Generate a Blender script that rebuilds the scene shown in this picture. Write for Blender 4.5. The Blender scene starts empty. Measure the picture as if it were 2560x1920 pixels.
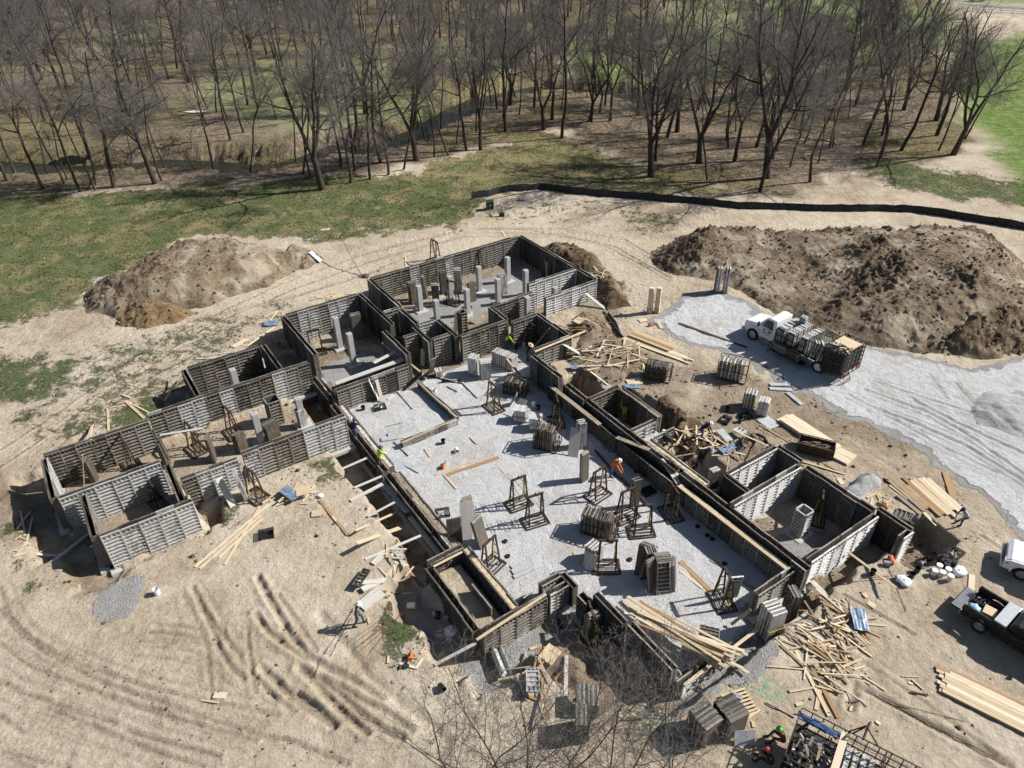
import bpy, bmesh, math, random
import numpy as np
from mathutils import Vector, Matrix
rad = math.radians
S = bpy.context.scene
COL = S.collection

# ------------------------------------------------------------------ camera
CAM_H, FPX, PITCH, ROLL = 31.0, 1815.0, rad(34.9), rad(-0.8)
cam_d = bpy.data.cameras.new('camera'); cam = bpy.data.objects.new('camera', cam_d); COL.objects.link(cam)
_cp, _sp = math.cos(PITCH), math.sin(PITCH)
FW = np.array([0, _cp, -_sp]); _up = np.array([0, _sp, _cp]); _rt = np.array([1., 0, 0])
RT = math.cos(ROLL)*_rt + math.sin(ROLL)*_up; UP = -math.sin(ROLL)*_rt + math.cos(ROLL)*_up
m = Matrix.Identity(4)
for i in range(3):
    m[i][0], m[i][1], m[i][2] = RT[i], UP[i], -FW[i]
m[0][3], m[1][3], m[2][3] = 0, 0, CAM_H
cam.matrix_world = m
cam_d.sensor_fit = 'HORIZONTAL'; cam_d.sensor_width = 36.0; cam_d.lens = 36.0*FPX/2560.0
cam_d.clip_start = 0.5; cam_d.clip_end = 3000
S.camera = cam

# ------------------------------------------------------------------ light
SUN_EL, SUN_AZ = rad(39), rad(10)         # azimuth measured from +x towards +y
wd = bpy.data.worlds.new('World'); S.world = wd; wd.use_nodes = True
nt = wd.node_tree; sky = nt.nodes.new('ShaderNodeTexSky'); sky.sky_type = 'NISHITA'; sky.sun_disc = False
sky.sun_elevation = SUN_EL; sky.sun_rotation = rad(90) - SUN_AZ
nt.links.new(sky.outputs[0], nt.nodes['Background'].inputs[0]); nt.nodes['Background'].inputs[1].default_value = 0.055
sl = bpy.data.lights.new('sun', 'SUN'); sl.energy = 5.0; sl.angle = rad(0.5); sl.color = (1.0, 0.965, 0.91)
so = bpy.data.objects.new('sun', sl); COL.objects.link(so)
so.rotation_euler = Vector((math.cos(SUN_EL)*math.cos(SUN_AZ), math.cos(SUN_EL)*math.sin(SUN_AZ), math.sin(SUN_EL))).to_track_quat('Z', 'Y').to_euler()
S.view_settings.view_transform = 'Standard'; S.view_settings.look = 'None'; S.view_settings.exposure = 0.55; S.view_settings.gamma = 1.0
S.cycles.max_bounces = 5; S.cycles.diffuse_bounces = 3; S.cycles.glossy_bounces = 2; S.cycles.transmission_bounces = 3
S.cycles.use_adaptive_sampling = True; S.cycles.adaptive_threshold = 0.02
rng = random.Random(7); nrng = np.random.default_rng(7)

# ------------------------------------------------------------------ placing: photo pixel (2560 wide) -> world point
def un(x, y, z=0.0):
    d = FW + RT*(x-1280)/FPX - UP*(y-960)/FPX
    t = (z-CAM_H)/d[2]
    return np.array([d[0]*t, d[1]*t, z])
TILE = {0: (0, 0, 2560/2212), 1: (60, 800, .40687), 2: (660, 560, .37975), 3: (1260, 640, .434), 4: (840, 1040, .40687), 5: (1400, 1000, .40687),
        6: (1700, 1360, .38879), 7: (1100, 380, .28933), 11: (0, 0, .28933), 12: (640, 0, .28933), 13: (1280, 0, .28933), 14: (1920, 0, .28933),
        15: (0, 480, .28933), 16: (1600, 480, .434), 21: (0, 1440, .28933), 22: (640, 1440, .28933), 23: (1280, 1540, .28933), 24: (1820, 740, .18083),
        25: (2160, 1320, .31521), 26: (1860, 1680, .31496), 28: (2040, 960, .40977)}
def px(k, x, y):
    a, b, s = TILE[k]; return a+s*x, b+s*y
YAW = rad(33.6)                            # the building's own grid
AV = np.array([math.cos(YAW), math.sin(YAW)]); BV = np.array([math.sin(YAW), -math.cos(YAW)])
def ab(a, b, z=0.0):
    p = AV*a + BV*b; return np.array([p[0], p[1], z])

# ------------------------------------------------------------------ numpy noise
def _hash(ix, iy, s):
    h = (ix*374761393 + iy*668265263 + s*362437) & 0x7fffffff
    h = ((h ^ (h >> 13))*1274126177) & 0x7fffffff
    return ((h ^ (h >> 16)) & 0xffff)/32767.5 - 1.0
def vnoise(x, y, s=0):
    x = np.asarray(x, float); y = np.asarray(y, float)
    ix = np.floor(x).astype(np.int64); iy = np.floor(y).astype(np.int64)
    fx, fy = x-ix, y-iy; fx = fx*fx*(3-2*fx); fy = fy*fy*(3-2*fy)
    a, b = _hash(ix, iy, s), _hash(ix+1, iy, s); c, d = _hash(ix, iy+1, s), _hash(ix+1, iy+1, s)
    return (a*(1-fx)+b*fx)*(1-fy) + (c*(1-fx)+d*fx)*fy
def fbm(x, y, s=0, o=4):
    t = 0; amp = .5
    for k in range(o):
        t = t + amp*vnoise(np.asarray(x)*2**k + 17.3*k, np.asarray(y)*2**k - 9.1*k, s+k); amp *= .5
    return t
def sstep(e0, e1, v):
    t = np.clip((v-e0)/(e1-e0), 0, 1); return t*t*(3-2*t)
def _win(X, Y, pts, mg):
    xs = [p[0] for p in pts]; ys = [p[1] for p in pts]
    i0, i1 = np.searchsorted(X[0], [min(xs)-mg, max(xs)+mg]); j0, j1 = np.searchsorted(Y[:, 0], [min(ys)-mg, max(ys)+mg])
    return slice(j0, j1), slice(i0, i1)
def polysd(X, Y, pts):
    """signed distance to a polygon, positive inside"""
    w = _win(X, Y, pts, 9); out = np.full(X.shape, -9.0)
    if out[w].size: out[w] = _polysd(X[w], Y[w], pts)
    return out
def linedist(X, Y, pts):
    out = np.full(X.shape, 12.0)
    for p in zip(pts[:-1], pts[1:]):
        w = _win(X, Y, p, 9)
        if out[w].size: out[w] = np.minimum(out[w], _linedist(X[w], Y[w], p))
    return out
def _polysd(X, Y, pts):
    d = np.full(X.shape, 1e9); ins = np.zeros(X.shape, bool); n = len(pts)
    for i in range(n):
        x0, y0 = pts[i][:2]; x1, y1 = pts[(i+1) % n][:2]
        ex, ey = x1-x0, y1-y0; t = np.clip(((X-x0)*ex+(Y-y0)*ey)/(ex*ex+ey*ey+1e-9), 0, 1)
        d = np.minimum(d, np.hypot(X-x0-t*ex, Y-y0-t*ey))
        c = ((y0 > Y) != (y1 > Y)); xi = x0 + (Y-y0)*ex/(ey if abs(ey) > 1e-9 else 1e-9)
        ins ^= c & (X < xi)
    return np.where(ins, d, -d)
def _linedist(X, Y, pts):
    d = np.full(X.shape, 1e9)
    for (x0, y0), (x1, y1) in zip(pts[:-1], pts[1:]):
        ex, ey = x1-x0, y1-y0; t = np.clip(((X-x0)*ex+(Y-y0)*ey)/(ex*ex+ey*ey+1e-9), 0, 1)
        d = np.minimum(d, np.hypot(X-x0-t*ex, Y-y0-t*ey))
    return d
def wp(k, pts, z=0.0):
    return [tuple(un(*px(k, *p), z)[:2]) for p in pts]

# ------------------------------------------------------------------ objects
def prop(o, label=None, cat=None, group=None, kind=None):
    if label: o['label'] = label
    if cat: o['category'] = cat
    if group: o['group'] = group
    if kind: o['kind'] = kind
    return o
def empty(name, loc=(0, 0, 0), rz=0.0, label=None, cat=None, group=None):
    o = bpy.data.objects.new(name, None); COL.objects.link(o); o.location = loc; o.rotation_euler = (0, 0, rz); o.empty_display_size = .3
    return prop(o, label, cat, group)
def link(name, me, parent=None, mat=None, loc=None, rot=None):
    if mat is not None and not me.materials:
        for mm in (mat if isinstance(mat, (list, tuple)) else [mat]): me.materials.append(mm)
    o = bpy.data.objects.new(name, me); COL.objects.link(o)
    if parent is not None: o.parent = parent
    if loc is not None: o.location = loc
    if rot is not None: o.rotation_euler = rot
    return o
def dup(root, parent=None):
    c = root.copy(); COL.objects.link(c)
    if parent is not None: c.parent = parent
    for ch in list(root.children): dup(ch, c)
    return c
class MB:
    """collects boxes, bars, tubes and faces, then becomes ONE mesh"""
    def __init__(s): s.v = []; s.f = []; s.mi = []; s.cur = 0
    def add(s, vs, fs):
        n = len(s.v); s.v += [tuple(p) for p in vs]; s.f += [tuple(i+n for i in f) for f in fs]; s.mi += [s.cur]*len(fs); return s
    def box(s, c, d, M=None):
        x, y, z = d[0]/2, d[1]/2, d[2]/2
        vs = [Vector((c[0]+sx*x, c[1]+sy*y, c[2]+sz*z)) for sx, sy, sz in ((-1,-1,-1),(1,-1,-1),(1,1,-1),(-1,1,-1),(-1,-1,1),(1,-1,1),(1,1,1),(-1,1,1))]
        if M is not None: vs = [M @ v for v in vs]
        return s.add(vs, [(0,3,2,1),(4,5,6,7),(0,1,5,4),(1,2,6,5),(2,3,7,6),(3,0,4,7)])
    def bb(s, x0, x1, y0, y1, z0, z1, M=None):
        return s.box(((x0+x1)/2, (y0+y1)/2, (z0+z1)/2), (x1-x0, y1-y0, z1-z0), M)
    def bar(s, p, q, w, h=None, up=(0, 0, 1)):
        """square bar from p to q"""
        p, q = Vector(p), Vector(q); d = q-p; L = d.length
        if L < 1e-6: return s
        d.normalize(); u = Vector(up)
        if abs(d.dot(u)) > .98: u = Vector((1, 0, 0))
        a = d.cross(u).normalized(); b = a.cross(d)
        w2, h2 = w/2, (h or w)/2
        vs = [o + a*i*w2 + b*j*h2 for o in (p, q) for i, j in ((-1,-1),(1,-1),(1,1),(-1,1))]
        return s.add(vs, [(0,1,2,3),(7,6,5,4),(0,4,5,1),(1,5,6,2),(2,6,7,3),(3,7,4,0)])
    def tube(s, pts, r, n=8, cap=True):
        pts = [Vector(p) for p in pts]; base = len(s.v); rr = r if isinstance(r, (list, tuple)) else [r]*len(pts); vs = []; u = None
        for i, p in enumerate(pts):
            d = (pts[min(i+1, len(pts)-1)]-pts[max(i-1, 0)]).normalized()
            if u is None: u = d.orthogonal().normalized()
            u = (u - d*u.dot(d)).normalized(); w = d.cross(u)
            vs += [p + (u*math.cos(2*math.pi*k/n)+w*math.sin(2*math.pi*k/n))*rr[i] for k in range(n)]
        fs = [(i*n+k, i*n+(k+1) % n, (i+1)*n+(k+1) % n, (i+1)*n+k) for i in range(len(pts)-1) for k in range(n)]
        if cap: fs += [tuple(range(n-1, -1, -1)), tuple(range((len(pts)-1)*n, len(pts)*n))]
        return s.add(vs, fs)
    def lathe(s, prof, n=16, c=(0, 0, 0), M=None, cap=True):
        vs = [Vector((c[0]+r*math.cos(2*math.pi*k/n), c[1]+r*math.sin(2*math.pi*k/n), c[2]+z)) for r, z in prof for k in range(n)]
        if M is not None: vs = [M @ v for v in vs]
        fs = [(i*n+k, i*n+(k+1) % n, (i+1)*n+(k+1) % n, (i+1)*n+k) for i in range(len(prof)-1) for k in range(n)]
        if cap: fs += [tuple(range(n-1, -1, -1)), tuple(range((len(prof)-1)*n, len(prof)*n))]
        return s.add(vs, fs)
    def prism(s, pts2, y0, y1, M=None):
        """outline in x,z extruded along y"""
        n = len(pts2); vs = [Vector((x, y0, z)) for x, z in pts2] + [Vector((x, y1, z)) for x, z in pts2]
        if M is not None: vs = [M @ v for v in vs]
        return s.add(vs, [tuple(range(n)), tuple(range(2*n-1, n-1, -1))] + [((k+1) % n, k, k+n, (k+1) % n+n) for k in range(n)])
    def mesh(s, name, mats=None, smooth=False):
        me = bpy.data.meshes.new(name); me.from_pydata(s.v, [], s.f)
        for mm in (mats if isinstance(mats, (list, tuple)) else [mats] if mats else []): me.materials.append(mm)
        me.polygons.foreach_set('material_index', s.mi)
        if smooth: me.polygons.foreach_set('use_smooth', [True]*len(me.polygons))
        me.update(); return me
    def obj(s, name, mat, parent=None, loc=None, rot=None, smooth=False, bevel=0):
        me = s.mesh(name, mat, smooth)
        o = link(name, me, parent, None, loc, rot)
        if bevel:
            b = o.modifiers.new('bevel', 'BEVEL'); b.width = bevel; b.segments = 2; b.limit_method = 'ANGLE'; b.angle_limit = rad(35)
        return o
def np_mesh(name, V, F, mats=None, smooth=False):
    """numpy verts (n,3), faces (m,k)"""
    me = bpy.data.meshes.new(name); V = np.ascontiguousarray(V, np.float32); F = np.ascontiguousarray(F, np.int32); k = F.shape[1]
    me.vertices.add(len(V)); me.vertices.foreach_set('co', V.ravel())
    me.loops.add(F.size); me.loops.foreach_set('vertex_index', F.ravel())
    me.polygons.add(len(F)); me.polygons.foreach_set('loop_start', np.arange(0, F.size, k, dtype=np.int32))
    if smooth: me.polygons.foreach_set('use_smooth', np.ones(len(F), bool))
    for mm in (mats if isinstance(mats, (list, tuple)) else [mats] if mats else []): me.materials.append(mm)
    me.update(calc_edges=True); return me
def vattr(me, name, arr4):
    a = me.attributes.new(name, 'FLOAT_COLOR', 'POINT'); a.data.foreach_set('color', np.ascontiguousarray(arr4, np.float32).ravel())
# ------------------------------------------------------------------ materials
class NT:
    def __init__(s, name):
        s.m = bpy.data.materials.new(name); s.m.use_nodes = True; s.t = s.m.node_tree; s.b = s.t.nodes['Principled BSDF']
        s.b.inputs['Roughness'].default_value = .85; s.b.inputs['Specular IOR Level'].default_value = .25
    def n(s, typ, **kw):
        nd = s.t.nodes.new('ShaderNode'+typ)
        for k, v in kw.items(): setattr(nd, k, v)
        return nd
    def l(s, a, b): s.t.links.new(a, b)
    def val(s, sock, v):
        if isinstance(v, bpy.types.NodeSocket): s.l(v, sock)
        else: sock.default_value = v
    def pos(s, obj=False):
        return s.n('TexCoord').outputs['Object'] if obj else s.n('NewGeometry').outputs['Position']
    def noise(s, vec, scale, detail=4, rough=.55, dist=0.0, col=False):
        nd = s.n('TexNoise'); s.l(vec, nd.inputs['Vector']); nd.inputs['Scale'].default_value = scale; nd.inputs['Detail'].default_value = detail
        nd.inputs['Roughness'].default_value = rough; nd.inputs['Distortion'].default_value = dist
        return nd.outputs['Color' if col else 'Fac']
    def ramp(s, fac, stops):
        nd = s.n('ValToRGB'); s.l(fac, nd.inputs[0]); e = nd.color_ramp.elements
        while len(e) < len(stops): e.new(.5)
        for i, (p, c) in enumerate(stops): e[i].position = p; e[i].color = (*c, 1) if len(c) == 3 else c
        return nd.outputs['Color']
    def rng(s, fac, a, b, c=0.0, d=1.0):
        nd = s.n('MapRange'); s.l(fac, nd.inputs['Value'])
        for i, v in zip((1, 2, 3, 4), (a, b, c, d)): nd.inputs[i].default_value = v
        return nd.outputs[0]
    def mix(s, fac, a, b, mode='MIX'):
        nd = s.n('Mix', data_type='RGBA', blend_type=mode); s.val(nd.inputs[0], fac)
        for k, v in ((6, a), (7, b)):
            s.val(nd.inputs[k], (*v, 1) if isinstance(v, tuple) and len(v) == 3 else v)
        return nd.outputs[2]
    def math(s, op, a, b=0.0, clamp=False):
        nd = s.n('Math', operation=op); nd.use_clamp = clamp; s.val(nd.inputs[0], a); s.val(nd.inputs[1], b); return nd.outputs[0]
    def scaled(s, vec, sc, rot=(0, 0, 0)):
        nd = s.n('Mapping'); s.l(vec, nd.inputs[0]); nd.inputs['Scale'].default_value = sc; nd.inputs['Rotation'].default_value = rot; return nd.outputs[0]
    def bump(s, h, strength=.5, dist=.05):
        nd = s.n('Bump'); s.l(h, nd.inputs['Height']); nd.inputs['Strength'].default_value = strength; nd.inputs['Distance'].default_value = dist
        s.l(nd.outputs[0], s.b.inputs['Normal'])
    def color(s, c): s.val(s.b.inputs['Base Color'], (*c, 1) if isinstance(c, tuple) else c)
    def rnd(s): return s.n('ObjectInfo').outputs['Random']
def plain(name, c, rough=.8, metal=0.0, var=.25, scale=3.0, spec=.3, obj=True, dirt=None, dirt_amt=.4):
    """a worn painted / plastic / steel surface: large tone patches, fine grain and, if given, dust or rust in blotches"""
    t = NT(name); p = t.pos(obj); n1 = t.noise(p, scale, 5, .6)
    c0 = tuple(x*(1-var) for x in c); c1 = tuple(min(1, x*(1+var)) for x in c)
    col = t.ramp(n1, [(.3, c0), (.7, c1)])
    if dirt: col = t.mix(t.rng(t.noise(p, scale*2.3, 6, .7), .62-dirt_amt*.35, .80-dirt_amt*.3), col, dirt)
    t.color(col); t.b.inputs['Roughness'].default_value = rough; t.b.inputs['Metallic'].default_value = metal; t.b.inputs['Specular IOR Level'].default_value = spec
    t.bump(t.noise(p, scale*12, 3), .15, .01)
    return t.m

def soil_nodes(t, p):
    """dry clayey dirt: pale crust, browner turned-over patches, small clods"""
    big = t.noise(p, .10, 5, .6, .6); mid = t.noise(p, .6, 8, .70, .5); fine = t.noise(p, 3.2, 8, .74, .3)
    c = t.ramp(t.math('ADD', t.math('MULTIPLY', big, .4), t.math('ADD', t.math('MULTIPLY', mid, .35), t.math('MULTIPLY', fine, .25))),
               [(.37, (.27, .205, .140)), (.45, (.40, .325, .235)), (.53, (.505, .430, .330)), (.62, (.60, .53, .43))])
    c = t.mix(t.rng(fine, .53, .68, 0, .45), c, (.24, .18, .12))
    c = t.mix(t.rng(t.noise(p, 6.5, 6, .75), .54, .70, 0, .65), c, (.64, .57, .46))
    return c, mid, fine
def mat_ground():
    t = NT('site ground'); p = t.pos(); p2 = t.scaled(p, (1, 1, 0))
    soil, mid, fine = soil_nodes(t, p2)
    at = t.n('VertexColor', layer_name='zone'); sp = t.n('SeparateColor'); t.l(at.outputs['Color'], sp.inputs[0])
    at2 = t.n('VertexColor', layer_name='zone2'); sp2 = t.n('SeparateColor'); t.l(at2.outputs['Color'], sp2.inputs[0])
    grass, gravel, litter = sp.outputs; damp, lawn, pale = sp2.outputs; green = at2.outputs['Alpha']
    blot = t.noise(p2, .9, 9, .74, .6); blot2 = t.noise(p2, 4.2, 8, .75, .3); patch = t.noise(p2, .28, 7, .68, .8)
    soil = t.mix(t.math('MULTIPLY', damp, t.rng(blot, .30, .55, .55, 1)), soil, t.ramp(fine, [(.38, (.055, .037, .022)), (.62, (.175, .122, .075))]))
    soil = t.mix(t.math('MULTIPLY', pale, t.rng(blot, .38, .6, .25, .9)), soil, t.ramp(blot2, [(.38, (.40, .33, .24)), (.60, (.62, .55, .44))]))
    trk_shade = at.outputs['Alpha']
    soil = t.mix(t.math('MULTIPLY', trk_shade, t.rng(fine, .35, .6, .95, .55)), soil, t.ramp(fine, [(.4, (.085, .060, .037)), (.6, (.19, .14, .095))]))  # dark rut lines: track tone plus the ruts' shade put into the colour
    # leaf litter under the trees
    lit = t.ramp(t.noise(p2, 1.6, 9, .78), [(.36, (.085, .062, .042)), (.47, (.185, .142, .098)), (.57, (.30, .24, .175)), (.67, (.44, .375, .29))])
    c = t.mix(t.math('MULTIPLY', litter, t.rng(blot, .25, .5, .6, 1)), soil, lit)
    # thin grass: breaks up through noise, straw with green patches
    straw = t.ramp(blot2, [(.34, (.13, .115, .048)), (.48, (.24, .205, .095)), (.62, (.38, .32, .18))])
    fresh = t.ramp(blot2, [(.34, (.034, .064, .020)), (.50, (.070, .112, .034)), (.64, (.145, .16, .06))])
    gcol = t.mix(t.rng(t.math('ADD', green, t.math('ADD', t.math('MULTIPLY', t.math('SUBTRACT', patch, .5), 2.2), t.math('MULTIPLY', t.math('SUBTRACT', blot2, .5), 1.2))), .38, .72), straw, fresh)
    gm = t.rng(t.math('ADD', t.math('MULTIPLY', grass, 1.1), t.math('ADD', t.math('MULTIPLY', t.math('SUBTRACT', blot, .5), 1.9), t.math('MULTIPLY', t.math('SUBTRACT', blot2, .5), 1.3))), .44, .66)
    c = t.mix(t.math('MULTIPLY', gm, .92), c, gcol)
    lcol = t.ramp(t.math('ADD', t.math('MULTIPLY', patch, .5), t.math('MULTIPLY', blot2, .5)), [(.36, (.055, .110, .018)), (.5, (.105, .185, .030)), (.62, (.21, .24, .065))])
    c = t.mix(t.math('MULTIPLY', lawn, t.rng(blot, .32, .52, .45, 1)), c, lcol)
    # crushed stone
    vo = t.n('TexVoronoi'); t.l(p2, vo.inputs['Vector']); vo.inputs['Scale'].default_value = 24.0
    st = t.n('SeparateColor'); t.l(vo.outputs['Color'], st.inputs[0])
    gr = t.ramp(st.outputs[0], [(.0, (.43, .43, .435)), (.5, (.53, .53, .53)), (1, (.62, .62, .615))])
    gr = t.mix(t.rng(mid, .45, .60, 0, .5), gr, (.38, .34, .29))
    gfac = t.rng(t.math('ADD', gravel, t.math('MULTIPLY', t.math('SUBTRACT', blot2, .5), 1.6)), .40, .60)
    c = t.mix(gfac, c, gr)
    t.color(c); t.b.inputs['Roughness'].default_value = .95; t.b.inputs['Specular IOR Level'].default_value = .1
    h = t.math('ADD', t.math('MULTIPLY', fine, .95), t.math('MULTIPLY', t.math('MULTIPLY', vo.outputs['Distance'], gfac), .8))
    h = t.math('ADD', h, t.math('MULTIPLY', t.math('MULTIPLY', blot2, gm), 1.2))
    h = t.math('ADD', h, t.math('MULTIPLY', t.math('MULTIPLY', t.noise(p2, 2.2, 8, .75), litter), 1.5))
    t.bump(h, 1.0, .22)
    return t.m
def mat_gravel(name='crushed stone', dark=1.0):
    t = NT(name); p = t.pos(); vo = t.n('TexVoronoi'); t.l(p, vo.inputs['Vector']); vo.inputs['Scale'].default_value = 24.0
    st = t.n('SeparateColor'); t.l(vo.outputs['Color'], st.inputs[0]); d = dark
    gr = t.ramp(st.outputs[0], [(.0, (.44*d, .44*d, .445*d)), (.5, (.55*d, .55*d, .55*d)), (1, (.66*d, .66*d, .655*d))])
    big = t.noise(p, .35, 6, .65, .5)
    gr = t.mix(t.rng(big, .50, .66, 0, .55), gr, (.40*d, .36*d, .31*d)); gr = t.mix(t.rng(t.noise(p, 1.3, 8, .74), .54, .70, 0, .6), gr, (.31*d, .30*d, .29*d))
    tr = t.n('VertexColor', layer_name='track'); ts = t.n('SeparateColor'); t.l(tr.outputs['Color'], ts.inputs[0]); gr = t.mix(t.math('MULTIPLY', ts.outputs[0], .75), gr, (.27*d, .265*d, .26*d))  # same mask darkens wheel tracks on the stone, painted shade and tone
    t.color(gr); t.b.inputs['Roughness'].default_value = .9; t.b.inputs['Specular IOR Level'].default_value = .15
    t.bump(t.math('ADD', t.math('MULTIPLY', vo.outputs['Distance'], .5), t.math('MULTIPLY', t.noise(p, 2.2, 9, .74), 2.2)), 1.0, .09)
    return t.m
def mat_mound(name, lo, mi, hi, crust=None):
    t = NT(name); p = t.pos(); n = t.noise(p, .9, 7, .7, .4); f = t.noise(p, 5.0, 6, .72)
    c = t.ramp(t.math('ADD', t.math('MULTIPLY', n, .6), t.math('MULTIPLY', f, .4)), [(.36, lo), (.5, mi), (.64, hi)])
    if crust: c = t.mix(t.rng(t.noise(p, .35, 6, .65, .5), .50, .62, 0, .9), c, crust)
    va = t.n('VertexColor', layer_name='dark'); vs = t.n('SeparateColor'); t.l(va.outputs['Color'], vs.inputs[0])
    c = t.mix(t.math('MULTIPLY', vs.outputs[0], t.rng(n, .35, .6, 1, .6)), c, t.ramp(f, [(.38, (.050, .034, .021)), (.5, (.115, .082, .052)), (.64, (.24, .185, .125))]))
    t.color(c); t.b.inputs['Roughness'].default_value = .95; t.b.inputs['Specular IOR Level'].default_value = .1
    t.bump(t.math('ADD', f, t.noise(p, 11, 6, .75)), 1.0, .16)
    return t.m
def mat_form(name, lite, dark, amt, streak=.5):
    """concrete form panel: aluminium / steel with cement haze, rust and black grime"""
    t = NT(name); p = t.pos(True); r = t.rnd(); sh = t.n('VectorMath', operation='ADD'); t.l(p, sh.inputs[0])
    cx = t.n('CombineXYZ'); t.l(t.math('MULTIPLY', r, 37.0), cx.inputs[0]); t.l(t.math('MULTIPLY', r, 91.0), cx.inputs[1]); t.l(cx.outputs[0], sh.inputs[1]); p = sh.outputs[0]
    n = t.noise(p, 1.6, 6, .65, .4); g = t.noise(t.scaled(p, (9, 9, 1.6)), 1.0, 4, .7); f = t.noise(p, 11, 5, .7)
    c = t.ramp(n, [(.30, tuple(x*.75 for x in lite)), (.6, lite)])
    c = t.mix(t.math('MULTIPLY', t.rng(r, 0, 1, .4, 1), t.rng(t.math('ADD', t.math('MULTIPLY', g, .55), t.math('MULTIPLY', n, .45)), .60-amt*.3, .68-amt*.2)), c, dark)
    c = t.mix(t.rng(f, .60, .72, 0, streak), c, (.10, .065, .04))
    t.color(c); t.b.inputs['Roughness'].default_value = .55; t.b.inputs['Metallic'].default_value = .15; t.b.inputs['Specular IOR Level'].default_value = .4
    t.bump(f, .3, .01)
    return t.m
def mat_wood(name, a, b, grain=1.0, rough=.75, stain=None):
    t = NT(name); p = t.pos(True); r = t.rnd(); cx = t.n('CombineXYZ'); t.l(t.math('MULTIPLY', r, 53.0), cx.inputs[1])
    sh = t.n('VectorMath', operation='ADD'); t.l(p, sh.inputs[0]); t.l(cx.outputs[0], sh.inputs[1]); p = sh.outputs[0]
    g = t.noise(t.scaled(p, (.6, 22*grain, 22*grain)), 1.0, 5, .6, .8); k = t.noise(t.scaled(p, (1, 4, 4)), 1.2, 3)
    c = t.ramp(g, [(.30, a), (.62, b)]); c = t.mix(t.rng(r, 0, 1, 0, .4), c, tuple(x*.72 for x in a)); c = t.mix(t.rng(k, .60, .74, 0, .5), c, tuple(x*.55 for x in a))
    if stain: c = t.mix(t.rng(t.noise(p, 1.5, 6, .7), .45, .65, 0, .8), c, stain)
    t.color(c); t.b.inputs['Roughness'].default_value = rough; t.bump(g, .25, .006)
    return t.m
def mat_concrete(name, c, dark):
    t = NT(name); p = t.pos(True); n = t.noise(p, 1.4, 6, .65, .3); s_ = t.noise(t.scaled(p, (3, 3, 1.2)), 1.3, 5, .7)
    k = t.ramp(n, [(.3, tuple(x*.82 for x in c)), (.65, c)]); k = t.mix(t.rng(s_, .52, .72, 0, .6), k, dark); k = t.mix(t.rng(t.noise(p, 26, 2, .5), .68, .75, 0, .7), k, tuple(x*.5 for x in dark))
    t.color(k); t.b.inputs['Roughness'].default_value = .9; t.bump(t.noise(p, 20, 5, .7), .3, .01)
    return t.m
def mat_bark(name, a, b):
    t = NT(name); p = t.pos(True); n = t.noise(t.scaled(p, (6, 6, 1)), 1.5, 5, .7, .5); r = t.rnd()
    c = t.ramp(n, [(.3, a), (.7, b)]); c = t.mix(t.rng(r, 0, 1, 0, .5), c, tuple(x*.6 for x in a)); t.color(c); t.b.inputs['Roughness'].default_value = .95; t.b.inputs['Specular IOR Level'].default_value = .05
    return t.m
M = {}
M['ground'] = mat_ground(); M['gravel'] = mat_gravel(); M['gravel_light'] = mat_gravel('light stone heap', .88); M['gravel_grey'] = mat_gravel('grey stone', .72)
M['mound_tan'] = mat_mound('tan spoil', (.13, .09, .055), (.25, .19, .13), (.40, .33, .24), (.45, .38, .29))
M['mound_mix'] = mat_mound('graded clay spoil', (.105, .075, .050), (.235, .180, .125), (.40, .33, .25), (.47, .40, .305)); M['mound_dark'] = mat_mound('brown clay spoil', (.055, .036, .022), (.125, .088, .056), (.25, .19, .125), (.33, .26, .18))
M['mound_orange'] = mat_mound('fresh clay spoil', (.13, .080, .040), (.26, .175, .095), (.40, .29, .17))
M['form_a'] = mat_form('aluminium form', (.60, .595, .58), (.14, .125, .105), .5)
M['form_b'] = mat_form('weathered form', (.43, .405, .355), (.075, .060, .046), .75)
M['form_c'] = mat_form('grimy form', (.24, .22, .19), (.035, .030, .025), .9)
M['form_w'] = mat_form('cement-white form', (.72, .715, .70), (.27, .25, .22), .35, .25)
M['form_face'] = mat_form('form face sheet', (.19, .165, .135), (.05, .04, .03), .8, .2); M['face_pale'] = mat_form('pale face sheet', (.46, .45, .43), (.13, .115, .095), .5, .2)  # brown face sheets, darkened to paint in the shade between the ribs
M['wood'] = mat_wood('new pine', (.45, .345, .215), (.64, .52, .35)); M['wood_pale'] = mat_wood('pale pine', (.55, .455, .32), (.72, .62, .46))
M['wood_old'] = mat_wood('greyed plank', (.25, .20, .145), (.40, .33, .25), 1.0, .85, (.16, .115, .075)); M['wood_brown'] = mat_wood('brown plank', (.26, .155, .075), (.42, .27, .14), 1.0, .8)
M['ply'] = mat_wood('plywood', (.50, .39, .25), (.66, .53, .36), .3); M['wood_grey'] = mat_wood('silver plank', (.42, .40, .36), (.58, .55, .50))
M['concrete'] = mat_concrete('cast concrete', (.43, .425, .41), (.27, .265, .255)); M['footing'] = mat_concrete('footing concrete', (.46, .45, .43), (.31, .29, .26))
M['steel'] = plain('rusty steel', (.060, .044, .034), .7, .3, .5, 4, .3, True, (.13, .062, .030), .4); M['rebar'] = plain('rusty rebar', (.16, .085, .05), .8, .2, .3, 8)
M['black'] = plain('black plastic', (.012, .012, .013), .45, 0, .3, 4, .4, True, (.09, .08, .065), .2); M['white'] = plain('white plastic', (.78, .78, .76), .45, 0, .06, 3, .4, True, (.45, .40, .33), .15)
M['grey_plastic'] = plain('grey plastic', (.35, .36, .36), .6, 0, .2, 4); M['yellow'] = plain('yellow strap', (.72, .56, .03), .6, 0, .15, 5); M['orange'] = plain('orange casing', (.80, .17, .03), .5, 0, .1, 6)
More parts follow.
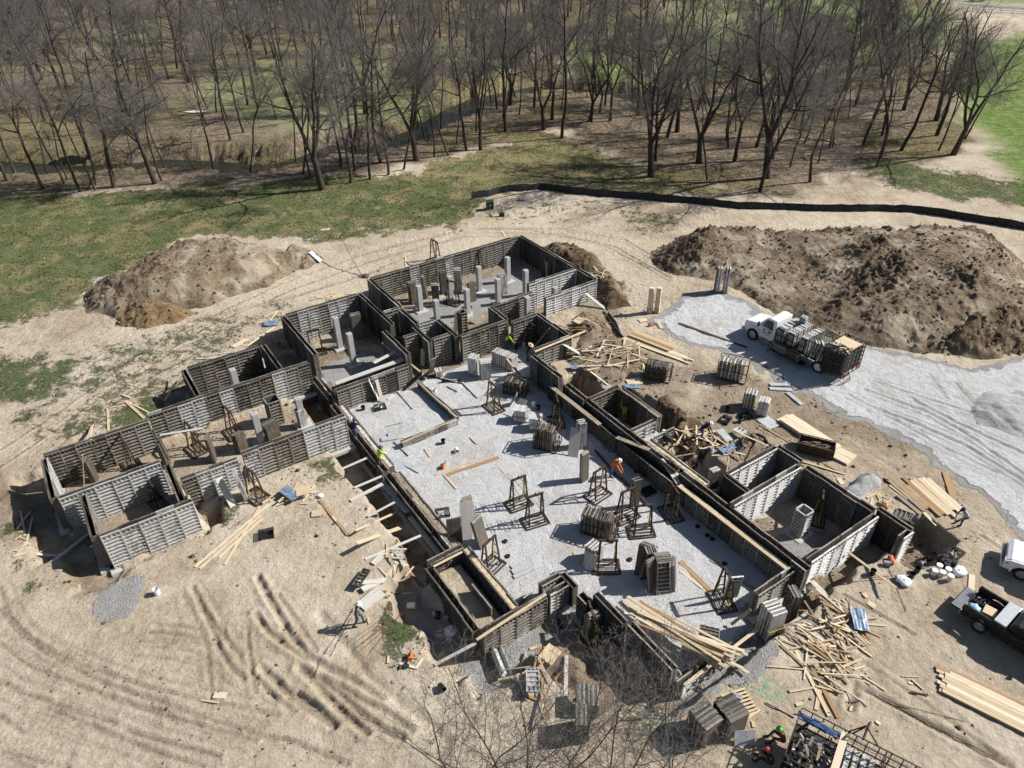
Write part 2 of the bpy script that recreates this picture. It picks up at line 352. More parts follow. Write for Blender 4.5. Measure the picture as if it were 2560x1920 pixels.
M['blue'] = plain('blue sheet', (.10, .17, .27), .35, .1, .4, 2.5, .5, True, (.30, .33, .36), .5); M['blue_steel'] = plain('blue painted brace', (.03, .075, .18), .45, 0, .3, 5)
M['sheet'] = plain('grey sheet', (.47, .49, .50), .5, .2, .2, 2, .4, True, (.30, .27, .22), .3); M['rubber'] = plain('tyre rubber', (.018, .017, .016), .9, 0, .4, 6, .2, True, (.16, .135, .10), .3)
M['silt'] = plain('silt fence fabric', (.016, .016, .018), .7, 0, .5, 2, .3, True, (.07, .065, .06), .35); M['red_pipe'] = plain('red pipe', (.45, .10, .05), .6, 0, .2, 5); M['green_box'] = plain('green cabinet', (.02, .055, .036), .5, 0, .15, 3, .4)
M['bark'] = mat_bark('bark', (.045, .039, .034), (.105, .092, .080)); M['twig'] = mat_bark('twigs', (.135, .122, .112), (.225, .205, .190)); M['bark_pale'] = mat_bark('pale bark', (.10, .085, .07), (.18, .16, .135))
_t = NT('creek water'); _t.color(_t.ramp(_t.noise(_t.pos(), .4, 4), [(.3, (.014, .016, .014)), (.7, (.035, .032, .022))])); _t.b.inputs['Roughness'].default_value = .22; _t.b.inputs['Specular IOR Level'].default_value = .2; _t.bump(_t.noise(_t.pos(), 4, 3), .4, .05); M['water'] = _t.m
# ------------------------------------------------------------------ terrain
def axis(lo, f0, f1, hi, st, g):
    mid = list(np.arange(f0, f1+1e-6, st)); up = []; s_ = st; v = mid[-1]
    while v < hi: s_ *= g; v += s_; up.append(v)
    dn = []; s_ = st; v = mid[0]
    while v > lo: s_ *= g; v -= s_; dn.append(v)
    return np.array(dn[::-1]+mid+up)
GX = axis(-520, -44, 44, 520, .10, 1.05); GY = axis(-12, 13, 66, 800, .10, 1.035)
FLOOR = -.8
# excavations on the building grid: a0, a1, b0, b1, level, edge softness, wobble
PITS = [(-5.1, 12.2, -45.1, -37.7, -.4, .25, 0), (-3.7, 1.1, -40.2, -35.3, -.4, .25, 0), (4.4, 10.4, -49.8, -45.3, -.4, .25, 0),
        (13.2, 20.2, -54, -42.3, -1.1, .25, 0), (21.9, 38.5, -56.1, -45.2, -.7, .25, 0), (28, 38.5, -46, -43.9, -.7, .25, 0), (21.0, 28.1, -49.8, -42.5, -.7, .25, 0),
        (18.9, 23.5, -46.2, -42, -.8, .3, 0), (12.6, 26.8, -42.6, -13.2, FLOOR, .25, 0), (22, 30.7, -42.6, -37.7, FLOOR, .25, 0), (15.2, 26, -14, -12.6, FLOOR, .3, 0),
        (-7.2, -4.8, -46.6, -37.5, -.64, .9, .5), (-5.4, -3.2, -39.5, -34.2, -.64, .9, .4), (-4, 1.6, -35.6, -34.7, -.35, .6, .4), (1.4, 2.9, -37.4, -35.3, -1.0, .5, .4), (2.5, 4.7, -50.5, -45.2, -.64, .8, .5),
        (10.2, 13.4, -54.5, -45.3, -.9, .8, .4), (19.9, 22.1, -56, -44.8, -.9, .5, 0), (10.4, 13, -46, -24.5, -1.5, .7, .35), (8.7, 10.9, -25.8, -18.2, -1.3, .8, .5), (9.4, 17.2, -19.6, -17.0, -1.3, .8, .5),
        (14.4, 17.3, -19, -12.2, -1.5, 1.0, .5), (15.5, 23.6, -12.9, -11.2, -1.2, .8, .3), (22.6, 27.4, -13.5, -11.5, -1.2, .7, .3), (26.7, 29.9, -35.4, -31.0, -1.9, .6, .4), (26.7, 28.3, -38, -34.5, -1.6, .6, .3),
        (29.4, 31.9, -31.4, -26.2, -1.9, .7, .5), (26.9, 30.2, -31.4, -26.6, -1.5, .3, 0), (27.2, 30.4, -27.0, -25.5, -1.5, .7, .3), (27.4, 30.4, -24.1, -20.3, -1.4, .9, .5), (26.9, 33.7, -20.4, -13.0, -1.3, .3, 0), (27.2, 34.4, -13.3, -11.6, -1.3, .7, .4),
        (33, 36.4, -12.2, -9.7, -1.3, .8, .5), (38.2, 39.8, -51, -42.9, -1.0, .7, .4), (26.6, 31.0, -42.4, -41.9, -.8, .3, 0), (32.2, 34.5, -21.5, -18, -.9, .7, .3)]
def P0(pts): return wp(0, pts)
RUTS = [(21, [(0,100),(30,230),(110,380),(250,530),(450,650),(700,760),(1000,870),(1300,960),(1600,1040),(1800,1090),(2100,1140),(2400,1200)], .07, .13),
        (21, [(0,280),(60,380),(200,530),(420,680),(650,800),(900,920),(1150,1010),(1350,1070),(1550,1150),(1800,1240),(2000,1300),(2212,1360)], .08, .14),
        (21, [(0,570),(200,750),(450,850),(650,930),(900,1020),(1200,1110),(1500,1180)], .05, .12), (21, [(300,1150),(600,1270),(850,1360)], .04, .1), (21, [(0, 780), (100, 820), (220, 920)], .05, .1),
        (21, [(400,1130),(700,1250),(1000,1380),(1250,1480),(1500,1570),(1750,1640)], .06, .12), (21, [(0,1500),(150,1540),(350,1600),(600,1650)], .06, .12), (21, [(0,1530),(120,1590),(280,1660)], .06, .12),
        (21, [(1660,100),(1750,280),(1830,450),(1900,650),(2000,800),(2100,890)], .12, .16), (21, [(1790,330),(1900,480),(2000,600),(2080,700)], .09, .13), (21, [(1300,490),(1500,500),(1700,540)], .05, .12),
        (21, [(1790,690),(1810,850),(1830,1050)], .08, .13), (21, [(2135,450),(2160,700),(2200,1000)], .08, .13), (21, [(1250,610),(1500,630),(1780,680)], .04, .1),
        (22, [(20,20),(100,180),(200,350),(300,530),(450,690),(600,790),(800,880),(1000,1000),(1080,1050)], .15, .2), (22, [(0,340),(100,490),(250,600),(430,710)], .16, .2),
        (22, [(380,800),(500,900),(600,1020),(750,1170),(950,1350)], .22, .24), (22, [(540,880),(700,1000),(900,1180),(1050,1300),(1250,1400)], .16, .2), (22, [(700,940),(900,1060),(1150,1180),(1350,1330)], .10, .16),
        (22, [(50,800),(250,1000),(450,1150),(680,1300)], .16, .2), (22, [(350,1030),(500,1130),(680,1290)], .2, .2), (22, [(200,180),(380,430),(520,650)], .07, .12), (22, [(0,880),(150,1050),(330,1160)], .1, .14),
        (0, [(0,1010),(150,905),(330,775),(450,705),(640,622),(800,565),(1000,512),(1200,507),(1330,533),(1450,603)], .07, .16), (0, [(0,970),(140,880),(320,750),(440,690),(640,600),(800,545),(1000,497),(1200,492),(1350,518),(1470,590)], .07, .16),
        (0, [(0,1080),(130,960),(300,830),(480,730)], .05, .14), (0, [(420,690),(640,640),(800,590),(900,545)], .05, .15), (0, [(1010,500),(1150,498),(1290,523),(1400,580)], .06, .15),
        (28, [(300,30),(700,180),(950,330),(1269,560)], .08, .17), (28, [(380,150),(650,260),(900,370),(1269,600)], .09, .17), (28, [(600,100),(900,260),(1269,430)], .08, .17), (28, [(200,60),(500,230),(800,400),(1100,540)], .05, .15), (28, [(850,0),(930,90),(1010,180),(1269,330)], .06, .16),
        (28, [(350,-20),(800,130),(1269,300)], .05, .15), (28, [(690,-60),(800,90)], .05, .15),
        (25, [(920,60),(1080,160),(1269,300)], .07, .16), (0, [(1850,1420),(2000,1520),(2150,1630)], .05, .12), (6, [(1085,1060),(1130,920),(1200,945),(1500,1110),(1800,1265),(2110,1425)], .14, .22), (21, [(0,1200),(100,1280),(200,1350)], .06, .12), (21, [(0,900),(200,1010),(420,1080),(700,1180),(1000,1270)], .05, .11), (21, [(900,1040),(1200,1130),(1700,1280),(2212,1420)], .06, .12), (21, [(1100,1330),(1500,1450),(1900,1560)], .05, .11), (22, [(-200,1330),(300,1420),(800,1620)], .05, .12)]
RUTW = []
for i_, (k, pts, d, w) in enumerate(RUTS):
    q_ = wp(k, pts); RUTW.append((q_, d, w*.72))
    if k in (0, 21, 28):
        for o_ in (-.62, .58): RUTW.append(([(x_+o_*.5+.05*math.sin(i_*3+j_*1.7), y_+o_*.8) for j_, (x_, y_) in enumerate(q_)], d*.35*(.4+abs(math.sin(i_*5.1+o_*9))), .07))
EDGE = wp(22, [(550,330),(680,490),(850,690),(1000,900),(1150,1030),(1300,1120),(1500,1270),(1640,1420)])   # the deep wheel edge by the foreground trees
CREEK = P0([(-160,330),(120,350),(235,345),(330,335),(420,338),(560,348),(650,332),(720,302),(800,312),(860,288),(930,258),(990,222),(1040,200),(1160,176),(1300,182),(1400,208),(1500,208),(1600,192),(1700,165),(1900,120)])
Z_GRASS = [(P0([(-300,430),(0,425),(500,398),(900,372),(1060,425),(1010,470),(880,500),(700,515),(430,500),(330,545),(230,620),(150,660),(-300,780)]), .74, .62), (P0([(-100,740),(120,760),(160,860),(60,900),(-100,900)]), .6, .9),
           (P0([(860,378),(1000,335),(1200,285),(1330,340),(1480,385),(1620,420),(1400,420),(1150,410),(1040,425)]), .8, .4), (P0([(1880,350),(2212,390),(2400,440),(2300,470),(2080,430),(1900,395)]), .66, .75),
           (P0([(1020,430),(1300,420),(1400,450),(1200,480),(1000,500)]), .32, .85), (P0([(180,780),(420,690),(620,640),(640,690),(400,800),(320,920),(180,960),(60,960)]), .40, .85), (P0([(300,880),(400,820),(400,860),(330,900),(180,960),(180,930)]), .80, .85), (P0([(1310,450),(1480,460),(1430,510),(1330,500)]), .4, .85),
           (P0([(540,1080),(740,985),(800,1000),(660,1040),(545,1110)]), .72, .85), (P0([(850,1140),(900,1170),(900,1230),(840,1220)]), .70, .85), (P0([(840,1270),(900,1280),(900,1340),(860,1330)]), .78, .85), (P0([(470,1090),(520,1075),(540,1110),(480,1140)]), .7, .85),
           (P0([(1300,600),(1350,610),(1340,640),(1300,630)]), .8, .85), (P0([(1380,1480),(1470,1510),(1440,1560),(1330,1540)]), .5, .85), (P0([(1290,1540),(1460,1500),(1480,1640),(1300,1640)]), .36, .85), (P0([(910,1370),(990,1400),(960,1440),(900,1420)]), .5, .85),
           (P0([(150,950),(330,890),(250,900),(160,970)]), .75, .85), (P0([(20,1150),(110,1180),(100,1210),(30,1210)]), .5, .85), (P0([(770,680),(840,650),(700,700),(640,720)]), .5, .85)]
Z_LAWN = [(P0([(2040,110),(2290,60),(2500,100),(2400,470),(2212,440),(2120,300),(2080,250)]), 1.), (P0([(1200,80),(1400,70),(1600,60),(1620,160),(1420,190),(1230,160)]), .75), (P0([(560,130),(800,120),(880,170),(620,250),(420,230),(430,160)]), .62), (P0([(940,90),(1080,90),(1090,150),(960,150)]), .7),
          (P0([(210,60),(330,40),(330,110),(200,110)]), .5), (P0([(1620,-20),(2040,20),(2100,100),(1900,130),(1640,60)]), .8), (P0([(1800,-60),(2400,0),(2400,24),(2000,6)]), .7), (P0([(560,190),(880,190),(960,250),(600,290),(520,250)]), .5), (P0([(1450,-10),(1620,-10),(1620,60),(1430,60)]), .6)]
Z_GRAVEL = [P0([(1445,665),(1470,640),(1540,630),(1620,655),(1700,720),(1860,745),(1960,770),(2080,790),(2212,770),(2700,800),(2700,1330),(2212,1165),(2130,1080),(2020,1000),(1960,955),(1850,905),(1730,850),(1600,775),(1480,735),(1410,700),(1380,690)]),
            [tuple(ab(a, b)[:2]) for a, b in ((12.6,-42.4),(26.7,-42.4),(30.6,-42),(30.6,-37.9),(26.8,-37.7),(26.8,-13),(23.6,-13.4),(23.4,-12.4),(16.8,-12.4),(16.6,-19),(12.6,-19.5))],
            [tuple(ab(a, b)[:2]) for a, b in ((8.8,-25),(11,-25),(11,-19.2),(16.9,-19),(16.9,-16.8),(13,-17.2),(9.3,-17.4))], wp(23, [(720,230),(830,170),(1230,560),(1080,600),(940,560),(820,400)]),
            wp(23, [(1330,660),(2060,120),(2212,60),(2212,330),(1500,830)]), wp(21, [(1000,60),(1130,50),(1140,400),(840,400),(880,160)]), [tuple(ab(a, b)[:2]) for a, b in ((24,-53),(37,-54),(37,-50),(30,-48.5),(24,-48))], [tuple(ab(a, b)[:2]) for a, b in ((14.2,-49),(18.8,-49.5),(18.5,-46),(14.2,-45.6))],
            [tuple(ab(a, b)[:2]) for a, b in ((27.6,-17),(30.5,-16.4),(32,-14.6),(28.6,-14))]]
Z_DAMP = [P0([(1180,520),(1300,560),(1330,680),(1250,690),(1200,560)]), P0([(1480,880),(1560,800),(1760,850),(1900,920),(2000,980),(1960,990),(1800,940),(1650,960),(1480,980)]), P0([(1350,740),(1500,800),(1480,930),(1330,850)]), wp(23, [(430,130),(560,150),(960,560),(860,600),(700,480)]),
          P0([(1500,980),(1660,960),(1680,1010),(1560,1040)]), P0([(-100,1000),(90,1040),(130,1170),(240,1240),(200,1260),(0,1150)])]
Z_PALE = [P0([(-100,900),(200,700),(420,660),(640,590),(900,500),(1200,480),(1400,540),(1480,620),(1380,640),(1250,540),(900,560),(640,660),(300,840),(-100,1050)]), P0([(1300,395),(1700,420),(2212,470),(2300,520),(2000,470),(1400,440)]), P0([(-100,1300),(300,1450),(800,1600),(800,1800),(-100,1800)]),
          P0([(800,1480),(1100,1440),(1250,1560),(1050,1700),(860,1650)]), P0([(1830,350),(2080,250),(2130,360),(1950,380)])]
LITTER_EDGE = P0([(-900,432),(0,428),(300,410),(600,405),(800,385),(920,350),(1000,330),(1150,300),(1200,270),(1300,330),(1400,385),(1500,400),(1600,425),(1750,425),(1830,370),(1900,385),(2080,330),(2130,300),(2090,230),(2060,150),(2040,60),(2040,-40),(1000,-120),(0,-120),(-900,-120)])
def grid_eval(X, Y):
    A = X*AV[0]+Y*AV[1]; B = X*BV[0]+Y*BV[1]
    z = .10*fbm(X*.12, Y*.12, 3, 3) + .05*fbm(X*.6, Y*.6, 11, 4)
    fine = fbm(X*2.2, Y*2.2, 21, 3); z = z + .05*fine + .03*np.maximum(0, fbm(X*1.3, Y*1.3, 25, 3))*4*np.maximum(0, vnoise(X*.15, Y*.15, 27))
    w1 = fbm(X*.55, Y*.55, 31, 4); w2 = fbm(X*.55+40, Y*.55, 37, 4)
    pit = np.zeros_like(X)
    for a0, a1, b0, b1, lv, sf, wob in PITS:
        A2, B2 = A+w1*wob*2.2, B+w2*wob*2.2
        sd = np.minimum(np.minimum(A2-a0, a1-A2), np.minimum(B2-b0, b1-B2))
        pit = np.minimum(pit, lv*sstep(-sf*.35, sf*.65, sd))
    inpit = np.clip(-pit/.5, 0, 1)
    z = z*(1-.7*inpit) + pit
    rim = np.clip(1-np.abs(pit+.12)/.12, 0, 1)          # crumbly lip round the cuts
    z += .10*rim*(w1+.3)*(pit > -.3)*(pit < -.01)
    DP, SH, TRK_SHADE = np.zeros_like(X), np.zeros_like(X), np.zeros_like(X)
    for pts, d, w in RUTW:
        ld = np.abs(linedist(X, Y, pts)+.05*w1); near = ld < .9
        l_ = ld[near]; k = np.exp(-(l_/w)**2); DP[near] = np.maximum(DP[near], d*k); SH[near] = np.maximum(SH[near], d*.5*np.exp(-((l_-w*2.0)/(w*.8))**2))
        TRK_SHADE[near] = np.maximum(TRK_SHADE[near], np.exp(-(l_/(.09 if w < .075 else .13 if d < .105 else w*.9))**2)*(.42 if w < .075 else .85 if d < .105 else .75))
    TRK_SHADE *= np.clip(.9+.9*fbm(X*.35, Y*.35, 43, 2)+.3*fine, .2, 1)
    # raised shoulders beside the ruts; the rut mask only carries painted shade and tone
    z += (SH*(1-np.clip(DP/.05, 0, 1))*(1+1.2*fine)-DP)*(pit > -.25)
    ld = linedist(X, Y, EDGE)+.15*w1; z += -.16*np.exp(-(ld/.25)**2) + .30*np.exp(-((ld-.55)/.38)**2)*(1+1.5*fine)*(X > np.interp(Y, [13, 30], [0, -8]))
    cd = linedist(X, Y, CREEK)+1.6*w1; z += -2.3*(1-sstep(2.2, 5.2, cd)) + .25*np.exp(-((cd-5.5)/1.5)**2)
    z += .5*fbm(X*.035, Y*.035, 51, 2)*sstep(75, 110, Y)
    return z, pit, cd, w1, fine, TRK_SHADE
Xg, Yg = np.meshgrid(GX, GY)
Zg, PIT, CD, W1, FN, TRK_SHADE = grid_eval(Xg, Yg)
zone = np.zeros(Xg.shape+(4,)); zone2 = np.zeros(Xg.shape+(4,)); zone[..., 3] = 1
zone[..., 3] = TRK_SHADE
_n1 = fbm(Xg*.35, Yg*.35, 61, 4)
zone2[..., 3] = .15
for poly, v, gn in Z_GRASS:
    k_ = v*sstep(-2.2, 2.0, polysd(Xg, Yg, poly)+3.6*_n1); zone2[..., 3] = np.where(k_ > zone[..., 0], gn, zone2[..., 3]); zone[..., 0] = np.maximum(zone[..., 0], k_)
_gn = .9*_n1 + .55*fbm(Xg*1.7, Yg*1.7, 63, 4)
for poly in Z_GRAVEL:
    zone[..., 1] = np.maximum(zone[..., 1], sstep(-.40, .40, polysd(Xg, Yg, poly)+_gn))
for poly in Z_DAMP: zone2[..., 0] = np.maximum(zone2[..., 0], .55*sstep(-.8, .8, polysd(Xg, Yg, poly)+1.8*_n1))
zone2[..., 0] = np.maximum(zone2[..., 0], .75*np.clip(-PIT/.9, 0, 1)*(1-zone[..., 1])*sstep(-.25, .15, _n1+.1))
for poly, v in Z_LAWN: zone2[..., 1] = np.maximum(zone2[..., 1], v*sstep(-2.5, 2.5, polysd(Xg, Yg, poly)+5*_n1))
for poly in Z_PALE: zone2[..., 2] = np.maximum(zone2[..., 2], .8*sstep(-1.2, 1.2, polysd(Xg, Yg, poly)+2*_n1))
zone[..., 2] = sstep(-1.5, 2.5, polysd(Xg, Yg, LITTER_EDGE)+4*_n1)*(1-zone2[..., 1])
zone[..., 2] = np.maximum(zone[..., 2], sstep(250, 330, Yg))
zone[..., 0] = np.maximum(zone[..., 0], zone[..., 2]*np.clip(.42+.8*fbm(Xg*.05, Yg*.05, 71, 3), 0, .6))   # thin grass among the trees
zone[..., 0] *= (1-zone[..., 1]); zone[..., 0] *= np.clip(1+PIT/.35, 0, 1)
zone2[..., 0] = np.maximum(zone2[..., 0], .9*(1-sstep(3.0, 5.0, CD)))
nx, ny = len(GX), len(GY)
idx = np.arange(nx*ny).reshape(ny, nx)
F = np.stack([idx[:-1, :-1], idx[:-1, 1:], idx[1:, 1:], idx[1:, :-1]], -1).reshape(-1, 4)
me = np_mesh('ground', np.stack([Xg, Yg, Zg], -1).reshape(-1, 3), F, M['ground'], True)
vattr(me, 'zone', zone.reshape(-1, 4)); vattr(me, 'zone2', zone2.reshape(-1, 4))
prop(link('ground', me), 'dry tan building-site dirt, thin grass and leaf-littered woodland ground', None, None, 'structure')
def surf(x, y):
    i = int(np.clip(np.searchsorted(GX, x)-1, 0, nx-2)); j = int(np.clip(np.searchsorted(GY, y)-1, 0, ny-2))
    fx = (x-GX[i])/(GX[i+1]-GX[i]); fy = (y-GY[j])/(GY[j+1]-GY[j])
    z = (Zg[j, i]*(1-fx)+Zg[j, i+1]*fx)*(1-fy) + (Zg[j+1, i]*(1-fx)+Zg[j+1, i+1]*fx)*fy
    for f in MOUNDS:
        m_ = f(x, y)
        if m_ is not None: z = max(z, m_)
    return z
MOUNDS = []
def gp(k, x, y, dz=0.0):
    """the ground point seen at a photo pixel"""
    X_, Y_ = px(k, x, y); z = 0.0
    for _ in range(14):
        p = un(X_, Y_, z); z = .5*z + .5*surf(p[0], p[1])
    p = un(X_, Y_, z); return np.array([p[0], p[1], surf(p[0], p[1])+dz])
# crushed-stone sheets lying on the dirt
def stone_sheet(name, label, poly, trim=.25, mat='gravel'):
    sd = np.full(Xg.shape, -9.)
    for p in poly: sd = np.maximum(sd, polysd(Xg, Yg, p)+_gn)
    k = (sd > trim); fm = (k[:-1, :-1] & k[:-1, 1:] & k[1:, 1:] & k[1:, :-1]); ff = F.reshape(ny-1, nx-1, 4)[fm]
    u, inv = np.unique(ff, return_inverse=True)
    Zs = Zg + .02 + .012*fbm(Xg*4, Yg*4, 81, 2)*1.0 + .05*fbm(Xg*1.1, Yg*1.1, 85, 3)*sstep(.25, 1.0, sd)
    V = np.stack([Xg, Yg, np.maximum(Zs, Zg+.006)], -1).reshape(-1, 3)[u]
    ms_ = np_mesh(name, V, inv.reshape(-1, 4), M[mat], True); vattr(ms_, 'track', np.repeat(TRK_SHADE.reshape(-1)[u][:, None], 4, 1)); prop(link(name, ms_), label, None, None, 'structure')
stone_sheet('gravel_floor', 'pale crushed stone floor inside the formwork', [Z_GRAVEL[1]])
stone_sheet('gravel_drive', 'wide pale crushed stone drive with wheel tracks', [Z_GRAVEL[0]], .5)
# creek
c3 = MB(); n_ = len(CREEK)
L_, R_ = [], []
for i, (x, y) in enumerate(CREEK):
    a_ = np.array(CREEK[max(i-1, 0)]); b_ = np.array(CREEK[min(i+1, n_-1)]); d_ = (b_-a_)/np.linalg.norm(b_-a_); nr = np.array([-d_[1], d_[0]])
    L_.append((x+nr[0]*3.0, y+nr[1]*3.0, -1.55)); R_.append((x-nr[0]*3.0, y-nr[1]*3.0, -1.55))
c3.add(L_+R_, [(i, i+n_, i+n_+1, i+1) for i in range(n_-1)]); prop(c3.obj('creek_water', M['water']), 'dark narrow creek winding through the wood', None, None, 'structure')

# spoil heaps: polygon footprint, height, slope width
def mound(k, poly, h, slope, mat, label, rough=.35, top=None, seed=1, name='dirt_mound', cat='dirt mound', cell=.13, bowl=None, flat=1.0, dark=None):
    pw = wp(k, poly); xs = [p[0] for p in pw]; ys = [p[1] for p in pw]
    gx = np.arange(min(xs)-1.2, max(xs)+1.2, cell); gy = np.arange(min(ys)-1.2, max(ys)+1.2, cell); X, Y = np.meshgrid(gx, gy)
    sd = polysd(X, Y, pw) + .9*fbm(X*.5, Y*.5, seed, 4)*min(1, slope/1.5)
    t = np.clip(sd/slope, -1, 1); H = h*np.where(t > 0, 1-(1-np.clip(t, 0, 1))**1.6, t*.8)*flat
    H = H*(1+.20*fbm(X*.25, Y*.25, seed+5, 3)) + .10*fbm(X*1.9+Y*.3, Y*.35, seed+21, 3)*np.clip(t*3, 0, 1)
    if bowl:
        for bx, by, br, bd in bowl:
            c_ = un(*px(k, bx, by), 1.0); d_ = np.hypot(X-c_[0], (Y-c_[1])); H = H - bd*np.exp(-(d_/br)**2)*np.clip(t, 0, 1)
    if top:
        for bx, by, br, bd in top:
            c_ = un(*px(k, bx, by), .5); d_ = np.hypot(X-c_[0], Y-c_[1]); H = H + bd*np.exp(-(d_/br)**2)*np.clip(t*2, 0, 1)
    cl = fbm(X*1.6, Y*1.6, seed+9, 5); lump = np.maximum(0, fbm(X*3.0, Y*3.0, seed+13, 3)-.05)
    patchy = np.clip(.5+2.2*fbm(X*.3, Y*.3, seed+17, 3), .12, 1.3); H = H + rough*(cl*.5 + lump*.8 + .5*fbm(X*4.3, Y*4.3, seed+31, 3))*np.clip(t*4, 0, 1)*patchy
    DK = np.zeros_like(X)
    if dark:
        dd = np.minimum.reduce([_linedist(X, Y, wp(k, l_, 1.3)) for l_ in dark])+2.2*fbm(X*.6, Y*.6, seed+41, 4); DK = 1-sstep(.5, 2.4, dd); H = H + DK*(.20+.55*lump+.25*cl)*np.clip(t*4, 0, 1)
    base = np.zeros_like(X)
    for j in range(0, X.shape[0]):
        jj = np.clip(np.searchsorted(GY, gy[j])-1, 0, ny-2); base[j] = np.interp(gx, GX, Zg[jj])
    Zm = base + H - .02
    keep = sd > -.28; fm = keep[:-1, :-1] & keep[:-1, 1:] & keep[1:, 1:] & keep[1:, :-1]
    I = np.arange(X.size).reshape(X.shape); FF = np.stack([I[:-1, :-1], I[:-1, 1:], I[1:, 1:], I[1:, :-1]], -1)[fm]
    u, inv = np.unique(FF, return_inverse=True)
    me_ = np_mesh(name, np.stack([X, Y, Zm], -1).reshape(-1, 3)[u], inv.reshape(-1, 4), M[mat], True); vattr(me_, 'dark', np.repeat(DK.reshape(-1)[u][:, None], 4, 1)); o = link(name, me_); prop(o, label, cat)
    def f(x, y):
        i = int((x-gx[0])/cell); j = int((y-gy[0])/cell)
        return Zm[j, i] if 0 <= i < len(gx) and 0 <= j < len(gy) and keep[j, i] else None
    MOUNDS.append(f); return o
mound(0, [(182,640),(215,615),(300,598),(335,572),(420,536),(520,530),(640,552),(690,566),(640,590),(560,625),(480,650),(400,675),(300,690),(220,680)], 2.3, 3.6, 'mound_tan', 'long tan spoil heap with a flattened top beside the dirt track', .22, seed=101, flat=.95, dark=[[(330,600),(350,570),(380,550)], [(560,610),(480,640),(400,660)]])
mound(0, [(180,660),(215,625),(270,612),(330,640),(330,672),(260,685),(200,682)], 1.3, 2.0, 'mound_tan', 'low grey-tan spoil heap at the foot of the long tan heap', .22, seed=111)
mound(0, [(255,700),(290,665),(350,655),(410,668),(418,680),(380,700),(310,715)], 1.15, 1.7, 'mound_orange', 'small fresh orange-brown spoil heap nearest the dirt track', .25, seed=121)
mound(0, [(600,560),(630,535),(680,545),(700,560),(660,580),(620,578)], .8, 1.0, 'mound_tan', 'small tan clod heap beside a dropped grey form', .2, seed=131)
mound(0, [(1400,560),(1425,535),(1480,512),(1570,503),(1700,512),(1900,512),(2050,506),(2130,508),(2215,575),(2260,680),(2190,750),(2060,765),(1900,748),(1780,720),(1700,690),(1640,655),(1540,610),(1440,590)], 2.5, 6.2, 'mound_mix',
      'huge brown clay spoil heap with track marks behind the white truck', .26, seed=141, bowl=[(1690,600,6.0,1.8), (1800,640,4, .9)], top=[(2060,600,6,.8), (1540,550,4,.5), (1860,550,5,.4)], cell=.11, dark=[[(1450,545),(1560,508),(1700,516),(1850,508),(2000,506),(2140,520)], [(1425,565),(1500,605),(1560,630)], [(1640,645),(1720,685),(1850,735),(2020,752)], [(1870,545),(1905,600),(1840,645),(1760,655)], [(2080,640),(2200,700)]])
mound(0, [(2010,670),(2100,620),(2240,640),(2240,750),(2100,775),(2020,760)], 1.6, 2.4, 'mound_dark', 'dark crumbly clay heap at the end of the huge heap by the drive', .5, seed=151)
mound(0, [(1175,535),(1230,525),(1290,560),(1330,610),(1360,660),(1310,670),(1255,600),(1215,570)], .8, 1.2, 'mound_dark', 'low dark clay bank along the far corner of the formwork', .4, seed=161)
mound(0, [(1230,770),(1255,735),(1330,725),(1390,760),(1400,790),(1330,830),(1250,820)], .55, 1.6, 'mound_tan', 'tan dirt heap under jumbled offcuts beside the long wall', .2, seed=171)
mound(0, [(1230,700),(1260,675),(1320,680),(1330,725),(1280,735),(1240,730)], .7, 1.1, 'mound_tan', 'small dirt heap with boards and black hose beside the bright forms', .25, seed=173)
mound(0, [(1590,960),(1620,945),(1665,955),(1668,990),(1620,1000)], .6, .9, 'mound_tan', 'small dirt heap inside the black hose coil', .25, seed=181)
mound(0, [(1390,905),(1440,850),(1500,900),(1560,960),(1480,1010),(1450,960)], .35, 1.2, 'mound_dark', 'rough dark dirt bank along the pit edge', .3, seed=185)
mound(0, [(1820,1040),(1860,1012),(1915,1030),(1912,1058),(1870,1072),(1830,1062)], 1.0, 1.5, 'gravel_grey', 'small round pile of pale grey crushed stone by the formwork', .10, seed=191, name='gravel_pile', cat='gravel pile')
mound(0, [(2090,880),(2140,845),(2230,835),(2330,880),(2330,960),(2212,945),(2110,920)], 1.2, 4.0, 'gravel_light', 'broad heap of grey crushed stone on the drive at the picture edge', .12, seed=195, name='gravel_pile', cat='gravel pile')
mound(23, [(270,160),(380,120),(560,290),(680,480),(820,520),(760,640),(560,600),(300,420),(60,380),(100,290)], .35, .9, 'mound_tan', 'ledge of tan dirt with boards left between two trenches', .22, seed=199)
# ------------------------------------------------------------------ formwork walls
PANEL_CACHE = {}
def panel_mesh(w, h, mat='form_b', bright_top=True):
    """one concrete form panel, lying in x (width) and z (height); smooth face at y=0, ribs towards +y"""
    key = (round(w, 2), round(h, 2), mat)
    if key in PANEL_CACHE: return PANEL_CACHE[key]
    b = MB(); D = .095
    b.cur = 1; b.bb(.0, w, 0, .012, 0, h); b.cur = 0
    for x0 in (.0, w-.04): b.bb(x0, x0+.04, .012, D, 0, h)
    b.bb(.04, w-.04, .012, D, 0, .035); b.bb(.04, w-.04, .012, D, h-.04, h)
    top = .31 if h > 1.0 else .12; bot = .19 if h > 1.0 else .05
    n = max(1, int(round((h-top-bot)/.25))); zs = [bot+(h-top-bot)*i/n for i in range(n+1)]
    for z in zs: b.bb(.04, w-.04, .012, D-.012, z-.024, z+.024); b.bb(.04, w-.04, D-.030, D-.002, z-.046, z-.024)
    k = max(1, int(round(w/.23)))
    for i in range(1, k):
        x = w*i/k
        b.bb(x-.014, x+.014, .012, D-.01, h-top+.02, h-.04)
        if h > 1.0: b.bb(x-.014, x+.014, .012, D-.01, .035, bot-.02)
    me = b.mesh('form_panel', [M[mat], M['face_pale' if mat in ('form_a', 'form_w') else 'form_face']]); PANEL_CACHE[key] = me; return me
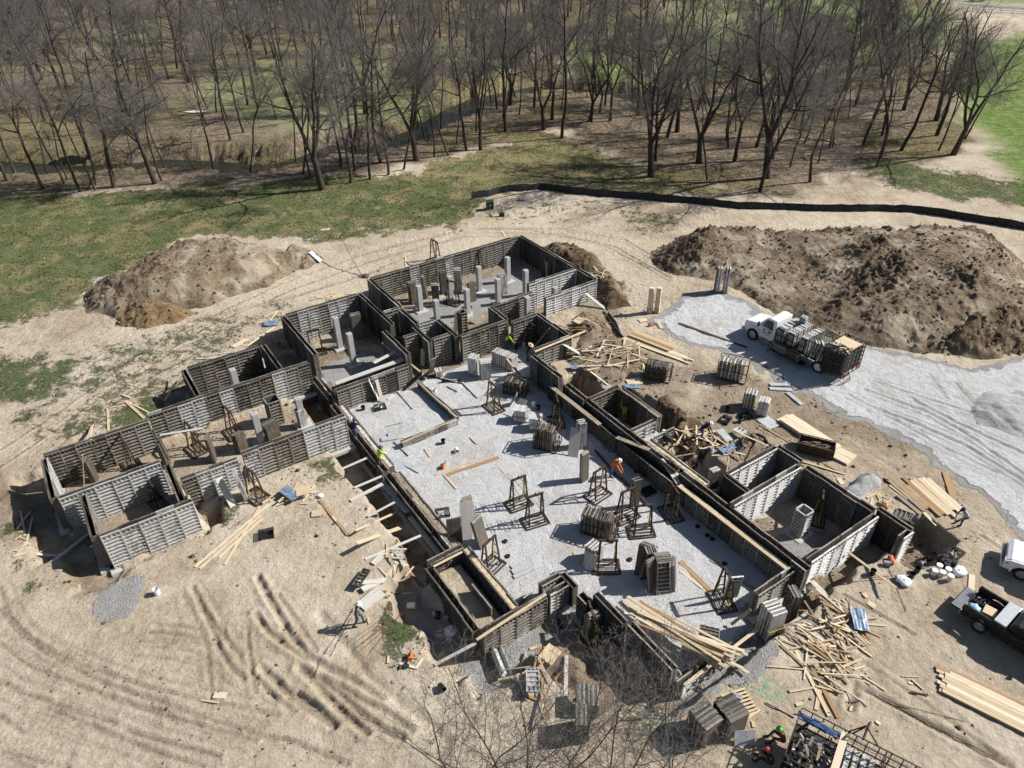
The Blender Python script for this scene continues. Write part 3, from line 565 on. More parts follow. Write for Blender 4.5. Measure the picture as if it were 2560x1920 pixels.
WALLS = []
def wall(a0, b0, a1, b1, top, h, label, mats=('form_b', 'form_b'), gap=.22, both=True, foot=True, rebar=0, cap=None, pw=.92, name='formwork_wall'):
    """a run of double-faced wall forms between two points of the building grid; mats: left-hand face, right-hand face"""
    p, q = ab(a0, b0), ab(a1, b1); d = q-p; L = math.hypot(d[0], d[1]); an = math.atan2(d[1], d[0])
    root = empty(name, (p[0], p[1], top-h), an, label, 'formwork wall', 'concrete formwork walls')
    n = max(1, int(round(L/pw))); w = L/n
    r = random.Random(int(a0*100+b0*10))
    for side in ((1, -1) if both else (1,)):
        base = mats[0] if side == 1 else mats[1]
        for i in range(n):
            mt = base
            if isinstance(base, (tuple, list)): mt = base[0] if r.random() < base[2] else base[1]
            elif r.random() < .22: mt = {'form_a': 'form_b', 'form_b': r.choice(['form_a', 'form_c']), 'form_c': 'form_b', 'form_w': 'form_a'}[base]
            me = panel_mesh(w-.006, h, mt)
            o = link('form_panel', me, root)
            dy = r.uniform(-.014, .014); dz = r.uniform(-.025, .025)
            if side == 1: o.location = (i*w, gap/2+dy, dz)
            else: o.location = ((i+1)*w, -gap/2+dy, dz); o.rotation_euler = (0, 0, math.pi)
    t = MB()                                              # wall ties between the two faces, end stop
    if both:
        for i in range(n+1):
            for z in (h*.18, h*.5, h*.82): t.bar((min(i*w+.02, L-.02), -gap/2, z), (min(i*w+.02, L-.02), gap/2, z), .02)
        t.obj('form_tie', M['steel'], root)
        c = MB()
        for x0 in (0.005, L-.02): c.bb(x0, x0+.015, -gap/2+.002, gap/2-.002, 0.02, h-.06)
        c.obj('end_stop', M['form_face'], root)
    if foot:
        f = MB(); f.bb(-.25, L+.25, -.48, .48, -.26, -.012); f.obj('footing', M['footing'], root, bevel=.02)
    if rebar:
        rb = MB(); m_ = int(L/.45)
        for i in range(m_):
            x = (i+.5)*L/m_; lean = r.uniform(-.06, .06); rb.bar((x, r.uniform(-.03, .03), h-.5), (x+lean, r.uniform(-.05, .05), h+rebar*r.uniform(.6, 1)), .016)
        rb.obj('rebar', M['rebar'], root)
    if cap:
        cb = MB(); cb.bb(.0, L, -gap/2-.02, gap/2+.02, h-.10, h-.055); cb.obj('capping_board', M[cap], root)
    WALLS.append(root); return root
AA, BB, CC, WW = 'form_a', 'form_b', 'form_c', 'form_w'
ab_ = ('form_a', 'form_b', .5); bc_ = ('form_b', 'form_c', .6)
LT, LH = 2.1, 2.5                                     # left wing
wall(-5.08, -44.75, 1.05, -44.75, LT, LH, 'far long formwork wall of the left wing, end nearest the dirt track corner', (BB, BB))
wall(1.15, -45.40, 12.3, -45.40, LT, LH, 'far long formwork wall of the left wing behind the bare piers, bright at one end', (BB, ('form_b', 'form_a', .45)))
wall(-5.08, -44.4, -5.08, -40.25, LT, LH, 'end formwork wall closing the left wing, shaded outer face above a trench', (BB, CC))
wall(-4.8, -40.0, .75, -40.0, LT, LH, 'formwork wall between the left wing and its small projecting bay', (BB, ab_))
wall(-3.6, -39.5, -3.6, -35.65, LT, LH, 'short side formwork wall of the projecting bay facing the open dirt', (BB, CC))
wall(-3.35, -35.4, 1.5, -35.4, LT, LH, 'bright ribbed front formwork wall of the projecting bay with a pine board across it', (BB, AA))
wall(1.03, -39.5, 1.03, -35.75, LT, LH, 'short side formwork wall of the projecting bay nearest the yellow strapped rack', (CC, BB))
wall(1.4, -37.6, 4.72, -37.6, LT, LH, 'short bright front formwork wall with a ladder-like plank leaning on it', (BB, AA))
wall(5.1, -37.9, 11.9, -37.9, LT, LH, 'long bright front formwork wall of the left wing ending at the plank walkway trench', (BB, AA))
wall(4.78, -49.7, 10.0, -49.7, LT, LH, 'brown back formwork wall of the small square room with one pier', (CC, BB))
wall(10.33, -49.7, 10.33, -45.85, LT, LH, 'shaded side formwork wall of the small square room away from the track', (CC, CC))
wall(4.5, -49.7, 4.5, -45.85, LT, LH, 'side formwork wall of the small square room with a pine prop against it', (BB, CC))
ST, SH = 1.7, 2.8                                     # middle room with two piers
wall(13.6, -53.9, 19.85, -53.9, ST, SH, 'back formwork wall of the room with two piers', (CC, ab_))
wall(13.3, -53.9, 13.3, -46.75, ST, SH, 'shaded outer side formwork wall of the two-pier room above a dark gap', (BB, CC))
wall(20.1, -53.9, 20.1, -47.5, ST, SH, 'inner side formwork wall of the two-pier room, nearest the many-pier room', (CC, CC))
wall(19.05, -46.9, 19.05, -42.75, ST, SH, 'grimy formwork return by the stacked boards at the corner of the two-pier room', (CC, BB))
wall(13.0, -42.45, 18.75, -42.45, .95, 1.9, 'front formwork wall of the two-pier room with planks along its top', (BB, BB), gap=.3)
wall(13.1, -43.35, 18.6, -43.35, .55, 1.5, 'low inner formwork wall with cast ledge inside the two-pier room', (AA, AA), gap=.35, rebar=.6)
UT, UH = 1.7, 2.4                                     # far room with many piers
wall(22.2, -56.0, 38.2, -56.0, UT, UH, 'longest far formwork wall running behind all the concrete piers', (BB, ('form_b', 'form_a', .75)))
wall(38.45, -56.0, 38.45, -47.2, UT, UH, 'shaded far corner formwork wall of the many-pier room', (BB, CC))
wall(21.98, -56.0, 21.98, -49.9, UT, UH, 'near side formwork wall of the many-pier room by the leafless stake', (CC, BB))
wall(20.4, -49.63, 21.8, -49.63, UT, UH, 'short bright formwork return between the two-pier and many-pier rooms', (BB, BB))
wall(21.75, -49.3, 21.75, -46.4, UT, UH, 'narrow dark formwork wall beside the slot between the two pier rooms', (CC, BB))
wall(33.0, -46.9, 38.2, -46.9, UT, UH, 'bright white formwork wall behind the single half-hidden pier', (BB, WW))
wall(32.7, -43.95, 38.2, -43.95, UT, UH, 'bright white outermost formwork wall facing the scrap boards', (BB, WW))
wall(38.45, -46.7, 38.45, -44.2, UT, UH, 'short end formwork wall joining the two bright white walls', (BB, CC))
wall(28.35, -45.4, 32.5, -45.4, UT, UH, 'brown formwork wall behind a pier at the edge of the many-pier room', (BB, BB))
wall(28.05, -45.4, 28.05, -42.9, UT, UH, 'short dark formwork return beside the brown wall and worker in yellow', (CC, CC))
NT_, NH = 1.7, 2.5                                    # court's far side
wall(23.6, -42.65, 27.8, -42.65, NT_, NH, 'formwork wall with the yellow-shirted worker at its end', (BB, BB))
wall(28.1, -42.15, 30.35, -42.15, NT_, NH, 'shaded recess formwork wall behind a leaning prop', (BB, BB))
wall(30.6, -42.15, 30.6, -38.05, NT_, NH, 'dark side formwork wall of the recess with leaning prop', (BB, CC))
wall(27.1, -37.78, 30.6, -37.78, NT_, NH, 'formwork wall with a pine board laid along its top by the clay pit', (BB, BB))
wall(26.8, -37.5, 26.8, -34.0, 1.5, 2.3, 'dark court-side formwork wall running down from the straw-hatted worker', (BB, CC))
wall(21.7, -46.1, 23.2, -46.1, NT_, NH, 'back formwork wall of the tiny shaft room', (BB, BB))
wall(21.6, -43.55, 23.1, -43.55, NT_, NH, 'front formwork wall of the tiny shaft room', (BB, BB))
wall(23.4, -46.1, 23.4, -42.95, NT_, NH, 'side formwork wall of the tiny shaft room facing the open column box', (CC, CC))
wall(21.3, -46.1, 21.3, -43.4, NT_, NH, 'side formwork wall of the tiny shaft room nearest the leaning panels', (CC, CC))
wall(19.9, -45.1, 21.0, -45.1, NT_, NH, 'one-panel-wide formwork stub beside the tiny shaft room', (BB, BB))
RT_ = .95                                             # long stem wall on the right of the court
wall(27.05, -33.7, 27.05, -31.4, RT_, 1.8, 'upper length of the long stem wall form beside the clay pit', (BB, CC), gap=.3, rebar=.35)
wall(27.05, -31.1, 27.05, -22.4, RT_, 1.8, 'middle length of the long stem wall form behind the orange-shirted worker', (BB, CC), gap=.3, rebar=.35)
wall(27.1, -22.1, 27.1, -12.8, RT_, 1.8, 'lower length of the long stem wall form reaching the foremost corner', (BB, CC), gap=.3, rebar=.35)
wall(26.5, -27.3, 26.5, -34.8, .56, 1.38, 'low outer form of the stem wall with a plank on it, upper length', (('form_b', 'form_c', .5), CC), both=False, foot=False)
wall(26.42, -22.0, 26.42, -27.0, .56, 1.38, 'low outer form of the stem wall with an orange paint mark, middle length', (('form_b', 'form_c', .5), CC), both=False, foot=False)
wall(26.5, -13.6, 26.5, -21.7, .56, 1.38, 'low outer form of the stem wall along the gravel floor, lower length', (('form_b', 'form_c', .5), CC), both=False, foot=False)
wall(27.75, -25.7, 27.75, -20.6, .75, 1.5, 'low formwork with a raw wooden strip along the undercut dirt pit', (BB, BB), gap=.3, rebar=.4, cap='wood')
wall(27.3, -31.25, 30.0, -31.25, RT_, 2.4, 'back formwork wall of the pit room where the green-shirted worker stands', (BB, BB))
wall(29.95, -31.0, 29.95, -27.0, RT_, 2.4, 'side formwork wall of the green-shirted worker\'s pit room', (BB, CC), cap='wood_old')
wall(27.35, -26.85, 29.3, -26.85, RT_, 1.0, 'short bright bulkhead form closing the green-shirted worker\'s pit room', (BB, AA))
wall(29.9, -25.75, 28.1, -25.75, RT_, 2.0, 'two-panel formwork stub beside the crouching worker', (BB, AA), both=False)
QT, QH = 1.1, 2.4                                     # right-hand rooms
wall(29.2, -20.3, 33.6, -20.3, QT, QH, 'back formwork wall of the narrow room, inner face catching bright sun', (BB, WW))
wall(33.75, -20.3, 33.75, -18.5, QT, QH, 'short end formwork wall of the narrow room by the black hose', (BB, CC))
wall(28.95, -20.3, 28.95, -18.5, QT, QH, 'short dark end formwork wall of the narrow room nearest the hollow', (CC, CC))
wall(27.35, -18.3, 33.3, -18.3, QT, QH, 'sunlit partition formwork wall with stepped top between the two right-hand rooms', (AA, WW))
wall(33.6, -18.0, 33.6, -13.4, QT, QH, 'shaded long formwork wall of the single-column room, beside the gravel pile', (BB, CC), gap=.3)
wall(27.5, -13.1, 33.4, -13.1, QT, QH, 'front formwork wall of the single-column room with sun streaks on its outside', (BB, WW))
wall(34.0, -13.3, 34.0, -11.3, QT, QH, 'shaded outermost formwork wall above the pit with the clay pipe', (BB, CC))
wall(33.0, -11.3, 33.9, -11.3, QT, QH, 'single sunlit panel end form above the clay pipe', (BB, WW))
wall(23.8, -13.4, 26.9, -13.4, .7, 1.7, 'formwork wall at the foremost corner behind the tall strapped panel stack', (BB, BB), rebar=.2)
FT, FH = .7, 2.0                                      # front left box
wall(10.77, -24.55, 10.77, -19.7, FT, FH, 'outer side formwork wall of the twin shaft box above the dark stone trench', (BB, CC), gap=.28, rebar=.2)
wall(10.9, -24.8, 13.0, -24.8, FT, FH, 'back formwork wall of the twin shaft box', (BB, BB), rebar=.2)
wall(13.1, -24.55, 13.1, -19.75, FT, FH, 'inner side formwork wall of the twin shaft box along the gravel floor', (BB, CC), gap=.3, rebar=.5, cap='wood')
wall(10.95, -19.45, 14.8, -19.45, FT, FH, 'sunlit front formwork wall of the twin shaft box with a long board on its edge', (BB, ('form_b', 'form_w', .7)), rebar=.2)
wall(11.95, -22.3, 11.95, -20.4, .65, 1.9, 'loose inner form dividing the twin shaft box', (BB, BB), both=False, foot=False)
wall(15.0, -19.45, 16.2, -19.45, FT, FH, 'narrow-ribbed filler form beside the twin shaft box with tall stakes', (BB, BB), pw=.45)
wall(15.0, -20.15, 16.2, -20.15, FT, 1.5, 'back form of the small pocket by the opening in the front wall', (BB, BB), foot=False)
wall(16.4, -20.15, 16.4, -19.0, FT, 1.5, 'side form of the small pocket by the opening in the front wall', (BB, CC), foot=False)
wall(16.55, -18.75, 16.55, -17.95, .4, 1.6, 'low bent form at the opening beside the yellow strapped rack', (BB, CC), gap=.3)
wall(17.05, -18.1, 17.05, -15.85, .75, 2.3, 'dark front wall form with its board top, nearest the opening', (BB, CC), rebar=.5)
wall(17.25, -15.7, 17.25, -12.6, .75, 2.3, 'dark front wall form running to the foremost bottom corner', (BB, CC), rebar=.5)
wall(17.4, -12.3, 21.2, -12.3, -.25, 1.0, 'low front edge form with long pine boards lying across it', (BB, BB), gap=.3)
CT = .05                                              # court's left stem wall
wall(12.55, -46.0, 12.55, -42.6, .35, 1.85, 'upper length of the left stem wall form beside the two-pier room', (BB, CC), gap=.3, rebar=.4)
wall(12.55, -42.3, 12.55, -33.6, CT, 1.5, 'middle length of the left stem wall form with workers standing beside it', (BB, CC), gap=.3, rebar=.5)
wall(12.5, -33.3, 12.5, -25.2, CT, 1.5, 'lower length of the left stem wall form with props across the trench', (BB, CC), gap=.3, rebar=.5)
wall(13.05, -46.0, 13.05, -42.6, .0, .75, 'inner ledge form of the left stem wall, upper length', (BB, BB), both=False, foot=False)
wall(13.1, -33.2, 13.1, -25.2, -.10, .65, 'inner ledge form of the left stem wall with a brown board strip', (BB, BB), gap=.35, foot=False, cap='wood_old', rebar=.35)
wall(13.1, -42.0, 13.1, -34.0, -.10, .65, 'inner ledge form of the left stem wall beside the low gravel bay', (BB, BB), gap=.3, foot=False, cap='wood_grey', rebar=.6)
# ------------------------------------------------------------------ trees
def prisms(P0, P1, R0, R1, n):
    P0 = np.array(P0); P1 = np.array(P1); R0 = np.array(R0)[:, None]; R1 = np.array(R1)[:, None]
    d = P1-P0; d /= np.linalg.norm(d, axis=1, keepdims=True)+1e-9
    u = np.cross(d, np.where(np.abs(d[:, 2:3]) > .9, [[1., 0, 0]], [[0, 0, 1.]])); u /= np.linalg.norm(u, axis=1, keepdims=True)+1e-9; w = np.cross(d, u)
    m = len(P0); V = np.zeros((m, 2*n, 3))
    for k in range(n):
        c = math.cos(2*math.pi*k/n)*u + math.sin(2*math.pi*k/n)*w
        V[:, k] = P0+c*R0; V[:, n+k] = P1+c*R1
    f = np.array([(k, (k+1) % n, n+(k+1) % n, n+k) for k in range(n)])
    return V.reshape(-1, 3), (f[None]+(np.arange(m)*2*n)[:, None, None]).reshape(-1, 4)
def grow_tree(seed, H=15., fork=.28, r0=.24, limbs=(4, 6), spread=.5, dens=1.0, lean=.05, levels=4, twig_r=.008, stems=1):
    """a bare tree: one or several stems with side limbs all the way up, each limb branching down to twigs"""
    r = np.random.default_rng(seed); segs = [[], []]            # trunk+limbs, twigs
    def branch(p, d, L, rad_, lev, first=0.0):
        ns = (9, 5, 4, 2, 2)[lev]; pts = [p]; sl_ = L/ns; ds = []
        for i in range(ns):
            d = d + r.normal(0, (.09, .17, .20, .2, .2)[lev], 3) + np.array([0, 0, (.02, .045, .03, .02, .01)[lev]]); d /= np.linalg.norm(d)
            q = pts[-1]+d*sl_; t0, t1 = i/ns, (i+1)/ns; e = (.22, .30, .3, .4, .5)[lev]
            ra, rb = rad_*(1-(1-e)*t0), rad_*(1-(1-e)*t1)
            if lev == 0 and i == 0 and first == 0: ra *= 1.4
            segs[0 if lev < 2 else 1].append((pts[-1], q, ra, rb)); pts.append(q); ds.append(d)
        if lev >= levels: return
        if lev == 0: cnt = int(r.integers(*limbs)); t_lo = first
        else: cnt = max(2, int(round((0, 13, 12, 8)[lev]*dens*(.75+.5*r.random())*min(1.3, L/(0, 5., 2.2, 1.1)[lev])))); t_lo = (.0, .16, .12, .1)[lev]
        for k in range(cnt):
            t = t_lo + (1-t_lo)*((k+r.random())/cnt)
            f = min(int(t*ns), ns-1); base = pts[f]+(pts[f+1]-pts[f])*(t*ns-f); ax = ds[f]
            ph = 2.4*k+r.uniform(-.7, .7) + (seed % 7); u = np.cross(ax, [0.3, .2, 1.0 if abs(ax[2]) < .9 else 0.]); u /= np.linalg.norm(u); w = np.cross(ax, u)
            an = (spread*r.uniform(.8, 1.75)*(1.2-.45*t), r.uniform(.45, 1.0), r.uniform(.5, 1.1), r.uniform(.4, 1.1))[lev]
            nd = ax*math.cos(an)+(u*math.cos(ph)+w*math.sin(ph))*math.sin(an)
            if lev == 0: nl = H*.44*(1.12-.72*(t-t_lo)/(1-t_lo+1e-6))*r.uniform(.6, 1.15); nr = rad_*(.50-.30*t)*r.uniform(.7, 1.15)
            else: nl = L*(0, .40, .45, .48)[lev]*(1.15-.6*t)*r.uniform(.6, 1.3); nr = max(twig_r, rad_*(.45, .40, .42, .5)[lev]*(1.1-.5*t))
            if lev == 0 and r.random() < .06: segs[0].append((base, base+nd*nl*.25, nr, nr*.6)); continue      # a broken limb
            branch(base, nd, nl, nr, lev+1)
    if stems == 1: branch(np.array([0, 0, -.25]), np.array([r.normal(0, lean), r.normal(0, lean), 1.0]), H*.96, r0, 0, fork)
    else:                                                   # short bole, then two or three leaders
        top = np.array([r.normal(0, .15), r.normal(0, .15), H*fork*.8]); segs[0].append((np.array([0, 0, -.25]), top*.5, r0*1.35, r0)); segs[0].append((top*.5, top+[0, 0, .1], r0, r0*.92))
        for i in range(stems):
            a = 6.283*i/stems+r.uniform(-.4, .4); branch(top, np.array([math.cos(a)*spread*.75, math.sin(a)*spread*.75, 1.]), (H-top[2])*r.uniform(.85, 1.05), r0*.68, 0, .18)
    ms = []
    for k, n in ((0, 7), (1, 3)):
        A_ = list(zip(*segs[k])); V, F_ = prisms(*A_, n)
        ms.append(np_mesh(('trunk', 'crown')[k], V, F_, M[('bark', 'twig')[k]], k == 0))
    return ms
TREES = [grow_tree(11+i, H=h, fork=f, r0=r_, spread=s_, dens=dn, limbs=lb, stems=st, lean=ln) for i, (h, f, r_, s_, dn, lb, st, ln) in enumerate([
    (16.5, .28, .29, .85, .95, (14, 18), 1, .05), (15.0, .42, .19, .70, .85, (10, 13), 1, .05), (17.5, .26, .34, .62, .85, (7, 9), 3, .05), (14.5, .48, .14, .62, .8, (9, 12), 1, .08), (19.0, .40, .24, .62, .85, (12, 15), 1, .05), (12., .46, .10, .58, .75, (8, 10), 1, .10), (16, .22, .31, .66, .9, (8, 10), 2, .05),
    (15.5, .36, .22, .95, .9, (11, 14), 1, .09), (17., .34, .22, .55, .8, (7, 9), 2, .07), (13.5, .50, .13, .75, .75, (8, 10), 1, .14)])]
def tree(x, y, kind, s=1.0, label=None, group=None, zr=None, tilt=0.0, name='bare_tree'):
    t = empty(name, (x, y, surf(x, y)), rng.uniform(0, 6.28) if zr is None else zr, label, 'tree', group)
    t.rotation_euler[0] = rng.gauss(0, .03)+tilt; t.rotation_euler[1] = rng.gauss(0, .03); t.scale = (s, s, s*rng.uniform(.92, 1.08))
    link('trunk', TREES[kind][0], t); link('crown', TREES[kind][1], t); return t
GRP = 'bare trees in the wood'
placed = []
BIG = {(11, 985, 1620), (11, 1340, 1585), (12, 575, 1640), (12, 1080, 1410), (12, 1390, 1395), (13, 275, 1120), (13, 1205, 1530), (13, 1615, 1405), (13, 2140, 1655), (14, 365, 1575), (14, 1600, 1335), (14, 1460, 1030)}
EDGE_T = [(11, p) for p in [(100,1400),(60,1560),(375,1475),(375,1625),(580,1540),(555,1585),(700,1655),(825,1640),(825,1595),(985,1620),(1340,1585),(1400,1560),(1430,1410),(1110,1410),(2120,1420),(1790,1080),(1800,945),(1870,975),(1965,1020),(1890,850),(200,970),(150,1130),(1370,690),(1460,690),(-250,1500),(-120,1300)]] + \
 [(12, p) for p in [(335,1395),(400,1510),(475,1540),(575,1640),(735,1440),(820,1585),(855,1480),(985,1555),(1080,1410),(1145,1520),(1275,1475),(1390,1395),(1540,1365),(1670,1350),(1730,1240),(1820,1300),(1940,1300),(1900,1140),(1920,1100),(2145,1085),(2130,1010),(2035,900),(1590,1110),(1460,1210),(875,930)]] + \
 [(13, p) for p in [(30,840),(60,990),(190,925),(275,1120),(345,1035),(430,1190),(425,945),(850,1050),(1045,870),(1015,830),(1135,910),(1190,925),(1205,1530),(1615,1405),(1690,1560),(1920,1395),(2110,1270),(2140,1655),(1930,1145),(2160,1190),(850,550),(650,830),(730,830),(1855,1210),(555,790)]] + \
 [(14, p) for p in [(365,1575),(930,1445),(1470,1300),(1600,1335),(1700,1195),(985,1165),(880,1100),(1460,1030),(1495,1000),(1570,1055),(1360,830),(190,1445),(430,1410),(535,1280),(560,1270),(80,1310),(10,1180),(310,1240),(280,1150),(700,1000),(760,900)]]
SPECIAL = {(12, 575, 1640): 'stout bare tree nearest the grass strip between the two dirt heaps', (11, 985, 1620): 'thick curved-trunk bare tree at the wood edge on the far left', (13, 1205, 1530): 'spreading bare tree standing alone on the lawn before the silt fence bend',
           (13, 2140, 1655): 'tall bare tree directly behind the black silt fence', (14, 365, 1575): 'broad flared-trunk bare tree on pale ground between fence and wood', (14, 1600, 1335): 'double-trunk bare tree leaning at the edge of the bright green lawn',
           (14, 930, 1445): 'slender leaning bare tree at the tip of the green grass patch', (14, 1470, 1300): 'forked bare tree beside the double-trunk tree', (13, 430, 1190): 'solitary slim bare tree on the tan lawn with a long shadow', (13, 275, 1120): 'crooked-trunk bare tree on the lawn near the creek bend', (13, 1690, 1560): 'slim low-branched bare tree on the sandy patch near the fence'}
for k, (x, y) in EDGE_T:
    w_ = un(*px(k, x, y), 0.0); big = (k, x, y) in BIG
    kd = rng.choice([0, 2, 6, 7]) if big else rng.choice([1, 3, 3, 4, 5, 1, 8, 9, 9]); sc = rng.uniform(.95, 1.1)
    lb = SPECIAL.get((k, x, y))
    if k == 13 and y < 700: kd, big = 0, True
    tree(w_[0], w_[1], kd, sc, lb or ('big bare tree with a thick trunk in the wood' if big else 'slim bare tree in the front rows of the wood'), None if lb else ('big bare trees in the wood' if big else GRP), tilt=(.10 if lb and 'leaning' in lb else 0))
    placed.append((w_[0], w_[1]))
# deeper wood
def open_ground(x, y):
    X_, Y_ = np.array([[x]]), np.array([[y]])
    for poly, v in Z_LAWN:
        if _polysd(X_, Y_, poly)[0, 0] > 0: return v
    return 0
tries = 0; nb = 0
creek_arr = CREEK
deep = []
while nb < 430 and tries < 30000:
    tries += 1
    y = rng.uniform(80, 275); x = rng.uniform(-.78*y-12, .66*y+12)
    X_, Y_ = np.array([[x]]), np.array([[y]])
    if _polysd(X_, Y_, LITTER_EDGE)[0, 0] < 4 and y < 200: continue
    og = open_ground(x, y)
    if og > 0 and rng.random() < min(.93, og*.8): continue
    if x > 60 and y > 100 and x > .47*y+14: continue
    cdv = _linedist(X_, Y_, CREEK)[0, 0]
    if cdv < 4 or (y < 118 and x < 5 and rng.random() < .5): continue
    if min((math.hypot(x-a, y-b) for a, b in placed), default=9) < 3.0: continue
    placed.append((x, y)); nb += 1; deep.append((math.hypot(x, y), x, y))
deep.sort(); n_ind = 292-len(EDGE_T)
for d_, x, y in deep[:n_ind]:
    kd = rng.choice([0, 7, 6, 2, 0, 7, 4]) if x > 8 and y < 150 else rng.choice([0, 2, 4, 6, 1, 1, 4, 7, 8, 9, 3])
    tree(x, y, kd, rng.uniform(.78, 1.18), 'grey leafless tree deep in the wood beyond the creek' if y > 118 else 'bare tree standing inside the near wood', 'leafless trees deep in the wood' if y > 118 else 'bare trees inside the near wood')
# the wood that recedes behind them, one mass
FAR = [grow_tree(411+i, H=h, fork=.34, r0=.24, limbs=(12, 15), spread=sp, dens=1.0, levels=3, twig_r=.020, stems=st) for i, (h, sp, st) in enumerate(((16, .8, 1), (17.5, .65, 2), (15, .9, 1), (18, .6, 1)))]
def np_of(me):
    v = np.empty(len(me.vertices)*3, np.float32); me.vertices.foreach_get('co', v); f = np.empty(len(me.loops), np.int32); me.loops.foreach_get('vertex_index', f); return v.reshape(-1, 3), f.reshape(-1, 4)
FARN = [[np_of(m_) for m_ in t_] for t_ in FAR]
for part_, nm in ((0, 'bark'), (1, 'twig')):
    VV, FF, n0 = [], [], 0; q = random.Random(9)
    for d_, x, y in deep[n_ind:]:
        v, f = FARN[q.randrange(4)][part_]; a_ = q.uniform(0, 6.28); s_ = q.uniform(.8, 1.2); c_, s2 = math.cos(a_)*s_, math.sin(a_)*s_; z0 = surf(x, y)
        VV.append(np.stack([v[:, 0]*c_-v[:, 1]*s2+x, v[:, 0]*s2+v[:, 1]*c_+y, v[:, 2]*s_+z0], -1)); FF.append(f+n0); n0 += len(v)
    me_ = np_mesh('distant_wood', np.concatenate(VV), np.concatenate(FF), M[nm])
    if part_ == 0: dw = link('distant_wood', me_); prop(dw, 'grey mass of bare trees receding to the top of the picture', None, None, 'stuff')
    else: link('twigs', me_, dw)
# thin brush on the creek banks
BRUSH = grow_tree(77, H=3.2, fork=.08, r0=.03, limbs=(12, 15), spread=.8, dens=.8, twig_r=.007)
for i in range(130):
    j = rng.randrange(len(CREEK)-1); t = rng.random(); x = CREEK[j][0]*(1-t)+CREEK[j+1][0]*t; y = CREEK[j][1]*(1-t)+CREEK[j+1][1]*t + rng.choice([-1, 1])*rng.uniform(2.5, 6)
    if abs(x) > 95: continue
    b = empty('brush', (x, y, surf(x, y)), rng.uniform(0, 6.28), 'leafless tangled brush on the creek bank', 'shrub', 'brush along the creek'); s_ = rng.uniform(.7, 1.5); b.scale = (s_*1.2, s_*1.2, s_)
    link('stem', BRUSH[0], b); link('crown', BRUSH[1], b)
# small bare trees close below the camera, only their crowns in the picture
SMALL = [grow_tree(201+i, H=h, fork=.35, r0=.06, limbs=(9, 12), spread=.42, dens=.78, levels=4, twig_r=.0055, stems=st) for i, (h, st) in enumerate(((10.4, 2), (9.6, 3), (10.8, 2)))]
for i, (x, y, lb) in enumerate([(-2.2, 13.3, 'leafless sapling crown at the bottom edge over cracked tan dirt'), (-.7, 13.5, 'leafless sapling crown at the bottom edge before the scrap boards'), (.5, 13.2, 'leafless sapling crown beside the weathered long form box'), (1.9, 13.7, 'leafless sapling crown in front of the weathered long form box'),
                                (3.2, 13.5, 'leafless sapling crown over the green-stained dirt'), (4.4, 13.0, 'low leafless sapling crown between green-stained dirt and dark stacks'), (5.6, 13.2, 'leafless sapling crown overlapping the dark form stacks')]):
    t = empty('sapling', (x, y, surf(x, y)), i*1.3, lb, 'tree', 'saplings below the camera'); t.scale = (1., 1., (.97, .92, 1.04, 1.06, 1.0, .92, .90)[i])
    link('trunk', SMALL[i % 3][0], t); link('crown', SMALL[i % 3][1], t)
# ------------------------------------------------------------------ props
def frame_to(p, q, up=(0, 0, 1)):
    p, q = Vector(p), Vector(q); x = (q-p).normalized(); u = Vector(up)
    if abs(x.dot(u)) > .985: u = Vector((0, 1, 0))
    y = u.cross(x).normalized(); z = x.cross(y); m_ = Matrix((x, y, z)).transposed().to_4x4(); m_.translation = (p+q)/2; return m_
BOARD = {}
def board_mesh(L, w, t, mat):
    key = (round(L, 1), round(w, 2), round(t, 3), mat)
    if key not in BOARD:
        b = MB(); b.box((0, 0, 0), (key[0], w, t)); BOARD[key] = b.mesh('board', [M[mat]])
    return BOARD[key]
def board(p, q, w=.14, t=.04, mat='wood', label=None, group=None, name='board', cat='board', roll=0.0):
    p, q = Vector(p), Vector(q)
    o = link(name, board_mesh(max(.1, (q-p).length), w, t, mat)); o.matrix_world = frame_to(p, q) @ Matrix.Rotation(roll, 4, 'X'); return prop(o, label, cat, group)
def gboard(k, x0, y0, x1, y1, w=.14, t=.04, mat='wood', label=None, group=None, z0=0.0, z1=0.0, name='board', roll=0.0, cat='board'):
    """a board lying on the ground (or with its ends lifted by z0, z1)"""
    a, b = gp(k, x0, y0, t/2+.015+z0), gp(k, x1, y1, t/2+.015+z1); mx = None
    if z0 == 0 and z1 == 0:                               # rest on the highest ground beneath it
        lift = max(surf(*(a[:2]*(1-f)+b[:2]*f)) - (a[2]*(1-f)+b[2]*f) for f in (.25, .5, .75)); lift = max(0, lift+t/2); a[2] += lift; b[2] += lift
    return board(a, b, w, t, mat, label, group, name, cat, roll)
def zboard(k, x0, y0, z0, x1, y1, z1, w=.2, t=.04, mat='wood_grey', label=None, group=None, name='plank', roll=0.0):
    """a plank between two photo points at known heights"""
    return board(un(*px(k, x0, y0), z0), un(*px(k, x1, y1), z1), w, t, mat, label, group, name, 'plank', roll)
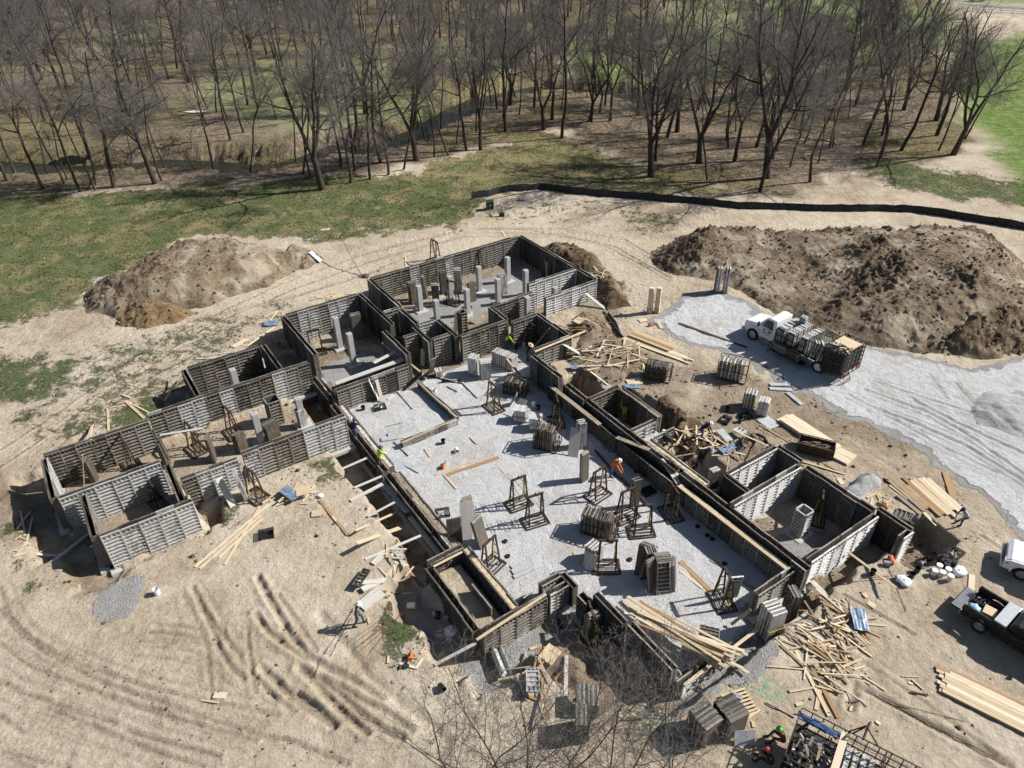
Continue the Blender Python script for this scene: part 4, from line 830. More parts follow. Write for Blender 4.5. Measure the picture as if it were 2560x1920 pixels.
def heap(k, cx, cy, rx, ry, n, lens, ang, spread, mats, label, group, hmax=.45, w=(.05, .12), name='scrap_board', seed=1):
    r = random.Random(seed); c = gp(k, cx, cy)
    for i in range(n):
        u, v = r.gauss(0, .42), r.gauss(0, .42); L = r.uniform(*lens); a = ang+r.gauss(0, spread)
        x, y = c[0]+u*rx, c[1]+v*ry; d = math.hypot(u, v); z = surf(x, y)+.03+max(0, 1-d*.9)*hmax*(i/n)
        dx, dy = math.cos(a)*L/2, math.sin(a)*L/2
        za, zb = surf(x-dx, y-dy)+.03, surf(x+dx, y+dy)+.03
        ti = r.uniform(-.12, .12)*min(1, hmax*2); z = max(z, (za+zb)/2)
        board((x-dx, y-dy, max(z-ti*L/2, za)), (x+dx, y+dy, max(z+ti*L/2, zb)), round(r.uniform(*w)*33)/33, .035, r.choice(mats), label, group, name, 'scrap board', r.uniform(-.15, .15))
SC = ['wood', 'wood', 'wood_pale', 'wood', 'wood_brown', 'wood_old']
heap(6, 1010, 520, 1.9, 1.4, 34, (.7, 2.3), 2.3, .7, SC, 'pale scrap board in the upper jumbled heap around the blue sheet', 'scrap boards around the blue sheet', .28, seed=1)
heap(6, 900, 740, 1.7, 1.9, 44, (.5, 2.4), 2.45, .6, SC, 'pale scrap board in the large heap below the blue sheet', 'scrap boards in the large heap', .32, seed=2)
heap(3, 580, 560, 3.2, 2.2, 40, (.8, 3.0), .3, .6, ['wood_pale', 'wood', 'wood', 'wood_old', 'wood_pale'], 'pale offcut in the heap on the dirt mound beside the long wall', 'offcuts on the dirt mound', .25, seed=3)
heap(3, 1150, 1060, 3.0, 1.9, 34, (.7, 2.8), .5, .9, ['wood_pale', 'wood', 'wood', 'wood_old'], 'pale offcut in the heap under the dark-shirted worker', 'offcuts under the dark-shirted worker', .28, seed=4)
heap(1, 1660, 1085, 1.5, .9, 26, (.5, 1.5), .5, .45, ['wood', 'wood_pale', 'wood'], 'small pale offcut in the heap on the dirt before the long bright wall', 'offcuts before the long bright wall', .4, seed=5)
heap(23, 180, 540, 1.2, 1.2, 16, (.5, 1.8), 2.1, .9, SC, 'short board in the scrap heap around the small grey form', 'scrap around the small grey form', .35, seed=6)
heap(3, 450, 400, 2.2, 1.2, 18, (.6, 2.4), 2.4, .9, ['wood_brown', 'wood_old', 'wood', 'wood_brown'], 'weathered board on the small dirt heap by the black hose', 'weathered boards by the black hose', .4, seed=7)
heap(3, 520, 130, 1.6, 1.4, 13, (.7, 2.4), 2.0, .8, ['wood_pale', 'wood'], 'pale board thrown at the outer corner of the far formwork', 'pale boards at the far corner', .3, seed=8)
heap(4, 380, 870, .9, 1.0, 12, (.3, 1.1), .6, 1.0, ['wood', 'wood_pale', 'wood_grey'], 'short offcut on the grass beside the left trench', 'offcuts on the trench-side grass', .15, seed=9)
heap(1, 60, 1400, 1.7, 2.2, 10, (.3, 1.0), .3, 1.2, ['wood', 'wood_pale'], 'small splinter board strewn left of the trench at the picture edge', 'strewn splinter boards', .02, (.05, .09), seed=10)
heap(6, 1180, 860, 2.6, 1.6, 12, (.2, .8), 2.3, .8, ['wood', 'wood_pale'], 'short splinter board strewn right of the large scrap heap', 'splinters right of the large heap', .02, (.04, .08), seed=11)
heap(28, 420, 720, 1.3, .7, 9, (.25, .8), .9, .9, ['wood', 'wood_pale'], 'small splinter board strewn near the orange drill', 'splinters near the orange drill', .03, (.05, .1), seed=12)
heap(2, 420, 490, 2.2, .9, 14, (.6, 2.2), .35, .5, ['wood', 'wood_pale', 'ply'], 'pale board lying along the outside of the two-pier room', 'boards outside the two-pier room', .12, seed=13)
# single boards and planks
GB = [  # tile, x0,y0,x1,y1, width, mat, label
 (2, 1130, 1655, 1430, 1540, .16, 'wood', 'pine plank lying on the gravel floor, paler of the pair'), (2, 1190, 1659, 1545, 1540, .3, 'wood_brown', 'wide brown plank lying on the gravel floor beside a pine plank'),
 (4, 545, 200, 580, 255, .14, 'wood', 'short pine offcut on the gravel floor near the white bucket'), (4, 660, 360, 740, 450, .12, 'wood', 'short pine offcut lying against the wide brown plank'),
 (1, 1050, 1520, 1505, 1135, .14, 'wood_pale', 'longest pine board of the crossed bundle on the dirt, uppermost end'), (1, 1080, 1530, 1460, 1200, .14, 'wood', 'lower pine board of the crossed bundle on the dirt'), (1, 1200, 1460, 1460, 1225, .12, 'wood_pale', 'short pine board of the crossed bundle on the dirt'), (1, 1232, 1505, 1450, 1150, .14, 'wood', 'steepest pine board of the crossed bundle on the dirt'),
 (1, 1815, 1110, 1990, 1325, .16, 'wood_brown', 'single brown board on the dirt below the small offcut heap'), (1, 10, 1390, 55, 1215, .12, 'wood_grey', 'grey stake board at the left picture edge'), (1, -20, 1180, 10, 1330, .12, 'wood', 'pine board running off the left picture edge'), (1, -40, 1290, 40, 1180, .12, 'wood_pale', 'pale board crossing near the left picture edge'),
 (1, 170, 1490, 405, 1310, .22, 'wood_grey', 'silver plank leaning out of the trench at the projecting bay'), (1, 75, 1440, 200, 1452, .16, 'wood_grey', 'short silver plank by the trench at the projecting bay'),
 (1, 740, 605, 625, 500, .2, 'wood', 'pine board outside the far long wall, thickest of the crossed three'), (1, 765, 570, 640, 505, .1, 'wood_pale', 'thin pine board outside the far long wall, crossing another'), (1, 515, 545, 522, 685, .14, 'wood', 'upright-looking pine board in the grass outside the far long wall'), (1, 530, 540, 620, 525, .1, 'wood', 'pine offcut beside the board in the grass outside the far wall'),
 (1, 600, 460, 655, 480, .12, 'wood_grey', 'grey offcut on the grass outside the far long wall'), (1, 570, 520, 700, 480, .08, 'wood', 'thin lath on the grass outside the far long wall'), (1, 1050, 245, 1250, 235, .1, 'wood_pale', 'long thin board behind the small square room'), (1, 1090, 222, 1280, 200, .12, 'wood_grey', 'grey thin board behind the small square room'), (1, 1285, 170, 1380, 150, .5, 'wood_pale', 'pile of short pale boards behind the small square room'), (1, 1370, 165, 1540, 45, .16, 'wood_pale', 'long pine board slanting toward the blue sheet'),
 (2, 0, 615, 100, 570, .14, 'wood', 'pine board on the grass at the corner of the two-pier room'), (2, 40, 640, 95, 570, .12, 'wood_pale', 'pale board crossing by the corner of the two-pier room'), (2, 320, 490, 410, 462, .12, 'wood_pale', 'thin pale board on the dirt track edge'), (2, 930, 215, 938, 285, .16, 'wood_pale', 'short pale board standing behind the far wall'), (2, 1570, 55, 1590, 90, .12, 'wood_pale', 'short board at the far corner of the formwork'),
 (2, 375, 42, 435, 35, .55, 'wood', 'orange-tan board lying on the meadow grass'), (3, 890, 385, 910, 420, .3, 'ply', 'small plywood offcut on the gravel drive'), (3, 1005, 390, 1400, 530, .26, 'steel', 'long rusty steel beam lying on the gravel drive'),
 (3, 480, 690, 780, 610, .14, 'wood', 'long pine board at the foot of the offcut mound'), (3, 480, 655, 600, 745, .12, 'wood_pale', 'pine board sliding toward the clay pit'), (3, 975, 1010, 1005, 900, .2, 'wood_brown', 'brown board leaning on the pit bank near the crouching worker'), (3, 960, 1095, 1060, 1070, .16, 'wood', 'pine board pointing at the offcut heap from the pit edge'),
 (3, 1475, 975, 1660, 1085, .12, 'wood_old', 'old long board crossing behind the black hose'), (3, 1640, 1060, 1820, 1170, .12, 'wood_old', 'old long board under the rod basket'), (3, 1700, 1180, 1965, 1260, .12, 'wood', 'long pine board pointing at the gravel pile'), (3, 1820, 1185, 1950, 1255, .12, 'wood_brown', 'short brown board beside the gravel pile'), (3, 1925, 1280, 1950, 1320, .3, 'ply', 'plywood scrap beside the gravel pile'),
 (3, 2090, 1395, 2150, 1368, .14, 'wood', 'pine offcut at the foot of the gravel pile'), (5, 735, 990, 930, 1180, .28, 'wood_brown', 'wide brown plank beside the fanned panel rack'), (5, 740, 1055, 870, 1155, .16, 'wood_pale', 'pale plank beside the fanned panel rack'), (5, 920, 980, 1000, 1025, .22, 'wood_old', 'old plank sticking out behind the single-panel rack'), (5, 1090, 1100, 1220, 1180, .22, 'wood_brown', 'brown plank running from the single-panel rack'),
 (4, 125, 735, 420, 600, .16, 'wood', 'pine prop board across the left trench, longest'), (4, 135, 838, 400, 740, .3, 'wood', 'wide pine plank on the dirt beside the left trench'), (4, 335, 870, 360, 1000, .1, 'wood_old', 'narrow old board in the grass by the twin shaft box'), (4, -20, 620, 70, 735, .14, 'wood', 'pine board on the dirt left of the trench props'), (4, 195, 1240, 205, 1280, .1, 'wood', 'short pine stake beside the walking worker'),
 (4, 920, 1450, 1000, 1530, .12, 'wood', 'short pine board in front of the twin shaft box'), (22, 1145, 695, 1140, 755, .1, 'wood', 'short pine stick beside the orange cut-off saw'), (22, 1240, 760, 1390, 800, .12, 'wood', 'pine board below the orange cut-off saw'), (22, 1385, 800, 1440, 715, .12, 'wood_pale', 'pine offcut right of the orange cut-off saw'), (22, 1425, 670, 1455, 620, .12, 'wood', 'pine offcut above the orange cut-off saw'), (22, 1415, 550, 1445, 505, .1, 'wood', 'small pine offcut on the trench edge'), (22, 1505, 960, 1540, 925, .12, 'wood_pale', 'small pine offcut beside the black bucket'), (22, 970, 360, 982, 415, .1, 'wood', 'small stake on the dirt near the rusty rods'),
 (23, 470, 355, 460, 880, .18, 'wood_grey', 'long grey-tan board lying in the ledge scrap'), (23, 445, 430, 365, 545, .2, 'wood', 'short wide pine board on the dirt ledge'), (23, 175, 520, 290, 880, .22, 'wood', 'long pine board of the fanned scrap on the dirt ledge'), (23, 225, 305, 300, 960, .12, 'wood_brown', 'thin long board of the fanned scrap on the dirt ledge'), (23, 150, 290, 250, 260, .16, 'wood', 'pine offcut at the back of the dirt ledge'), (23, 430, 140, 620, 355, .1, 'wood_brown', 'brown lath leaning over the trench edge'),
 (6, 1150, 835, 1320, 945, .1, 'wood', 'thin pale board right of the large scrap heap'), (6, 885, 375, 980, 545, .16, 'wood_old', 'old board at the back of the scrap around the blue sheet'), (6, 900, 940, 875, 1070, .18, 'wood', 'pine board reaching toward the dark rack bed'), (6, 745, 690, 960, 1110, .16, 'wood', 'long pine board slanting from the large heap to the rack bed, left'), (6, 840, 780, 1020, 1125, .18, 'wood_brown', 'long brownish board slanting from the large heap to the rack bed, right'),
 (6, 615, 605, 780, 760, .12, 'wood', 'long board at the left rim of the large heap'), (6, 640, 650, 900, 880, .12, 'wood_old', 'long old board under the left rim of the large heap'), (6, 1045, 360, 1160, 470, .14, 'wood', 'pine board beside the blue sheet'), (6, 780, 525, 1120, 475, .14, 'wood', 'pine board lying across the heap toward the blue sheet'), (6, 1190, 515, 1320, 527, .14, 'wood', 'pine board right of the blue sheet'), (6, 1075, 680, 1225, 645, .1, 'wood_brown', 'frame board below the blue sheet'), (6, 1225, 645, 1160, 575, .1, 'wood_brown', 'frame board right below the blue sheet'),
 (6, 1000, 55, 1365, 335, .16, 'wood', 'long pine board from the sunlit wall over the trench to the dirt'), (6, 755, 150, 990, 385, .3, 'wood_grey', 'wide grey plank bridging the trench by the foremost corner'), (6, 1165, 300, 1175, 200, .16, 'wood', 'pine offcut standing by the pickup tailgate') if False else (25, 848, 505, 856, 375, .3, 'wood_pale', 'short pine board on the dirt behind the black pickup'), (6, 1205, 375, 1255, 410, .3, 'wood', 'short wide pine block on the dirt'), (6, 1180, 320, 1205, 345, .25, 'ply', 'small square plywood scrap on the dirt'),
 (26, 1010, 395, 950, 540, .05, 'rebar', 'thin rod on the dirt beyond the rack bed'), (26, 165, 245, 400, 370, .04, 'steel', 'thin dark rod on the dirt near the rack bed'), (26, 410, 265, 460, 252, .16, 'wood', 'pine scrap on the dirt above the rack bed'), (26, 65, 390, 78, 445, .12, 'wood', 'small pine stick by the dark form stacks'), (26, 840, 312, 858, 275, .1, 'wood_pale', 'small pale stick in the shallow dirt groove'), (26, 1045, 392, 1080, 420, .14, 'wood_pale', 'pale offcut right of the rack bed'), (26, 0, 375, 120, 295, .2, 'wood', 'pine board leaning on the pallet edge'),
 (21, 1735, 1075, 1890, 1097, .1, 'wood', 'thin lath lying across the curved tyre tracks'), (21, 1845, 1035, 1960, 1040, .32, 'wood_pale', 'white-painted board end by the curved tyre tracks'), (21, 686, 80, 690, 140, .12, 'wood', 'small stake on the dirt left of the stone patch'), (16, 1430, 0, 1431, 1, .1, 'wood', None)]
for t_ in GB:
    if t_[7] is None: continue
    k, x0, y0, x1, y1, w_, mt, lb = t_
    st_ = mt == 'rebar' or (mt == 'steel' and w_ < .1)
    gboard(k, x0, y0, x1, y1, w_, .04 if not st_ else w_, mt, lb, name='steel_rod' if st_ else 'steel_beam' if mt == 'steel' else 'board', cat='rod' if st_ else 'beam' if mt == 'steel' else 'board')
ZB = [  # planks at height: tile, x0,y0,z0, x1,y1,z1, w, mat, label
 (1, 405, 1390, 1.15, 1030, 1130, 1.75, .14, 'wood', 'pine board fixed along the bright front wall of the projecting bay'), (1, 975, 1010, 1.5, 1060, 1185, -.2, .16, 'wood', 'pine prop leaning on the corner of the projecting bay'), (1, 835, 708, 2.15, 1100, 665, 2.15, .2, 'wood_grey', 'silver plank bridging two racks inside the left wing'), (1, 360, 830, 1.9, 370, 1010, -.3, .14, 'wood', 'pine prop standing inside the left wing end'), (1, 385, 750, 2.0, 420, 645, .1, .16, 'wood', 'pine stake leaning outside the far long wall, left of the pair'), (1, 412, 735, 2.0, 415, 660, .1, .14, 'wood_pale', 'pine stake leaning outside the far long wall, right of the pair'), (1, 865, 495, .05, 1015, 250, 1.6, .14, 'wood', 'pine prop leaning on the small square room'), (1, 1195, 970, 1.5, 1290, 1150, -.1, .4, 'wood_grey', 'grey plank leaning on the short bright front wall'),
 (2, 470, 1050, 1.02, 945, 880, 1.02, .42, 'wood_grey', 'wide silver plank along the front wall of the two-pier room'), (2, 690, 1025, 1.0, 750, 1150, -.75, .4, 'wood_grey', 'wide silver plank leaning on the front wall of the two-pier room'), (2, 735, 1005, 1.0, 780, 1170, -.75, .25, 'wood_grey', 'narrow silver plank leaning beside the wide one'), (2, 720, 915, 1.05, 885, 830, 1.05, .3, 'wood_grey', 'loose silver plank inside the two-pier room corner'), (2, 790, 780, .5, 890, 860, 1.0, .4, 'wood_grey', 'grey plank sloping in the two-pier room corner'), (2, 890, 860, 1.1, 1050, 990, .2, .16, 'wood_old', 'old plank running down to the leaning ladder form'), (2, 1785, 840, 1.75, 2115, 705, 1.75, .16, 'wood', 'pine board on the wall top by the clay pit'),
 (2, 1885, 1065, .62, 2212, 1320, .62, .34, 'wood_old', 'weathered plank walkway on the stem wall, upper length'), (3, 650, 1045, .66, 835, 1115, .98, .32, 'wood_old', 'weathered plank walkway on the stem wall, sloping piece'), (3, 830, 1120, .70, 1010, 1270, .66, .26, 'wood', 'yellowish plank on the stem wall, middle length'), (3, 910, 1170, .85, 1005, 1310, .55, .3, 'wood_grey', 'silver plank lying aslant on the stem wall'), (5, 735, 525, .63, 1020, 745, .63, .36, 'wood', 'new pine plank walkway on the stem wall'), (5, 1020, 745, .64, 1400, 1035, .64, .36, 'wood', 'new pine plank walkway on the stem wall, lower length'),
 (3, 470, 215, 1.0, 590, 310, -.1, .3, 'wood_grey', 'silver plank leaning on the bright white outermost wall'), (2, 1960, 785, 1.4, 2095, 865, .2, .4, 'wood_grey', 'silver plank bridging the clay pit by the pine board'), (2, 1770, 820, -.2, 1880, 685, 1.6, .16, 'wood_old', 'old prop leaning in the shaded recess'), (2, 1595, 885, .7, 1690, 1000, -.7, .22, 'wood_old', 'old plank leaning on the dusty panel bundle'), (2, 1650, 985, -.7, 1770, 1110, -.7, .16, 'wood_brown', 'brown plank on the gravel beside the dark basket'),
 (4, 25, 330, .05, 190, 258, .0, .16, 'wood_grey', 'grey prop board across the left trench, first from the back'), (4, 115, 440, .05, 280, 370, .0, .16, 'wood_grey', 'grey prop board across the left trench, second from the back'), (4, 90, 520, .05, 285, 418, .0, .24, 'wood_grey', 'silver wide prop board across the left trench'), (4, 195, 618, .05, 360, 530, .0, .14, 'wood_grey', 'grey prop board across the left trench near its middle'), (4, 180, 880, .05, 520, 735, .0, .16, 'wood_grey', 'long grey prop board across the left trench, nearest the shaft box'), (4, 605, 1530, .05, 860, 1395, .6, .16, 'wood_grey', 'grey prop board from the dirt to the shaft box corner'),
 (4, 190, 245, -.45, 310, 360, -.45, .35, 'wood_grey', 'silver walkway plank in the left trench under the vested worker'), (4, 275, 405, -.45, 370, 495, -.45, .35, 'wood_grey', 'silver walkway plank in the left trench, middle'), (4, 360, 500, -.45, 440, 590, -.45, .35, 'wood_grey', 'silver walkway plank in the left trench by the stop box'), (4, 455, 620, -.35, 635, 850, -.35, .3, 'wood', 'pine walkway plank beside the lower left stem wall'), (2, 345, 1035, -.3, 470, 1190, -.3, .4, 'wood_grey', 'silver walkway plank beside the two-pier room'), (2, 515, 1230, -.4, 650, 1400, -.4, .4, 'wood_grey', 'silver walkway plank under the hooded worker'),
 (4, 865, 1375, .74, 1290, 1095, .74, .14, 'wood', 'long pine board along the front edge of the twin shaft box'), (4, 600, 925, .74, 775, 835, .74, .12, 'wood', 'pine board across the back of the twin shaft box'), (5, 1050, 1380, -.6, 1175, 1285, .3, .16, 'wood', 'pine prop beside the tall strapped panel stack'), (23, 1485, 600, -.05, 2120, 115, -.05, .16, 'wood', 'pine board along the low front edge form'), (5, 1340, 1430, -.4, 1545, 1290, .05, .16, 'wood_grey', 'grey board along the trench at the foremost corner')]
for k, x0, y0, z0, x1, y1, z1, w_, mt, lb in ZB: zboard(k, x0, y0, z0, x1, y1, z1, w_, .05, mt, lb)
for i in range(22):                                       # long pine lengths dumped over the front edge
    x0, y0 = 380+rng.uniform(0, 190)+i*4, 1200+rng.uniform(0, 120)+i*5; x1, y1 = 1000+rng.uniform(-40, 170), 1560+rng.uniform(-30, 120)
    zboard(5, x0, y0, -.45+i*.012, x1, y1, .12+i*.02, .13, .045, rng.choice(['wood', 'wood_pale', 'wood', 'wood_brown']), 'long pine board in the fan laid across the low front edge form', 'long pine boards over the front edge', 'board')
# ------------------------------------------------------------------ piers, forms, racks
def pier(k, x, y, top, base, label, s=.42, foot=True):
    p = un(*px(k, x, y), top); h = top-base
    r = empty('concrete_pier', (p[0], p[1], base), YAW+rng.uniform(-.05, .05), label, 'concrete pier', 'cast concrete piers')
    b = MB(); b.bb(-s/2, s/2, -s/2, s/2, 0, h); b.obj('shaft', M['concrete'], r, bevel=.018)
    a = MB()
    for sx, sy in ((-.1, -.07), (.09, .1), (.02, -.1)): a.tube([(sx, sy, h), (sx+.02, sy, h+.09)], .012, 5)
    a.obj('anchor_bolt', M['steel'], r)
    if foot: f = MB(); f.bb(-.55, .55, -.5, .5, -.2, .12); f.obj('footing', M['footing'], r, bevel=.05)
    return r
for x, y, lb in [(1015, 405, 'pier standing in front of the dark leaning panels, first from the slot'), (1130, 500, 'pier near the tiny shaft room, shortest looking'), (1220, 342, 'pier with a banded shadow beside a steel rack'), (1333, 428, 'pier behind the open column box'),
                 (1412, 280, 'pier in front of the long far wall, left of the ribbed panel stack'), (1538, 360, 'pier in front of the ribbed panel stack'), (1602, 218, 'farthest tall pier near the shaded corner'), (1722, 302, 'slim pier alone on the shaded dirt near the white wall'), (1733, 480, 'pier inside the side room with the brown wall'), (1915, 415, 'pier half hidden behind the bright white outermost wall')]:
    pier(2, x, y, 1.85, -.7, 'grey concrete '+lb)
pier(2, 467, 615, 1.85, -1.1, 'left concrete pier of the pair on pale footings'); pier(2, 558, 720, 1.85, -1.1, 'front concrete pier of the pair on pale footings')
pier(1, 1278, 302, 2.0, -.4, 'concrete pier showing above the wall in the small square room'); pier(1, 1412, 572, 2.15, -.4, 'tall concrete pier in the left wing beside stacked boards'); pier(1, 1680, 478, 2.0, -.4, 'concrete pier at the open end of the left wing')

def lean_panels(k, bx, by, n, w, h, rz, lean, label, mats=('form_b', 'form_c'), step=.11, name='leaning_forms', base=None):
    """forms leaned one against the next"""
    p = gp(k, bx, by); r = empty(name, p, YAW+rz, label, 'form panels', 'stacked form panels'); q = random.Random(int(bx*7+by))
    for i in range(n):
        o = link('form_panel', panel_mesh(w, h, mats[i % len(mats)]), r); o.location = (-w/2+q.uniform(-.05, .05), i*step-n*step/2, .01); o.rotation_euler = (lean+q.uniform(-.02, .02), q.uniform(-.03, .03), q.uniform(-.06, .06))
        if q.random() < .5 and 0 < i < n-1: o.location.z += q.uniform(0, .05)
    return r
def bundle(k, bx, by, n, w, h, rz, label, mats=('form_w', 'form_a'), strap=None, pair=1, p=None, lift=.1):
    """forms standing upright and packed face to face on bearers"""
    p = gp(k, bx, by) if p is None else p; r = empty('form_bundle', p, YAW+rz, label, 'form bundle', 'bundled forms'); q = random.Random(int(bx*3+by)); D = n*.102
    for j in range(pair):
        off = (j-(pair-1)/2)*(D+.12)
        for i in range(n):
            o = link('form_panel', panel_mesh(w, h, mats[i % len(mats)]), r); o.location = (-w/2+q.uniform(-.03, .03), off-D/2+i*.102, lift+q.uniform(0, .04)); o.rotation_euler = (q.uniform(-.01, .01), 0, 0)
    b = MB(); T_ = pair*(D+.12)
    for sx in (-.3, .3): b.bb(sx*w-.05, sx*w+.05, -T_/2, T_/2, 0, lift)
    b.obj('bearer', M['wood_old'], r)
    if strap:
        s_ = MB(); z = lift+h*.45; e = .012
        s_.bb(-w/2-.05, w/2+.05, -T_/2-.03-e, -T_/2-.03, z, z+.05); s_.bb(-w/2-.05, w/2+.05, T_/2+.02, T_/2+.02+e, z, z+.05); s_.bb(-w/2-.05-e, -w/2-.05, -T_/2-.03, T_/2+.03, z+.001, z+.051); s_.bb(w/2+.05, w/2+.05+e, -T_/2-.03, T_/2+.03, z+.001, z+.051)
        s_.obj('strap', M[strap], r)
    return r
def make_rack(pegs=True, strap=True):
    r = empty('form_rack', (0, 0, 0)); w, d, h = 1.05, 1.5, 2.15
    b = MB(); t = .085
    for s in (-1, 1): b.bar((s*w/2, -d/2, .06), (s*w/2, d/2, .06), t); b.bar((-w/2, s*d/2, .06), (w/2, s*d/2, .06), t)
    b.obj('base_frame', M['steel'], r)
    c = MB()
    for i in range(4): x = -w/2+.17+i*(w-.34)/3; c.bar((x, -d/2+.03, .10), (x, d/2-.03, .10), .06, .03)
    c.obj('deck', M['steel'], r)
    for s in (-1, 1):
        u = MB(); y = s*.50
        for e in (-1, 1): u.bar((e*.30, y, .09), (e*.07, y*.86, h), .078)
        u.bar((-.2, y*.95, .8), (.2, y*.95, .8), .04); u.bar((-.12, y*.9, 1.5), (.12, y*.9, 1.5), .04)
        u.obj('post', M['steel'], r)
    e = MB(); e.bar((0, -.52, h+.02), (0, .52, h+.02), .11); e.lathe([(.05, 0), (.05, .10), (.03, .12)], 8, (0, 0, h+.06)); e.obj('top_beam', M['steel'], r)
    if pegs:
        g = MB()
        for y in (-.42, -.2, .2, .42):
            for z in (1.25, 1.95): g.bar((-.42, y, z), (.42, y, z+.02), .022)
        g.obj('peg', M['rebar'], r)
    if strap:
        s_ = MB(); s_.tube([(.1, -.4, 1.6), (.16, -.44, 1.1), (.13, -.42, .6), (.2, -.4, .16), (.3, -.3, .13)], .028, 5); s_.tube([(-.08, .43, 1.3), (-.13, .46, .8), (-.2, .44, .15)], .025, 5); s_.obj('strap', M['yellow'], r)
    return r
RK = [make_rack(True, True), make_rack(True, False), make_rack(False, True)]
_used = set()
def rack(v, k, bx, by, rz, label, s=1.0):
    r = RK[v] if v not in _used else dup(RK[v]); _used.add(v)
    r.location = gp(k, bx, by); r.rotation_euler = (0, 0, YAW+rz); r.scale = (s, s, s); return prop(r, label, 'form rack', 'steel form racks')
H_ = math.pi/2
rack(0, 3, 85, 1430, H_-.1, 'rusty peg rack with yellow straps on the gravel floor'); rack(1, 3, 178, 1530, H_-.2, 'rusty steel peg rack without straps on the gravel floor'); rack(2, 3, 540, 1380, H_+.1, 'steel form rack with yellow straps below the orange-shirted worker')
rack(1, 3, 700, 1500, H_-.1, 'steel form rack carrying one tall ribbed panel by the long beam'); rack(2, 3, 790, 1590, H_-.5, 'steel form rack standing beside the panel-filled basket'); rack(2, 3, 960, 1490, -.3, 'steel form rack in the shade of the stem wall'); rack(2, 2, 1512, 1215, 0, 'bare steel form rack near the clod hole in the gravel floor'); rack(2, 2, 1925, 1310, -.5, 'steel form rack beside the green-strapped bundles')
rack(2, 4, 950, 930, H_+.3, 'steel form rack with yellow strap by the twin shaft box'); rack(2, 4, 1660, 930, H_-.6, 'steel form rack under the dusty square bundle with yellow hose'); rack(2, 5, 995, 1240, -.4, 'steel form rack holding one pale panel upright'); rack(2, 5, 180, 1450, -.4, 'steel form rack in the front opening with yellow hose'); rack(2, 1, 1060, 800, .2, 'steel form rack with bright yellow strap inside the left wing')
rack(1, 1, 1290, 700, .1, 'steel form rack inside the left wing before the bright panels'); rack(1, 1, 660, 885, .1, 'steel form rack behind the projecting bay'); rack(2, 1, 1430, 1085, .3, 'steel form rack with a panel outside the short bright wall'); rack(1, 1, 830, 1135, .2, 'steel form rack in the shade of the projecting bay', .8); rack(1, 1, 1410, 345, .2, 'steel form rack in the shade of the small square room', .8)
rack(1, 2, 350, 850, 1.4, 'thin steel form rack beside the two-pier room wall'); rack(1, 2, 1245, 520, .5, 'steel form rack among the piers'); rack(1, 2, 1130, 245, .1, 'lone steel form rack standing outside behind the far wall'); rack(1, 2, 1410, 290, .1, 'steel form rack against the longest far wall', .85); rack(1, 2, 1880, 330, .2, 'steel form rack in the shaded far corner', .85); rack(1, 2, 1755, 790, .1, 'steel form rack in the shaded recess', .9); rack(2, 5, 1570, 730, -1.0, 'steel form rack with yellow straps in the single-column room', .95)
# panels carried or leaned
lean_panels(2, 985, 520, 4, .62, 2.1, .1, -.05, 'dark leaning panels at the slot side of the many-pier room'); lean_panels(2, 1068, 490, 5, .3, 2.2, .5, -.10, 'narrow filler forms leaning together among the piers', ('form_b', 'form_a'), .06); lean_panels(2, 1135, 540, 5, .55, 2.1, -.5, -.07, 'leaning panel stack in front of the banded pier', ('form_b', 'form_w')); lean_panels(2, 1185, 455, 5, .62, 2.2, -.2, -.04, 'leaning panel stack nearest the long far wall')
lean_panels(2, 1280, 440, 6, .62, 2.2, -.6, -.06, 'pale-topped leaning panel stack against the long far wall', ('form_w', 'form_b')); lean_panels(2, 1370, 510, 3, .75, 1.9, 0, -.02, 'grimy ribbed panels standing between two piers', ('form_c', 'form_c')); lean_panels(2, 1572, 462, 5, .8, 2.0, -.1, -.02, 'ribbed panel stack with pale cap beside the front pier', ('form_a', 'form_b')); lean_panels(2, 1870, 345, 3, .5, 1.6, .1, -.03, 'small panel stack on the rack in the shaded corner', ('form_a', 'form_b'))
lean_panels(2, 1412, 655, 2, .75, 1.75, .25, -.16, 'smooth plywood-faced panel leaning by the open column box', ('form_face', 'form_face')) if False else None
lean_panels(2, 625, 750, 6, .8, 2.3, -.1, -.03, 'dark tall panel stack in the two-pier room corner', ('form_c', 'form_b')); lean_panels(1, 1715, 655, 5, .5, 1.5, .2, -.04, 'short pale panel stack in front of the end pier', ('form_w', 'form_b')); lean_panels(1, 1535, 735, 3, .9, 1.5, .2, -.08, 'open black box of panels beside the tall pier', ('form_c', 'form_b'), .3); lean_panels(1, 1345, 805, 4, .7, 1.5, .4, -.05, 'panels stacked before the tall pier', ('form_b', 'form_c'))
lean_panels(1, 1175, 860, 2, .8, 2.0, 1.2, -.05, 'single ribbed panel standing across the left wing', ('form_b', 'form_b')); lean_panels(1, 885, 890, 2, .9, 2.0, 1.2, -.06, 'grimy panel standing behind the projecting bay', ('form_c', 'form_c')); lean_panels(1, 440, 985, 3, .6, 1.7, 1.1, -.05, 'panels standing at the dark end of the left wing', ('form_c', 'form_b')); lean_panels(1, 1365, 1090, 2, .75, 2.1, 1.35, -.10, 'grey-ribbed panel leaning on the rack outside the left wing', ('form_a', 'form_a'))
